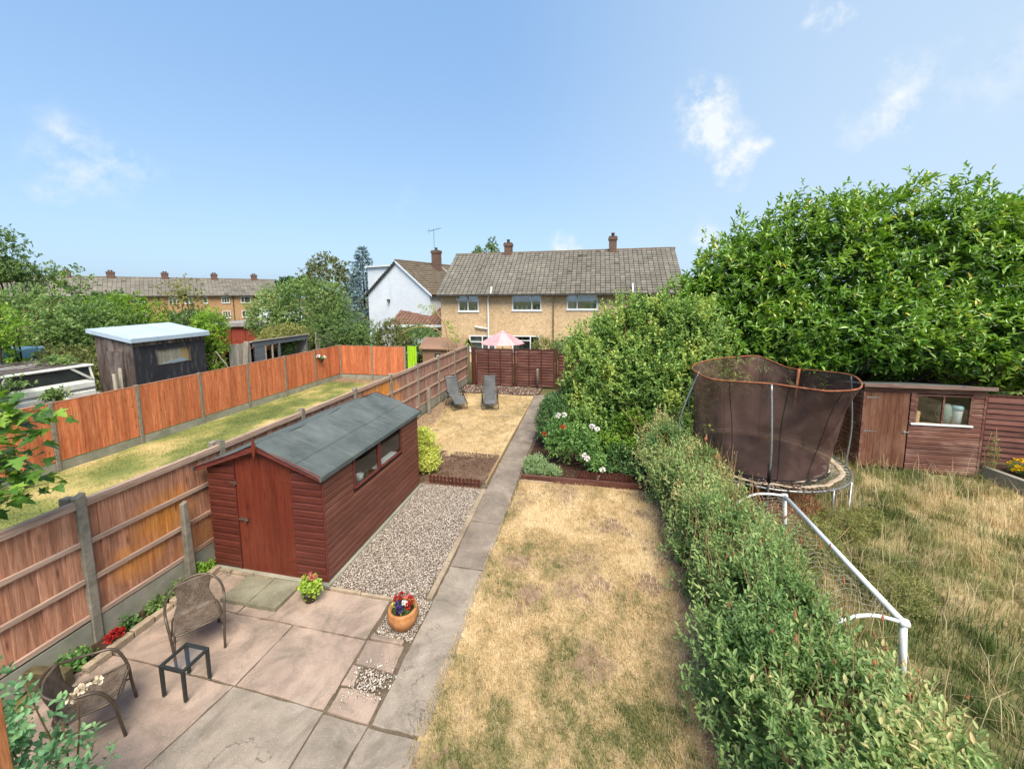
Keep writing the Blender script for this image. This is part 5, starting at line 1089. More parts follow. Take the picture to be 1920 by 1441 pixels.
# trampoline-side sprig with brown cones
t = plant('buddleia', 'arching sprig with brown seed heads in front of the trampoline net', 'shrub', (2.35, 8.6, 0), [((2.3, 8.6, 1.0), (.35, .35, .3))], M['lf_mid'], 160, 6, .07, .02, M['stem'], [(2.3, 8.5, 1.45), (2.5, 8.4, 1.3), (2.75, 8.3, 1.45)], .01, .004, inner=.2, zmin=.5)
mb = MB()
for x, y, z in ((2.3, 8.45, 1.5), (2.48, 8.35, 1.15), (2.6, 8.25, .98), (2.7, 8.2, .85)): mb.tube([(x, y, z - .1), (x, y, z - .03), (x + .02, y, z + .08)], [.006, .03, .003], 6)
mb.build('seed_heads', M['fl_brown'], t)

# ------------------------------------------------------------------ laurel
LB = [((9.9, 15.2, 4.3), (4.2, 2.8, 3.55)), ((6.9, 14.7, 4.4), (2.8, 2.4, 3.2)), ((4.75, 14.3, 4.0), (1.9, 1.9, 2.55)), ((3.4, 13.9, 3.3), (1.3, 1.4, 2.05)), ((13.6, 15.6, 4.0), (3.6, 2.8, 3.5)), ((7.2, 13.0, 3.35), (3.0, 1.6, 1.15)), ((10.6, 13.1, 3.35), (3.0, 1.7, 1.2)), ((6.0, 12.2, 2.75), (.8, .7, .5)), ((9.6, 12.2, 2.85), (.9, .7, .45)), ((4.6, 13.2, 2.9), (1.6, 1.1, 1.2))]
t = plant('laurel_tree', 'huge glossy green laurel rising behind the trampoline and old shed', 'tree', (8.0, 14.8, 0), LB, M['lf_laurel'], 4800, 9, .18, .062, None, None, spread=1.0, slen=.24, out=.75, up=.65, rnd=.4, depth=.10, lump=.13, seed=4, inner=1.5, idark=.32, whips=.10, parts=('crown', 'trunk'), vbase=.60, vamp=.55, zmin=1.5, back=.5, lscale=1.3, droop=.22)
mb = MB(); stems(mb, (8, 14.8, 0), [(c[0], c[1], c[2] + r[2] * .3) for c, r in LB] + [(c[0] + 1, c[1] - .5, c[2]) for c, r in LB], .13, .03, .05); mb.build('trunk', M['bark_dark'], t, True)

# ------------------------------------------------------------------ shrubs of the middle bed
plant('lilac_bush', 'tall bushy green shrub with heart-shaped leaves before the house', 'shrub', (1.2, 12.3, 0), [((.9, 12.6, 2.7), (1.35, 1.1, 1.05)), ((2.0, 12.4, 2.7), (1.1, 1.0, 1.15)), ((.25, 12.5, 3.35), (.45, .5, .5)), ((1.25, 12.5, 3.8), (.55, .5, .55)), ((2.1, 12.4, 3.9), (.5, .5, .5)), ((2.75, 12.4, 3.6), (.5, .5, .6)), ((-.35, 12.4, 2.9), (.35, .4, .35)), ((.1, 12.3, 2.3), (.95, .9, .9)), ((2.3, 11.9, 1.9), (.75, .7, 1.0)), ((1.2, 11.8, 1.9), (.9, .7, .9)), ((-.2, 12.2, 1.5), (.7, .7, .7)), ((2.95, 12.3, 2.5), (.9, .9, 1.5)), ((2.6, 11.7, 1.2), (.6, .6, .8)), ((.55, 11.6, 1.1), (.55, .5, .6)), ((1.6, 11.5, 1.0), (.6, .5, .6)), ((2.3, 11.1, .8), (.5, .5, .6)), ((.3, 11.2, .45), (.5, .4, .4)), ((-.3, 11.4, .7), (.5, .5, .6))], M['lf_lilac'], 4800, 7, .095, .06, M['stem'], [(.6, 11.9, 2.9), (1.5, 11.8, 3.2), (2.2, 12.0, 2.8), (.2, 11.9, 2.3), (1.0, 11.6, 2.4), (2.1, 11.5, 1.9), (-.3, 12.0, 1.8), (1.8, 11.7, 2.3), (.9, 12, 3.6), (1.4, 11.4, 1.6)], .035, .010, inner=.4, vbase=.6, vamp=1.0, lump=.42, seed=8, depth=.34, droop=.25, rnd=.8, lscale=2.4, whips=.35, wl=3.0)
plant('dark_shrub', 'dense dark evergreen shrub beside the path at the far end', 'shrub', (-1.15, 11.6, 0), [((-1.15, 11.5, .75), (.62, .95, .78)), ((-.7, 12.1, .9), (.6, .7, .8)), ((-1.1, 12.6, .7), (.65, .8, .7))], M['lf_dark'], 2400, 7, .045, .028, M['stem'], None, .02, .006, inner=.4, vbase=.5, vamp=.7, lump=.16, seed=9)
t = plant('rose_bush', 'rose bush with white blooms behind the timber edging', 'shrub', (-.6, 9.9, 0), [((-.75, 9.9, .75), (.55, .5, .6)), ((-.2, 9.85, .6), (.5, .4, .55)), ((.1, 9.6, .3), (.3, .3, .3))], M['lf_rose'], 620, 6, .058, .038, M['stem'], None, .012, .004, inner=.25, vbase=.55, vamp=.9, lump=.4, seed=10, depth=.4, rnd=.8, lscale=3)
for x, y, z in ((-.86, 9.55, 1.44), (-.72, 9.55, 1.47), (-.02, 9.4, 1.27), (.10, 9.4, 1.20), (-.20, 9.3, .55), (-.13, 9.3, .48), (.25, 9.3, .22), (.15, 9.2, .06)): flower_blob('bloom', (x, y, z), .055, 26, .055, M['fl_white'], t, .7)
for x, y, z in ((-.75, 9.45, 1.20), (-1.2, 9.45, .98), (-.71, 9.44, 1.17)): flower_blob('bloom', (x, y, z), .045, 20, .045, M['fl_orange'], t, .8)
plant('sage_plant', 'small silvery green sage plant at the corner of the path', 'plant', (-1.4, 9.35, 0), [((-1.4, 9.3, .22), (.36, .36, .28)), ((-1.0, 9.2, .15), (.3, .2, .18))], M['lf_grey'], 420, 7, .045, .014, M['stem'], None, .008, .003, inner=.3, vbase=.55)
plant('bindweed', 'lighter leaves scrambling at the foot of the tall shrub', 'plant', (.5, 10.6, 0), [((.45, 10.5, .45), (.45, .35, .45)), ((1.05, 10.6, .35), (.4, .35, .35)), ((1.0, 11.0, .9), (.5, .3, .5))], M['lf_bright'], 420, 6, .06, .048, M['stem'], None, .008, .003, inner=.2, vbase=.35, vamp=.6, depth=.4)
t = thing('dead_stems', 'tangle of bare tan stems beneath the tall shrub', 'shrub', (1.6, 10.9, 0)); mb = MB()
for k in range(46):
    a = random.uniform(0, 6.28); l = random.uniform(.8, 1.6); b_ = Vector((1.55 + random.uniform(-.12, .12), 10.9 + random.uniform(-.12, .12), 0)); tip = b_ + Vector((math.cos(a) * l * .5, math.sin(a) * l * .3, l * .9)); mid = b_.lerp(tip, .5) + Vector((math.cos(a) * -.1, math.sin(a) * -.1, .1)); mb.tube(smooth_path([b_, mid, tip], 3), [.012] * 3 + [.009] * 2 + [.006] * 2, 5)
mb.build('stems', M['stem_pale'], t)
plant('variegated_shrub', 'pale yellow variegated shrub at the rear corner of the red shed', 'shrub', (-4.25, 8.95, 0), [((-4.25, 8.95, .55), (.36, .36, .52)), ((-4.15, 8.85, .3), (.36, .34, .3)), ((-4.35, 9.0, .9), (.22, .22, .25))], M['lf_var'], 900, 7, .045, .026, M['stem'], None, .012, .004, inner=.35, vbase=.55, vamp=.6, lump=.2, seed=14)
t = thing('dead_weeds', 'rusty brown dead weeds standing under the near rim of the trampoline', 'weeds', (3.6, 8.3, 0)); mb = MB()
for k in range(120):
    x, y = random.uniform(2.7, 4.6), random.uniform(7.75, 9.4); h = random.uniform(.3, .68); mb.tube([(x, y, 0), (x + random.uniform(-.05, .05), y, h * .6), (x + random.uniform(-.14, .14), y + random.uniform(-.1, .1), h)], [.006, .005, .002], 4)
mb.build('stalks', M['fl_brown'], t)['kind'] = 'stuff'
V, F, v = crown([((3.6, 8.6, .25), (1.0, .8, .3))], 300, 5, .06, .02, inner=.2, back=1, zmin=.02); link('leaves', np_mesh('leaves', V - np.array([3.6, 8.3, 0]), F, v), M['fl_brown'], t)
plant('ground_cover', 'low shaded ground cover behind the picket edging in the flower bed', 'plant', (.55, 9.9, 0), [((.35, 9.75, .12), (.5, .35, .16)), ((1.0, 9.7, .14), (.4, .4, .2)), ((.7, 10.2, .3), (.5, .35, .3))], M['lf_dark'], 420, 6, .055, .035, M['stem'], None, .006, .003, inner=.2, vbase=.5, vamp=.8, depth=.4)
# ------------------------------------------------------------------ houses
def mat_render(name, a, b, scale=26, con=1.):
    t = NT(name); v = t.coords((1, 1, 1), world=True); n = t.noise(v, .35, 5, .6); f = t.noise(v, scale, 4, .7); col = t.ramp(n, [(.3, b), (.7, a)])
    col = t.mixc(con, col, t.ramp(f, [(.34, (.52, .50, .48, 1)), (.6, (1.12, 1.12, 1.12, 1))]), 'MULTIPLY')
    f2 = t.noise(v, 9, 3, .7); col = t.mixc(con, col, t.ramp(f2, [(.35, (.74, .72, .70, 1)), (.6, (1.08, 1.08, 1.08, 1))]), 'MULTIPLY')
    st = t.noise(t.coords((2.2, 2.2, .25), world=True), 1, 4, .6); col = t.mixc(t.mrange(st, .55, .8, 0, .35), col, tuple(x * .7 for x in b[:3]) + (1,))
    return t.finish(col, .95, .15, f, .8, .02)
M['pebbledash'] = mat_render('pebbledash', S(234, 206, 166, .95), S(214, 184, 144, .95)); M['render_tan'] = mat_render('render_tan', S(208, 168, 126, .85), S(188, 148, 108, .85))
M['render_white'] = mat_render('render_white', S(232, 238, 244, .92), S(214, 222, 230, .92), 6, .12)
M['tile'] = mat_attr('tile', [(0, S(66, 62, 56, .8)), (.2, S(108, 103, 95, .8)), (.5, S(138, 133, 123, .82)), (.85, S(164, 158, 147, .85)), (1, S(190, 184, 172, .85))], .9, .15, .4, 9)
M['tile_brown'] = mat_attr('tile_brown', [(0, S(76, 66, 56, .85)), (.5, S(126, 114, 99, .85)), (1, S(156, 144, 126, .85))], .9, .15, .4, 9); M['tile_red'] = mat_attr('tile_red', [(0, S(106, 76, 66, .8)), (.5, S(146, 112, 98, .8)), (1, S(176, 142, 126, .8))], .9, .15, .4, 9)
def mat_brick(name, a, b, m_, sc):
    t = NT(name); br = t.n('ShaderNodeTexBrick'); br.inputs['Scale'].default_value = sc; br.inputs['Color1'].default_value = a; br.inputs['Color2'].default_value = b; br.inputs['Mortar'].default_value = m_
    mp = t.n('ShaderNodeMapping'); mp.inputs['Rotation'].default_value = (R(90), 0, 0); t.l(t.n('ShaderNodeTexCoord').outputs['Object'], mp.inputs['Vector']); t.l(mp.outputs[0], br.inputs['Vector']); return t.finish(br.outputs['Color'], .9, .15, br.outputs['Fac'], -.4, .01)
M['brick'] = mat_brick('brick', S(132, 100, 86, .72), S(108, 80, 68, .72), S(140, 130, 118, .75), 4.5); M['pvc'] = mat_plain('pvc', S(240, 243, 242, .92), S(222, 226, 226, .92), 2, .4, .4, 0, .02); M['curtain'] = mat_plain('curtain', S(222, 226, 224, .85), S(188, 192, 190, .85), 6, .9, .1, .2, .05)
M['gutter'] = mat_plain('gutter', S(88, 84, 78, .8), S(60, 56, 52, .8), 6, .6, .3, .1, .05); M['lead'] = mat_plain('lead', S(176, 172, 164, .8), S(136, 132, 126, .8), 6, .7, .3, .1, .05)

def tiles(name, parent, o_, ax, up, la, lu, tw, th, mat, seed=0, thick=.042):
    """joined field of overlapping tiles: origin o_, unit vectors ax (along eave) and up (up the slope)"""
    rng = np.random.default_rng(seed); ax = np.array(ax, float); up = np.array(up, float); nn = unit(np.cross(ax, up)[None])[0]; na, nu = int(round(la / tw)), int(round(lu / th)); tw = la / na; th = lu / nu; o_ = np.array(o_, float) - np.array(ORG.get(parent, (0, 0, 0)))
    i, j = np.meshgrid(np.arange(na), np.arange(nu), indexing='ij'); i, j = i.ravel(), j.ravel(); n = len(i); off = (j % 2) * 0.0
    a0 = (i + off) * tw + .014; a1 = (i + 1 + off) * tw - .014; jit = rng.normal(size=n) * .006; u0 = j * th + jit; u1 = (j + 1.16) * th
    lift = thick * (1.5 + rng.normal(size=n) * .18)
    def pt(a, u, h): return o_ + a[:, None] * ax + u[:, None] * up + h[:, None] * nn
    z_ = np.zeros(n); am = (a0 + a1) / 2; cr = lift + .016
    V = np.stack([pt(a0, u0, lift), pt(am, u0, cr * .8), pt(a1, u0, lift + .012), pt(a1, u1, z_ + .014), pt(am, u1, z_ + .008), pt(a0, u1, z_ + .004), pt(a0, u0, z_ - .01), pt(am, u0, z_ - .01), pt(a1, u0, z_ - .01)], 1).reshape(-1, 3)
    b = (np.arange(n) * 9)[:, None]; F = np.concatenate([b + [0, 1, 4, 5], b + [1, 2, 3, 4], b + [6, 7, 1, 0], b + [7, 8, 2, 1]])
    pos = np.c_[i * tw, j * th]; v = np.clip(.52 + (fbm(pos, .35, seed + 1, 3) - .5) * .3 + rng.normal(size=n) * .07 - (rng.random(n) < .012) * .3, 0, 1)
    o = link(name, np_mesh(name, V, F, np.repeat(v, 9)), mat, parent); o['kind'] = 'stuff'; return o
M['room_grey'] = mat_plain('room_grey', S(150, 158, 154, .8), S(96, 102, 100, .8), 1.2, .9, .1, 0, .1)
def house_window(parent, x0, x1, z0, z1, y, mull, transom=None, name='window', curtain=0, world=True):
    """white frame on a wall facing -y with panes; mull = list of x fractions, transom list of (from,to,zfrac)"""
    f_ = .08; mb = MB(); mb.box(x0, x0 + f_, y - .04, y + .02, z0, z1).box(x1 - f_, x1, y - .04, y + .02, z0, z1).box(x0 + f_, x1 - f_, y - .038, y + .02, z1 - f_, z1).box(x0 + f_, x1 - f_, y - .038, y + .02, z0, z0 + f_)
    for m_ in mull: xx = x0 + (x1 - x0) * m_; mb.box(xx - .035, xx + .035, y - .037, y + .02, z0 + f_, z1 - f_)
    for a, b, zf in transom or []: zz = z0 + (z1 - z0) * zf; mb.box(x0 + (x1 - x0) * a + .0355, x0 + (x1 - x0) * b - .0355, y - .036, y + .02, zz - .03, zz + .03)
    w_ = mb.build(name, M['pvc'], parent, world=world); edges = [0] + list(mull) + [1]
    for a, b in zip(edges[:-1], edges[1:]): MB().box(x0 + (x1 - x0) * a + .034, x0 + (x1 - x0) * b - .034, y - .012, y - .008, z0 + f_ - .002, z1 - f_ + .002).build('pane', M['glass_house'], w_, world=world)
    MB().box(x0 - .05, x1 + .05, y - .09, y - .002, z0 - .05, z0 - .003).build('sill', M['pvc'], w_, world=world)
    MB().box(x0 + .02, x1 - .02, y + .30, y + .32, z0, z1).build('room_back', M['room_grey'], w_, world=world)
    if curtain:
        for a, b in ((x0 + .06, x0 + (x1 - x0) * .24), (x1 - (x1 - x0) * .24, x1 - .06)) if curtain == 1 else ((x0 + .06, x1 - .06),):
            nf = 9; q = MB(); vs = []
            for k in range(nf * 2 + 1): xx = a + (b - a) * k / (nf * 2); vs += [(xx, y + .10 + .02 * (k % 2), z0 + .06), (xx, y + .10 + .02 * (k % 2), z1 - .06)]
            q.add(vs, [(2 * k, 2 * k + 2, 2 * k + 3, 2 * k + 1) for k in range(nf * 2)]).build('curtain', M['curtain'], w_, world=world)
    return w_
def wall_with_holes(x0, x1, z0, z1, y, th, holes):
    """boxes around rectangular holes"""
    mb = MB(); xs = sorted({x0, x1} | {h[0] for h in holes} | {h[1] for h in holes}); 
    for a, b in zip(xs[:-1], xs[1:]):
        zz = z0
        for h in sorted([h for h in holes if h[0] <= a + 1e-6 and h[1] >= b - 1e-6], key=lambda h: h[2]):
            if h[2] > zz: mb.box(a, b, y, y + th, zz, h[2])
            zz = h[3]
        if zz < z1: mb.box(a, b, y, y + th, zz, z1)
    return mb
def chimney(parent, x, y, z0, z1, w_, d_, pots=1, world=True):
    c = MB().box(x - w_ / 2, x + w_ / 2, y - d_ / 2, y + d_ / 2, z0, z1 - .25).box(x - w_ / 2 - .05, x + w_ / 2 + .05, y - d_ / 2 - .05, y + d_ / 2 + .05, z1 - .249, z1 - .08).box(x - w_ / 2 - .02, x + w_ / 2 + .02, y - d_ / 2 - .02, y + d_ / 2 + .02, z1 - .079, z1).build('chimney', M['brick'], parent, world=world)
    for k in range(pots): MB().lathe([(.11, 0), (.10, .18), (.13, .2), (.13, .24), (.09, .24)], 12, (x + (k - (pots - 1) / 2) * .3, y, z1)).build('chimney_pot', M['tile_pot'], c, True, world=world)
    return c
M['tile_pot'] = mat_plain('tile_pot', S(140, 122, 104, .8), S(100, 84, 70, .8), 8, .85)

# --- tan pebbledash house
HX0, HX1, HY, HE, HR = -10.1, 5.0, 24.5, 4.62, 7.5
t = thing('tan_house', 'tan pebbledash house with grey tiled roof beyond the brown back fence', 'house', (-2.5, HY, 0))
WIN = [(-8.88, -7.46, 3.40, 4.48), (-5.22, -3.32, 3.46, 4.54), (-1.72, .18, 3.52, 4.58), (2.46, 4.2, 3.55, 4.60), (-8.15, -6.35, .75, 1.83), (-5.24, -3.4, .75, 1.86), (-1.72, .2, .75, 1.9), (2.4, 4.2, .75, 1.9)]
wall_with_holes(HX0, HX1, 0, HE, HY, .26, WIN).build('front_wall', M['pebbledash'], t)
MB().prism([(HY + .27, 0), (HY + 7.2, 0), (HY + 7.2, HE), (HY + 3.6, HR - .05), (HY + .27, HE)], 'x', HX0, HX0 + .25).prism([(HY + .27, 0), (HY + 7.2, 0), (HY + 7.2, HE), (HY + 3.6, HR - .05), (HY + .27, HE)], 'x', HX1 - .25, HX1).box(HX0 + .26, HX1 - .26, HY + 6.95, HY + 7.2, 0, HE).build('wall', M['pebbledash'], t)
house_window(t, *WIN[0], HY + .035, [.48], [(0, .48, .68), (.48, 1, .68)])
ow = MB().box(-8.93, -8.20, HY - .20, HY - .16, 4.16, 4.22).box(-8.93, -8.20, HY - .06, HY - .02, 4.44, 4.50).hexa([(-8.93, HY - .20, 4.17), (-8.87, HY - .20, 4.17), (-8.87, HY - .04, 4.46), (-8.93, HY - .04, 4.46), (-8.93, HY - .22, 4.2), (-8.87, HY - .22, 4.2), (-8.87, HY - .06, 4.49), (-8.93, HY - .06, 4.49)]).hexa([(-8.26, HY - .20, 4.17), (-8.20, HY - .20, 4.17), (-8.20, HY - .04, 4.46), (-8.26, HY - .04, 4.46), (-8.26, HY - .22, 4.2), (-8.20, HY - .22, 4.2), (-8.20, HY - .06, 4.49), (-8.26, HY - .06, 4.49)]).build('open_casement', M['pvc'], t)
house_window(t, *WIN[1], HY + .035, [.68], [(0, .68, .72)]); house_window(t, *WIN[2], HY + .035, [.34], [(.34, 1, .72)], curtain=1); house_window(t, *WIN[3], HY + .035, [.66], [(0, .66, .72)])
house_window(t, *WIN[4], HY + .035, [.5], [(0, .5, .6), (.5, 1, .6)], curtain=2); house_window(t, *WIN[5], HY + .035, [.66], [(0, .66, .7)]); house_window(t, *WIN[6], HY + .035, [.66], [(0, .66, .7)], curtain=1); house_window(t, *WIN[7], HY + .035, [.5], [])
# ornaments on sills
for x, z in ((-8.5, 3.46), (-7.75, 3.46), (-4.9, 3.52), (-4.6, 3.52), (-4.3, 3.52), (-3.6, 3.52)): MB().lathe([(.05, 0), (.07, .08), (.04, .16), (.06, .24), (.001, .25)], 10, (x, HY + .18, z)).build('ornament', M['white_paint'], t, True)
rise, run = HR - (HE - .10), 3.6 + .35; sl = math.hypot(rise, run); up_ = (0, run / sl, rise / sl)
rf = MB().prism([(HY - .34, HE - .12), (HY + 3.6, HR - .04), (HY + 7.54, HE - .12), (HY + 7.54, HE - .2), (HY + 3.6, HR - .12), (HY - .34, HE - .2)], 'x', HX0 - .12, HX1 + .12).build('roof', M['bark_dark'], t)
tiles('roof_tiles', rf, (HX0 - .16, HY - .40, HE - .12), (1, 0, 0), up_, HX1 - HX0 + .32, sl, .30, .262, M['tile'], 3)
mb = MB()
for k in range(34):
    a = HX0 - .16 + k * .455; mb.tube([(a, HY + 3.6, HR + .0 + random.uniform(-.008, .008)), (a + .45, HY + 3.6, HR + random.uniform(-.008, .008))], .085, 8)
mb.build('ridge_tiles', M['tile_pot'], rf)
MB().box(HX0 - .1, HX1 + .1, HY - .50, HY - .40, HE - .20, HE - .10).build('gutter', M['gutter'], rf); MB().box(HX0 - .1, HX1 + .1, HY - .36, HY - .34, HE - .22, HE - .08).build('soffit_board', M['gutter'], rf)
chimney(rf, -6.2, HY + 3.5, HR - .35, 8.22, .52, .5); chimney(rf, 1.15, HY + 3.5, HR - .35, 8.4, .50, .5)
MB().tube(smooth_path([(-6.55, HY - .12, 5.0), (-6.55, HY - .2, 4.75), (-6.62, HY - .3, 4.5), (-6.78, HY - .12, 4.28), (-6.80, HY - .09, 3.9), (-6.80, HY - .09, .1)], 4), .06, 8).build('soil_pipe', M['pvc'], t, True); MB().tube([(-7.72, HY - .05, 2.42), (-7.62, HY - .10, 2.38), (-6.86, HY - .10, 2.28)], .05, 8).build('waste_pipe', M['pvc'], t, True)
MB().tube([(-2.55, HY - .4, 4.45), (-2.55, HY - .09, 4.2), (-2.55, HY - .09, .1)], .035, 8).build('downpipe', M['lead'], t, True); MB().tube([(2.2, HY - .05, 5.1), (2.2, HY - .35, 4.6), (2.2, HY - .09, 4.2), (2.2, HY - .09, .1)], .045, 8).build('soil_pipe', M['pvc'], t, True)

# --- white gabled house
t = thing('white_house', 'white rendered gable house with a flat dormer to the left of the tan house', 'house', (-15.25, 28.2, 0), R(-16))
GW, GE, GR, GL = 3.25, 4.75, 7.2, 11.0
MB().prism([(-GW, 0), (GW, 0), (GW, GE), (0, GR - .06), (-GW, GE)], 'y', 0, .25).build('gable_wall', M['render_white'], t, world=False)
MB().box(-GW, -GW + .25, .251, GL, 0, GE).box(GW - .25, GW, .251, GL, 0, GE).prism([(-GW, 0), (GW, 0), (GW, GE), (0, GR - .06), (-GW, GE)], 'y', GL, GL + .25).build('wall', M['render_white'], t, world=False)
for s_ in (-1, 1):
    d = math.hypot(GW + .3, GR - GE + .22); rf = MB().hexa([(0, -.10, GR - .1), (s_ * (GW + .3), -.10, GE - .32), (s_ * (GW + .3), GL + .3, GE - .32), (0, GL + .3, GR - .1), (0, -.10, GR - .02), (s_ * (GW + .3), -.10, GE - .24), (s_ * (GW + .3), GL + .3, GE - .24), (0, GL + .3, GR - .02)]).build('roof', M['bark_dark'], t, world=False)
    u_ = np.array([-s_ * (GW + .3), 0, GR - GE + .22]) / d; ORG[rf] = Vector((0, 0, 0))
    tiles('roof_tiles', rf, (s_ * (GW + .33), -.14 if s_ < 0 else -.14, GE - .25) if s_ > 0 else (s_ * (GW + .33), GL + .3, GE - .25), (0, 1, 0) if s_ > 0 else (0, -1, 0), u_, GL + .44, d, .33, .3, M['tile_brown'], 5 + s_)
MB().tube([(0, -.12, GR + .03), (0, GL + .3, GR + .03)], .09, 8).build('ridge_tiles', M['tile_pot'], t, world=False)
for s_ in (-1, 1): MB().hexa([(0, -.16, GR - .16), (s_ * (GW + .3), -.16, GE - .38), (s_ * (GW + .3), -.13, GE - .38), (0, -.13, GR - .16), (0, -.16, GR + .0), (s_ * (GW + .3), -.16, GE - .22), (s_ * (GW + .3), -.13, GE - .22), (0, -.13, GR + .0)]).build('barge_board', M['render_white'] if s_ > 0 else M['gutter'], t, world=False)
MB().hexa([(.05, 4.9, GR + .02), (GW + .2, 4.9, GE - .1), (GW + .2, 5.15, GE - .1), (.05, 5.15, GR + .02), (.05, 4.9, GR + .14), (GW + .2, 4.9, GE + .02), (GW + .2, 5.15, GE + .02), (.05, 5.15, GR + .14)]).build('party_wall_cap', M['lead'], t, world=False)
chimney(t, .6, 4.2, GR - .7, 8.35, .62, .6, world=False); chimney(t, .4, 10.4, GR - .7, 8.35, .62, .6, world=False)
mb = MB().tube([(.55, 4.0, 8.2), (.55, 4.0, 10.1)], .018, 6).tube([(.0, 4.0, 10.0), (1.3, 4.0, 10.15)], .014, 6)
for k in range(7): mb.tube([(.05 + k * .2, 3.8, 10.0 + .02 * k), (.05 + k * .2, 4.2, 10.0 + .02 * k)], .009, 4)
mb.tube([(.0, 4.0, 9.75), (.0, 4.0, 10.3)], .01, 4).build('television_aerial', M['gutter'], t, world=False)
MB().box(-3.35, -.55, .12, 4.2, 5.0, 6.80).build('dormer', M['render_white'], t, world=False); MB().box(-3.5, -.4, -.05, 4.4, 6.801, 6.92).build('dormer_roof', M['pvc'], t, world=False)
MB().box(-.98, -.80, -.18, -.02, 4.0, 4.2).tube([(-.85, -.1, 4.2), (-.75, -.25, 3.95)], .03, 6).build('alarm_box', M['gutter'], t, world=False)
# porch in front
pr_ = thing('porch', 'lean-to porch with red-brown tiles in front of the white gable', 'porch', (-11.3, 26.6, 0)); ORG[pr_] = Vector((-11.3, 26.6, 0))
MB().box(-14.6, -11.0, 26.9, 29.0, 0, 2.35).build('wall', M['render_white'], pr_); pf = MB().prism([(26.3, 2.35), (28.4, 3.45), (28.4, 3.36), (26.3, 2.26)], 'x', -15.0, -10.8).build('roof', M['bark_dark'], pr_)
s2 = math.hypot(2.1, 1.1); tiles('roof_tiles', pf, (-15.0, 26.28, 2.36), (1, 0, 0), (0, 2.1 / s2, 1.1 / s2), 4.2, s2, .30, .28, M['tile_red'], 9); MB().box(-15.05, -10.75, 26.2, 26.27, 2.18, 2.36).build('fascia', M['pvc'], pr_); MB().tube([(-15.0, 28.4, 3.5), (-10.8, 28.4, 3.5)], .07, 6).build('flashing', M['lead'], pr_)
house_window(pr_, -12.4, -11.1, .8, 2.05, 26.84, [.5], [])

# --- terrace on the left
TA, TB = Vector((-78.5, 32.6, 0)), Vector((-57.0, 60.9, 0)); tu = (TB - TA).normalized(); TL = (TB - TA).length; trz = math.atan2(tu.y, tu.x)
t = thing('terrace_house', 'long tan terrace with brown tiled roof and chimneys beyond the left gardens', 'house', tuple(TA), trz)
off = ((Vector((-71.4, 42, 0)) - TA)).length
MB().box(0, TL, 0, .25, 0, 4.85).box(0, .25, .251, 7.5, 0, 4.85).box(TL - .25, TL, .251, 7.5, 0, 4.85).box(.251, TL - .251, 7.25, 7.5, 0, 4.85).build('wall', M['render_tan'], t, world=False)
rf = MB().prism([(-.35, 4.72), (3.75, 7.62), (7.85, 4.72), (7.85, 4.6), (3.75, 7.5), (-.35, 4.6)], 'x', -.2, TL + .2).build('roof', M['bark_dark'], t, world=False); ORG[rf] = Vector((0, 0, 0)); d = math.hypot(4.1, 2.9)
tiles('roof_tiles', rf, (-.2, -.4, 4.72), (1, 0, 0), (0, 4.1 / d, 2.9 / d), TL + .4, d, .5, .42, M['tile'], 21); MB().tube([(-.2, 3.75, 7.66), (TL + .2, 3.75, 7.66)], .1, 6).build('ridge_tiles', M['tile_pot'], rf, world=False); MB().box(-.2, TL + .2, -.5, -.4, 4.6, 4.72).build('gutter', M['gutter'], rf, world=False)
for s_ in (2.3 - 4.5, 2.27, 8.38, 14.69, 20.44): chimney(rf, off + s_ * 1.02, 3.7, 7.3, 8.5, .9, .7, 2, False)
for a, b, mu in ((8.76, 9.72, [.5]), (10.7, 11.77, [.5]), (13.0, 13.62, []), (15.48, 16.58, [.33, .66]), (18.17, 19.64, [.35]), (20.92, 21.9, [.5]), (4.5, 6.0, [.5]), (1.0, 2.4, [.5])):
    house_window(t, off + a, off + b, 3.45, 4.5, -.03, mu, [], world=False); house_window(t, off + a, off + b, .9, 2.1, -.03, mu, [], world=False)
for s_ in (17.1, 20.2, 7.6): MB().tube([(off + s_, -.35, 4.6), (off + s_, -.07, 4.3), (off + s_, -.07, .1)], .06, 6).build('downpipe', M['gutter'], t, world=False)

# --- red garage and small outbuildings
t = thing('red_garage', 'red timber garage with a flat grey roof behind the leaning boards', 'garage', (-24.8, 23.3, 0), R(12)); M['red_board'] = mat_wood('red_board', S(166, 80, 60, .85), S(128, 54, 40, .85), 'x', .6, .06)
MB().box(-2.2, 1.4, .02, 4, 0, 2.35).build('wall', M['red_board'], t, world=False); MB().box(-2.4, 1.55, -.25, 4.2, 2.36, 2.62).build('flat_roof', M['lead'], t, world=False)
for k in range(3):
    dd = MB().box(-1.95 + k * 1.02, -1.0 + k * 1.02, -.03, .015, .1, 2.2).build('door', M['red_board'], t, world=False)
    for z in (.3, 1.25): MB().box(-1.85 + k * 1.02, -1.1 + k * 1.02, -.045, -.031, z, z + .75).build('panel', M['red_board'], dd, bevel=.02, world=False)
t = thing('grey_conservatory', 'low pale porch roof in front of the distant terrace', 'porch', (-53.5, 57.0, 0), trz); MB().box(-3, 3.5, -2.0, 1.0, 0, 2.2).build('wall', M['render_white'], t, world=False); MB().prism([(-2.2, 2.2), (1.0, 2.9), (1.0, 2.2)], 'x', -3.2, 3.7).build('roof', M['lead'], t, world=False)

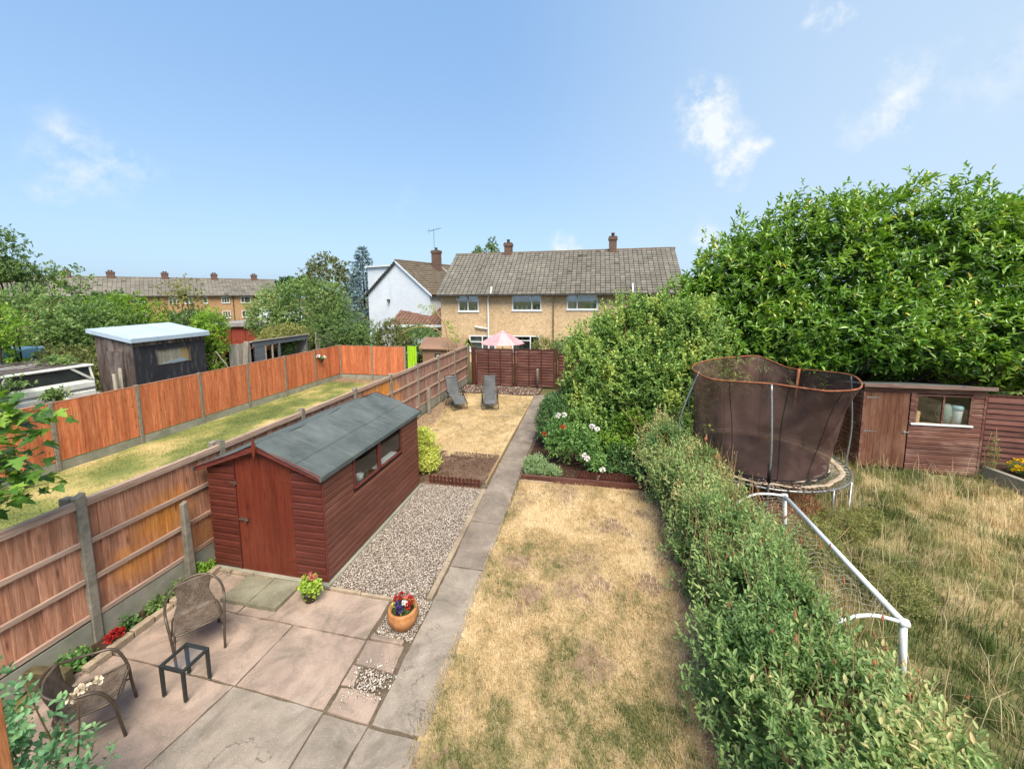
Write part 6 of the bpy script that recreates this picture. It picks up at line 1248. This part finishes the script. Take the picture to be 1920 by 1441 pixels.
# --- black shed
M['black_felt'] = mat_felt('black_felt', S(66, 66, 70, .8), S(50, 50, 54, .8)); M['old_plank'] = mat_wood('old_plank', S(128, 112, 104, .8), S(52, 42, 40, .8), 'z', .85, .22, .7, S(176, 166, 156, .8), .25); M['roof_pale'] = mat_plain('roof_pale', S(186, 202, 216, .85), S(166, 186, 204, .85), 1.5, .6, .3, .05, .02)
BX0, BX1, BY0, BY1 = -16.45, -14.85, 9.75, 12.15
t = thing('black_shed', 'old shed with black felt side and pale blue flat roof behind the orange fence', 'shed', ((BX0 + BX1) / 2, (BY0 + BY1) / 2, 0))
def bz(x): return 3.12 + (BX1 - x) * .17
n = 12; w_ = (BX1 - BX0) / n
for k in range(n):
    a = BX0 + k * w_; MB().hexa([(a + .004, BY0 - .012 - .006 * (k % 2), .02), (a + w_ - .004, BY0 - .012 - .006 * (k % 2), .02), (a + w_ - .004, BY0 + .01, .02), (a + .004, BY0 + .01, .02), (a + .004, BY0 - .012 - .006 * (k % 2), bz(a) - .06), (a + w_ - .004, BY0 - .012 - .006 * (k % 2), bz(a + w_) - .06), (a + w_ - .004, BY0 + .01, bz(a + w_) - .06), (a + .004, BY0 + .01, bz(a) - .06)]).build('plank', M['old_plank'], t)
dr = MB().box(-15.9, -15.25, BY0 - .05, BY0 - .022, .05, 2.72).build('door', M['old_plank'], t)
for k in range(5): MB().box(-15.9 + k * .13, -15.775 + k * .13, BY0 - .065, BY0 - .051, .05, 2.70 + random.uniform(-.02, .02)).build('plank', M['old_plank'], dr)
MB().box(-15.36, -15.28, BY0 - .08, BY0 - .066, 1.72, 1.86).build('latch', M['iron'], dr)
wall_with_holes(BY0, BY1, 0, 2.95, 0, .03, [(10.44, 11.6, 2.15, 2.65)])
mbw = wall_with_holes(BY0 + .0, BY1, .02, 3.05, 0, .03, [(10.42, 11.56, 2.14, 2.66)]); mbw.v = [(BX1 - y, x, z) for x, y, z in mbw.v]; mbw.build('side_wall', M['black_felt'], t)
for k in range(16):
    a = BY0 + k * .15; MB().box(BX1 + .001, BX1 + .012, a, a + .14, 2.86, 3.06).build('plank', M['old_plank'], t)
MB().box(BX0, BX0 + .03, BY0 + .012, BY1, .02, 3.3).box(BX0 + .031, BX1 - .031, BY1 - .03, BY1, .02, 3.1).build('wall', M['old_plank'], t)
wn_ = MB().box(BX1 - .02, BX1 + .012, 10.40, 10.44, 2.12, 2.68).box(BX1 - .02, BX1 + .012, 11.54, 11.58, 2.12, 2.68).box(BX1 - .02, BX1 + .012, 10.441, 11.539, 2.12, 2.15).build('window', M['old_plank'], t); MB().box(BX1 - .012, BX1 - .008, 10.44, 11.54, 2.15, 2.66).build('pane', M['glass'], wn_)
M['pale_plank'] = mat_wood('pale_plank', S(214, 204, 184, .85), S(170, 158, 138, .85), 'z', .85, .1); 
for k in range(7): MB().box(BX1 - .06, BX1 - .045, 10.35 + k * .13, 10.475 + k * .13, 2.0, 2.75).build('inner_board', M['pale_plank'], t)
MB().box(BX1 - .08, BX1 - .065, 11.2, 11.6, 2.0, 2.75).build('inner_board', M['card'], t); MB().hexa([(BX1 - .044, 10.5, 2.1), (BX1 - .02, 10.5, 2.1), (BX1 - .02, 11.5, 2.16), (BX1 - .044, 11.5, 2.16), (BX1 - .044, 10.7, 2.19), (BX1 - .02, 10.7, 2.19), (BX1 - .02, 11.3, 2.28), (BX1 - .044, 11.3, 2.28)]).build('plastic_sheet', M['roof_pale'], t)
rx0, rx1, ry0, ry1 = BX0 - .2, BX1 + .12, BY0 - .1, BY1 + .12
MB().hexa([(rx0, ry0, bz(rx0)), (rx1, ry0, bz(rx1)), (rx1, ry1, bz(rx1) + .04), (rx0, ry1, bz(rx0) + .04), (rx0, ry0, bz(rx0) + .03), (rx1, ry0, bz(rx1) + .03), (rx1, ry1, bz(rx1) + .07), (rx0, ry1, bz(rx0) + .07)]).build('roof', M['roof_pale'], t)
MB().hexa([(rx0, ry0 - .012, bz(rx0) - .10), (rx1, ry0 - .012, bz(rx1) - .10), (rx1, ry0 - .002, bz(rx1) - .10), (rx0, ry0 - .002, bz(rx0) - .10), (rx0, ry0 - .012, bz(rx0) + .035), (rx1, ry0 - .012, bz(rx1) + .035), (rx1, ry0 - .002, bz(rx1) + .035), (rx0, ry0 - .002, bz(rx0) + .035)]).build('fascia', M['roof_pale'], t)
for a, b in ((ry0, ry0 + .8), (ry0 + .81, ry0 + 1.9), (ry0 + 1.91, ry1)): MB().box(rx1 + .001, rx1 + .012, a, b, bz(rx1) - .09, bz(rx1) + .05).build('fascia', M['roof_pale'], t)
tag(MB().bar((-14.6, 12.35, 2.35), (-14.35, 12.95, 1.1), .14, .025).build('leaning_plank', M['pale_plank']), 'bare plank leaning against the right end of the black shed', 'plank')
for k, (y, z, rr) in enumerate(((9.35, 2.05, 4), (9.48, 2.2, -3))): tag(MB().bar((-15.1 - .05 * k, y, 0), (-15.12, y - .03 * rr / 4, z), .13, .02, (0, 1, 0)).build('grey_plank', M['pale_plank']), ('shorter' if k == 0 else 'taller') + ' weathered upright plank left of the black shed', 'plank', 'planks by the black shed')

# --- derelict white cabin, blue sheet
M['white_old'] = mat_plain('white_old', S(236, 234, 224, .9), S(196, 194, 182, .9), 2.5, .6, .3, .1, .04); M['blue_sheet'] = mat_plain('blue_sheet', S(150, 190, 214, .85), S(104, 146, 176, .85), 3, .5, .4, .2, .03); M['win_dark'] = mat_plain('win_dark', S(76, 84, 82, .7), S(52, 60, 58, .7), 3, .15, .6, 0, .03)
t = thing('derelict_caravan', 'derelict white caravan with dark windows half hidden by the orange fence', 'caravan', (-16, 7.2, 0)); CX = -15.35
MB().box(-17.2, CX, 4.2, 9.0, .4, 1.98).build('body', M['white_old'], t, bevel=.06)
for z in (1.45, 1.72): MB().box(CX + .001, CX + .05, 4.3, 8.95, z, z + .2).build('side_panel', M['white_old'], t, bevel=.03)
MB().box(-17.1, CX - .06, 4.4, 8.9, 1.985, 2.36).build('window_band', M['win_dark'], t)
for y in (4.4, 6.0, 7.0): MB().bar((CX - .03, y, 1.98), (CX - .06, y + .12, 2.38), .08, .06).build('pillar', M['white_old'], t)
MB().bar((CX - .03, 8.9, 1.98), (CX - .06, 8.45, 2.38), .09, .06).build('pillar', M['white_old'], t); MB().bar((CX - .02, 8.95, 1.95), (CX - .05, 8.9, 2.36), .06, .05).build('pillar', M['white_old'], t)
MB().box(-17.25, CX, 4.2, 9.0, 2.37, 2.43).build('roof', M['white_old'], t, bevel=.02)
for k in range(7): tag(MB().bar((-15.5 - .2 * k, 5.2 + .3 * (k % 3), 2.455 + .022 * k), (-15.7 - .15 * k, 8.9 - .25 * (k % 2), 2.46 + .024 * k), .12, .018).build('roof_plank', M['old_plank']), '%s weathered plank lying on the roof of the white caravan' % ('nearest', 'second', 'third', 'fourth', 'fifth', 'sixth', 'farthest')[k], 'plank', 'planks on the caravan roof')
def crum(u, v): return (-15.0 + .35 * v - .5 + .06 * math.sin(u * 19), 5.3 + 3.75 * u, 1.30 + .30 * (1 - v) + .05 * math.sin(u * 23 + v * 5) + .03 * math.sin(u * 51))
o = MB().grid(crum, 60, 8).build('white_sheeting', M['white_paint'], None, True); o.modifiers.new('s', 'SOLIDIFY').thickness = .01; tag(o, 'crumpled white sheeting between the caravan and the orange fence', 'sheet')
t = thing('blue_van', 'old blue van mostly buried under ivy at the left edge', 'van', (-21.3, 10.2, 0), R(20)); MB().prism([(-1.2, .3), (1.2, .3), (1.2, 1.9), (.9, 2.6), (-1.0, 2.62), (-1.2, 1.9)], 'x', -2.0, .2).build('body', M['blue_sheet'], t, bevel=.05, world=False); MB().hexa([(-1.7, -1.19, 1.95), (.0, -1.19, 1.95), (.0, -1.17, 1.95), (-1.7, -1.17, 1.95), (-1.6, -1.06, 2.5), (-.1, -1.06, 2.5), (-.1, -1.03, 2.5), (-1.6, -1.03, 2.5)]).build('window', M['blue_sheet'], t, world=False); MB().box(-2.1, .3, -1.2, -1.05, 2.63, 2.72).build('roof_rail', M['rust'], t, world=False)

# --- lean-to aviary and grey boards behind the orange fence
M['grey_wood'] = mat_wood('grey_wood', S(126, 132, 134, .85), S(88, 94, 98, .85), 'y', .8, .08); M['pale_board'] = mat_wood('pale_board', S(206, 196, 178, .85), S(160, 150, 134, .85), 'z', .85, .12)
t = thing('lean_to', 'grey timber lean-to greenhouse with open bays behind the orange fence', 'greenhouse', (-15.4, 16, 0))
LX = -14.85
for y in (14.4, 15.75, 17.6): MB().box(LX - .04, LX + .04, y - .04, y + .04, 0, 2.55 - .08 * (y - 14.4) / 3.2).build('post', M['grey_wood'], t)
for y in (14.95, 15.35): MB().box(LX - .02, LX + .02, y - .035, y + .035, 0, 2.35).build('mullion', M['pale_board'], t)
MB().box(LX - .03, LX + .03, 14.3, 17.7, 2.25, 2.5).build('header', M['grey_wood'], t); MB().box(LX - .02, LX + .02, 14.36, 14.90, 0, 2.24).build('door', M['grey_wood'], t)
MB().hexa([(LX + .08, 14.25, 2.50), (LX + .08, 17.75, 2.48), (-16.6, 17.75, 1.95), (-16.6, 14.25, 2.0), (LX + .08, 14.25, 2.56), (LX + .08, 17.75, 2.54), (-16.6, 17.75, 2.0), (-16.6, 14.25, 2.05)]).build('roof', M['pale_board'], t)
MB().box(LX - .035, LX - .03, 14.92, 15.7, .3, 2.24).build('mesh_panel', M['glass'], t); MB().box(-16.5, -16.45, 14.4, 17.6, 0, 1.95).build('rear_wall', M['bark_dark'], t)
for k in range(9): MB().hexa([(-16.5 , 17.62, .05 + k * .24), (LX + .04, 17.62, .05 + k * .24), (LX + .04, 17.64, .05 + k * .24), (-16.5, 17.64, .05 + k * .24), (-16.5, 17.62, min(.28 + k * .24, 1.95)), (LX + .04, 17.62, min(.28 + k * .24, 2.5)), (LX + .04, 17.64, min(.28 + k * .24, 2.5)), (-16.5, 17.64, min(.28 + k * .24, 1.95))]).build('side_board', M['pale_board'], t)
plant('climber', 'leafy climber growing inside the open bay of the lean-to', 'plant', (-15.5, 16.7, 0), [((-15.35, 16.8, 1.9), (.35, .7, .4))], M['lf_mid'], 130, 5, .09, .05, M['stem'], None, .02, .006, inner=.2)
t = thing('board_fence', 'pale grey upright boards beside the bush next to the lean-to', 'fence', (-15.1, 13.8, 0))
for k in range(7): MB().box(-15.02, -15.0, 13.28 + k * .15, 13.42 + k * .15, 0, 2.48 + random.uniform(-.03, .03)).build('board', M['pale_board'], t)
tag(MB().bar((-14.82, 13.75, 1.0), (-14.93, 14.05, 2.55), .2, .022, (1, 0, 0)).build('leaning_board', M['pale_plank']), 'wide pale board leaning on the grey boards by the lean-to', 'board')
t = thing('tall_boards', 'tall weathered fence boards at the far end of the lean-to', 'fence', (-15, 19.2, 0))
for k in range(7): MB().box(-15.1 + .03 * (k % 2), -15.07 + .03 * (k % 2), 18.55 + k * .22, 18.73 + k * .22, 0, 2.55 - .05 * k + random.uniform(-.12, .1)).build('board', M['pale_board'], t)
# hanging basket
t = thing('hanging_basket', 'hanging basket with white flowers on a post of the orange fence', 'basket', (-13.45, 16.9, 1.35))
MB().lathe([(.01, -.22), (.07, -.12), (.14, 0), (.15, .0), (.13, .0)], 14).build('basket', M['pot_grey'], t, True, world=False); MB().tube([(-.15, -.25, .32), (0, 0, .36), (0, 0, .0)], .008, 5).build('bracket', M['iron'], t, world=False)
V, F, v = crown([((0, 0, .05), (.17, .17, .09))], 50, 5, .06, .03, inner=0, back=1, zmin=-.1); link('foliage', np_mesh('foliage', V, F, v), M['lf_mid'], t)
for a, b, c in ((-.1, -.16, .12), (-.02, -.2, .16), (.1, .02, .08), (.05, .15, .06)): flower_blob('flower', (-13.45 + a, 16.9 + b, 1.35 + c), .07, 20, .06, M['fl_white'], t)

# --- brown plastic shed and parasol beyond
M['plastic_brown'] = mat_plain('plastic_brown', S(160, 126, 102, .85), S(142, 110, 88, .85), 3, .6, .3, .05, .02); t = thing('plastic_shed', 'small brown plastic apex shed beyond the end of the brown fence', 'shed', (-8.0, 19.6, 0))
MB().box(-9.05, -6.85, 19.2, 20.6, 0, 1.66).prism([(19.2, 1.661), (20.6, 1.661), (19.9, 2.1)], 'x', -9.02, -6.88).build('wall', M['plastic_brown'], t)
for k in range(16): MB().box(-9.03 + k * .138, -8.97 + k * .138, 19.18, 19.199, .05, 1.62).build('rib', M['plastic_brown'], t)
for s_ in (-1, 1): MB().hexa([(-9.2, 19.9, 2.14), (-6.7, 19.9, 2.14), (-6.7, 19.9 + s_ * .85, 1.62), (-9.2, 19.9 + s_ * .85, 1.62), (-9.2, 19.9, 2.19), (-6.7, 19.9, 2.19), (-6.7, 19.9 + s_ * .85, 1.67), (-9.2, 19.9 + s_ * .85, 1.67)]).build('roof', M['plastic_brown'], t)
wn_ = MB().box(-8.36, -7.98, 19.16, 19.178, .95, 1.45).build('window', M['plastic_brown'], t); MB().box(-8.33, -8.01, 19.15, 19.159, .98, 1.42).build('pane', M['win_dark'], wn_)
t = thing('parasol', 'faded pink garden parasol beyond the brown back fence', 'parasol', (-5.15, 21.5, 0)); M['pink'] = mat_plain('pink', S(226, 168, 170, .85), S(206, 140, 144, .85), 2, .9, .1, .05, .02); M['pink_pale'] = mat_plain('pink_pale', S(232, 184, 184, .85), S(218, 164, 164, .85), 2, .9, .1, .05, .02)
for k in range(8):
    a0, a1 = 2 * math.pi * k / 8, 2 * math.pi * (k + 1) / 8
    def fn(u, v, a0=a0, a1=a1):
        a = a0 + (a1 - a0) * v; r_ = 1.28 * u; sag = .06 * math.sin(math.pi * v) * u; return (-5.15 + r_ * math.cos(a) * (1 - .06 * math.sin(math.pi * v)), 21.5 + r_ * math.sin(a) * (1 - .06 * math.sin(math.pi * v)), 2.40 - .66 * u ** 1.25 - sag * .4)
    MB().grid(fn, 8, 5).build('canopy_panel', M['pink'] if k % 2 else M['pink_pale'], t, True); MB().tube([(-5.15, 21.5, 2.38), (-5.15 + 1.27 * math.cos(a0), 21.5 + 1.27 * math.sin(a0), 1.72)], .008, 5).build('rib', M['pvc'], t)
MB().tube([(-5.15, 21.5, 0), (-5.15, 21.5, 2.44)], .02, 8).build('pole', M['pvc'], t); MB().lathe([(.14, 2.36), (.10, 2.42), (.02, 2.47)], 10, (-5.15, 21.5, 0)).build('cap', M['pink_pale'], t)

# ------------------------------------------------------------------ background trees and shrubs
def bush(lab, cat, c, rx, rz, mat, n, L, k=6, ry=None, **kw):
    ry = ry or min(rx, 1.8); g_ = kw.pop('ground', 0.); tree = cat == 'tree'; blobs = [(c, (rx, ry, rz)), ((c[0] - rx * .45, c[1] - .2, c[2] - rz * .35), (rx * .6, ry * .7, rz * .7)), ((c[0] + rx * .45, c[1] - .1, c[2] - rz * .3), (rx * .6, ry * .7, rz * .75))]
    if kw.pop('skirt', True) and c[2] - rz > .8: blobs.append(((c[0], c[1], (c[2] - rz * .3) / 2 + .1), (rx * .8, ry * .8, (c[2]) / 2)))
    a = dict(inner=.45, lump=.22, depth=.22, vbase=.5, vamp=.8, seed=random.randint(1, 999), oval=False, back=.3, zmin=g_); a.update(kw)
    return plant('tree' if tree else 'bush', lab, cat, (c[0], c[1], 0), blobs, mat, n, k, L, L * .55, M['bark_dark'], None, .09 if tree else .05, .015, parts=('crown', 'trunk') if tree else ('foliage', 'stem'), **a)
bush('big soft green bush at the left edge behind the white caravan', 'bush', (-24.36, 12.4, 3.2), 2.7, 1.8, M['lf_mid'], 2300, .12)
bush('olive green bush behind the ivy mound left of the black shed', 'bush', (-22.75, 13.4, 3.0), 1.9, 1.4, M['lf_mid'], 1500, .12, vbase=.35)
bush('thin airy young tree rising above the left bushes', 'tree', (-32.0, 17.7, 5.3), 1.7, 1.6, M['lf_mid'], 420, .16, inner=.1, depth=.5, skirt=False)
t = bush('drooping birch branches at the far left edge', 'tree', (-33.2, 15.7, 7.2), 1.9, 1.5, M['lf_mid'], 800, .14, inner=.15, depth=.5, skirt=False, vbase=.3)
bush('lower drooping birch clump at the far left edge', 'tree', (-31.9, 15.8, 6.1), 1.0, .7, M['lf_mid'], 350, .14, inner=.2, depth=.4, skirt=False, vbase=.3)
bush('yellow green bushy shrub just left of the black shed roof', 'bush', (-23.6, 15.4, 3.5), 2.1, 1.3, M['lf_bright'], 1500, .12, vbase=.35)
bush('dark green bush below the left end of the terrace roof', 'bush', (-32.17, 19.9, 3.7), 2.6, 1.3, M['lf_mid'], 1200, .16, vbase=.25)
bush('bright yellow green spray at the left edge', 'bush', (-21.0, 9.9, 3.5), .8, .8, M['lf_bright'], 420, .1)
bush('ivy mound sprawling behind the white caravan', 'bush', (-20.6, 11.4, 1.6), 2.6, 1.15, M['lf_olive'], 1800, .10, vbase=.35, skirt=False)
bush('bright leafy shrub to the right of the black shed', 'bush', (-15.5, 13.0, 3.05), .85, 1.05, M['lf_bright'], 1100, .085, ry=.7, vbase=.45)
bush('sparse brownish tree in front of the distant terrace', 'tree', (-41.3, 32.1, 4.5), 2.9, 2.3, M['lf_olive'], 330, .2, inner=.05, depth=.6, skirt=False)
bush('low dark bushes in front of the distant terrace', 'bush', (-33.0, 26.5, 2.2), 3.4, 1.2, M['lf_mid'], 1300, .16, vbase=.25)
bush('large round green bush behind the lean-to greenhouse', 'bush', (-16.8, 20.6, 4.0), 2.5, 1.8, M['lf_mid'], 2400, .11, vbase=.45)
bush('upright bush with white blossom right of the red garage', 'bush', (-18.6, 19.6, 3.6), 1.5, 1.75, M['lf_mid'], 1200, .11, vbase=.6)
bush('yellowish low shrub behind the lean-to roof', 'bush', (-16.6, 18.2, 2.3), 1.5, .75, M['lf_olive'], 900, .09, vbase=.6, skirt=False)
bush('dark green shrub at the far corner of the orange fence', 'bush', (-14.4, 19.9, 2.4), 1.7, 1.35, M['lf_mid'], 1400, .1, vbase=.3)
bush('tall oak far behind the blue spruce', 'tree', (-25.5, 33.6, 6.3), 2.9, 2.2, M['lf_olive'], 1300, .2, vbase=.3)
bush('dark shrub left of the arching branch behind the end fence', 'bush', (-12.9, 19.9, 2.1), 1.2, 1.1, M['lf_mid'], 1000, .09, vbase=.4)
bush('olive shrub in the middle behind the end fence', 'bush', (-11.35, 20.3, 2.2), 1.1, 1.05, M['lf_olive'], 900, .09, vbase=.35)
bush('green shrub below the red-tiled porch', 'bush', (-10.2, 21.2, 2.0), 1.3, 1.0, M['lf_mid'], 1000, .09, vbase=.4)
bush('thin birch top showing left of the house chimney', 'tree', (-13.4, 44.2, 9.4), .75, 1.0, M['lf_mid'], 130, .2, inner=.1, depth=.5, skirt=False)
bush('taller birch top showing just left of the house chimney', 'tree', (-11.8, 44.5, 9.7), .9, 1.5, M['lf_mid'], 220, .2, inner=.1, depth=.5, skirt=False)
bush('small pale shrub behind the right end of the back fence', 'bush', (-2.6, 20.9, 1.5), .9, .75, M['lf_olive'], 500, .08, skirt=False)
bush('green shrub between the back fence and the tall leafy shrub', 'bush', (-1.4, 20.4, 1.6), .9, .8, M['lf_mid'], 500, .08, skirt=False)
bush('distant dark treetops right of the terrace', 'tree', (-63.0, 72.0, 6.8), 5.5, 1.9, M['lf_dark'], 700, .4, skirt=False)
bush('shaded garden shrub in front of the house ground floor', 'bush', (1.8, 21.5, 1.6), 1.6, 1.3, M['lf_mid'], 700, .1)
bush('green tree behind the right side of the laurel', 'tree', (17.5, 20.0, 4.5), 3.5, 3.5, M['lf_mid'], 900, .2)
# spruce
t = thing('blue_spruce', 'blue grey spruce standing left of the white gabled house', 'tree', (-21.0, 32.6, 0)); MB().tube([(-21.0, 32.6, 0), (-21.0, 32.6, 9.0)], [.16, .02], 8).build('trunk', M['bark_dark'], t, True)
Ps, Ds = [], []
for k in range(26):
    z = 1.2 + k * .305; r_ = 3.0 * (1 - z / 9.5) ** .8 + .1; nb_ = max(6, int(11 * r_))
    for q in range(nb_):
        a = q / nb_ * 6.283 + k * .7 + random.uniform(-.2, .2); rr = r_ * random.uniform(.8, 1.12)
        for s_ in range(4):
            u = .35 + .65 * (s_ + random.random()) / 4; Ps.append((-21.0 + math.cos(a) * rr * u, 32.6 + math.sin(a) * rr * u, z - .22 * u * rr + .12 * u * u + random.uniform(-.06, .06))); Ds.append((math.cos(a) + random.uniform(-.4, .4), math.sin(a) + random.uniform(-.4, .4), .15 + random.uniform(-.3, .3)))
V, F, v = shoots(np.array(Ps), np.array(Ds), 6, .26, .075, .75, .25, vfun=lambda P: .45 + (fbm(P, 1.5, 3, 2) - .5) * .6, oval=False); link('crown', np_mesh('crown', V - np.array([-21.0, 32.6, 0]), F, v), M['lf_spruce'], t)
# arching branch
t = thing('arching_branch', 'bare arching branches with a few leaves above the brown plastic shed', 'branch', (-7.5, 19.0, 0))
MB().tube(smooth_path([(-7.2, 19.1, .6), (-7.5, 19.05, 2.05), (-8.1, 18.95, 2.7), (-8.9, 18.85, 2.86), (-9.6, 18.75, 2.7), (-9.96, 18.7, 2.45)], 5), .022, 6).build('stem', M['stem_pale'], t, True)
MB().tube(smooth_path([(-7.3, 19.1, .6), (-7.6, 19.05, 2.6), (-7.8, 19.0, 3.2), (-8.25, 18.9, 3.85)], 5), .03, 6).tube(smooth_path([(-7.2, 19.1, .6), (-8.0, 19.0, 2.6), (-8.6, 18.9, 3.2)], 5), .018, 6).build('stem', M['stem_pale'], t, True)
P = np.array([(-8.3, 18.9, 3.9), (-8.6, 18.9, 3.8), (-8.75, 18.9, 3.85), (-8.2, 18.9, 3.7), (-7.5, 19, 3.1), (-7.3, 19, 2.8), (-7.2, 19, 2.6), (-7.1, 19, 2.3), (-6.9, 19, 2.2), (-7.0, 19, 2.1), (-6.6, 19, 2.05), (-6.4, 19, 1.95)]) ; P = np.repeat(P, 7, 0) + RNG.normal(size=(84, 3)) * .12
V, F, v = shoots(P, RNG.normal(size=P.shape) + [0, 0, .5], 5, .11, .05, vfun=lambda P: np.full(len(P), .6), oval=False); link('foliage', np_mesh('foliage', V - np.array([-7.5, 19, 0]), F, v), M['lf_bright'], t)

plant('bramble', 'brambles trailing over the near end of the white caravan', 'shrub', (-15.1, 7.2, 0), [((-15.2, 6.9, 2.15), (.35, .7, .4)), ((-15.05, 7.9, 1.75), (.25, .5, .3)), ((-16.2, 8.6, 2.55), (.7, .6, .25))], M['lf_mid'], 330, 6, .08, .045, M['stem'], None, .012, .005, inner=.2, vbase=.5, vamp=.8, depth=.5, lump=.4)
# ------------------------------------------------------------------ near left foliage
# sycamore: lobed leaves
t = thing('sycamore', 'sycamore sapling with lobed leaves leaning in at the left edge', 'tree', (-7.3, 2.4, 0)); mb = MB().tube([(-7.6, 2.3, 0), (-7.4, 2.4, 1.5), (-7.2, 2.5, 3.0), (-6.9, 2.6, 3.9)], [.05, .04, .03, .012], 8)
LP = [(0, 0), (.12, .10), (.42, .05), (.30, .25), (.52, .50), (.25, .45), (.22, .62), (.0, 1.0)]
full = LP + [(-x, y) for x, y in LP[-2:0:-1]]; nl = len(full); Vs, Fs, vv = [], [], []; tips = []
for b in range(34):
    z = random.uniform(2.35, 3.5); tip = Vector((random.uniform(-6.35, -5.62), random.uniform(2.6, 2.95), z)); st = Vector((-7.25, 2.5, z - .35)); mb.tube([st, st.lerp(tip, .5) + Vector((0, 0, .08)), tip], [.012, .008, .003], 5)
    for k in range(9): tips.append(st.lerp(tip, random.uniform(.45, 1.08)) + Vector((random.uniform(-.12, .12), random.uniform(-.12, .12), random.uniform(-.1, .1))))
mb.build('trunk', M['stem'], t, True)
for p in tips:
    s_ = random.uniform(.11, .19); a = random.uniform(0, 6.28); ax = Vector((math.cos(a), math.sin(a), random.uniform(-.6, -.1))).normalized(); nn = Vector((random.uniform(-.4, .4), random.uniform(-.6, .2), 1)).normalized(); rr = ax.cross(nn).normalized(); nn = rr.cross(ax); o0 = len(Vs); v = random.random()
    for x, y in full: Vs.append(tuple(p + rr * x * s_ + ax * (y * s_) + nn * (abs(x) * .25 - y * y * .18) * s_ - t.location)); vv.append(v)
    c_ = len(Vs); Vs.append(tuple(p + ax * .42 * s_ - nn * .03 * s_ - t.location)); vv.append(v)
    for i in range(nl): Fs.append((o0 + i, o0 + (i + 1) % nl, c_))
link('crown', np_mesh('crown', np.array(Vs), np.array(Fs), np.array(vv)), M['lf_syc'], t)
# rose shrub bottom left
t = plant('rose_shrub', 'rose shrub with fading cream blooms in the bottom left corner', 'shrub', (-4.2, 1.75, 0), [((-4.42, 1.8, 1.05), (.34, .36, .45)), ((-4.05, 1.85, .85), (.28, .26, .3)), ((-4.7, 1.7, 1.5), (.26, .3, .4))], M['lf_rose_near'], 150, 7, .062, .036, M['stem'], [(-4.6, 1.75, 1.8), (-4.3, 1.85, 1.5), (-4.05, 2.0, 1.35), (-3.85, 1.95, .95), (-4.4, 1.7, 1.5), (-3.95, 1.9, .8), (-4.7, 1.7, 1.85), (-4.15, 1.95, 1.1)], .012, .004, inner=.25, vbase=.5, vamp=.8, depth=.4, lump=.3, spread=1.25, slen=.16, back=.8)
M['fl_cream'] = mat_plain('fl_cream', S(236, 222, 196, .85), S(214, 192, 160, .85), 30, .7, .2, 0, .05)
for x, y, z in ((-4.02, 2.02, 1.34), (-3.90, 2.05, 1.40), (-4.1, 2.0, 1.26)): flower_blob('bloom', (x, y, z), .032, 18, .034, M['fl_cream'] if 'fl_cream' in M else M['fl_white'], t, .7)
tag(MB().box(-3.79, -3.72, 1.44, 1.50, 0, 1.92).build('timber_post', mat_wood('post_orange', S(206, 140, 92, .9), S(166, 100, 60, .9), 'z', .7, .05), bevel=.004), 'orange timber post at the bottom left edge among the rose leaves', 'post')
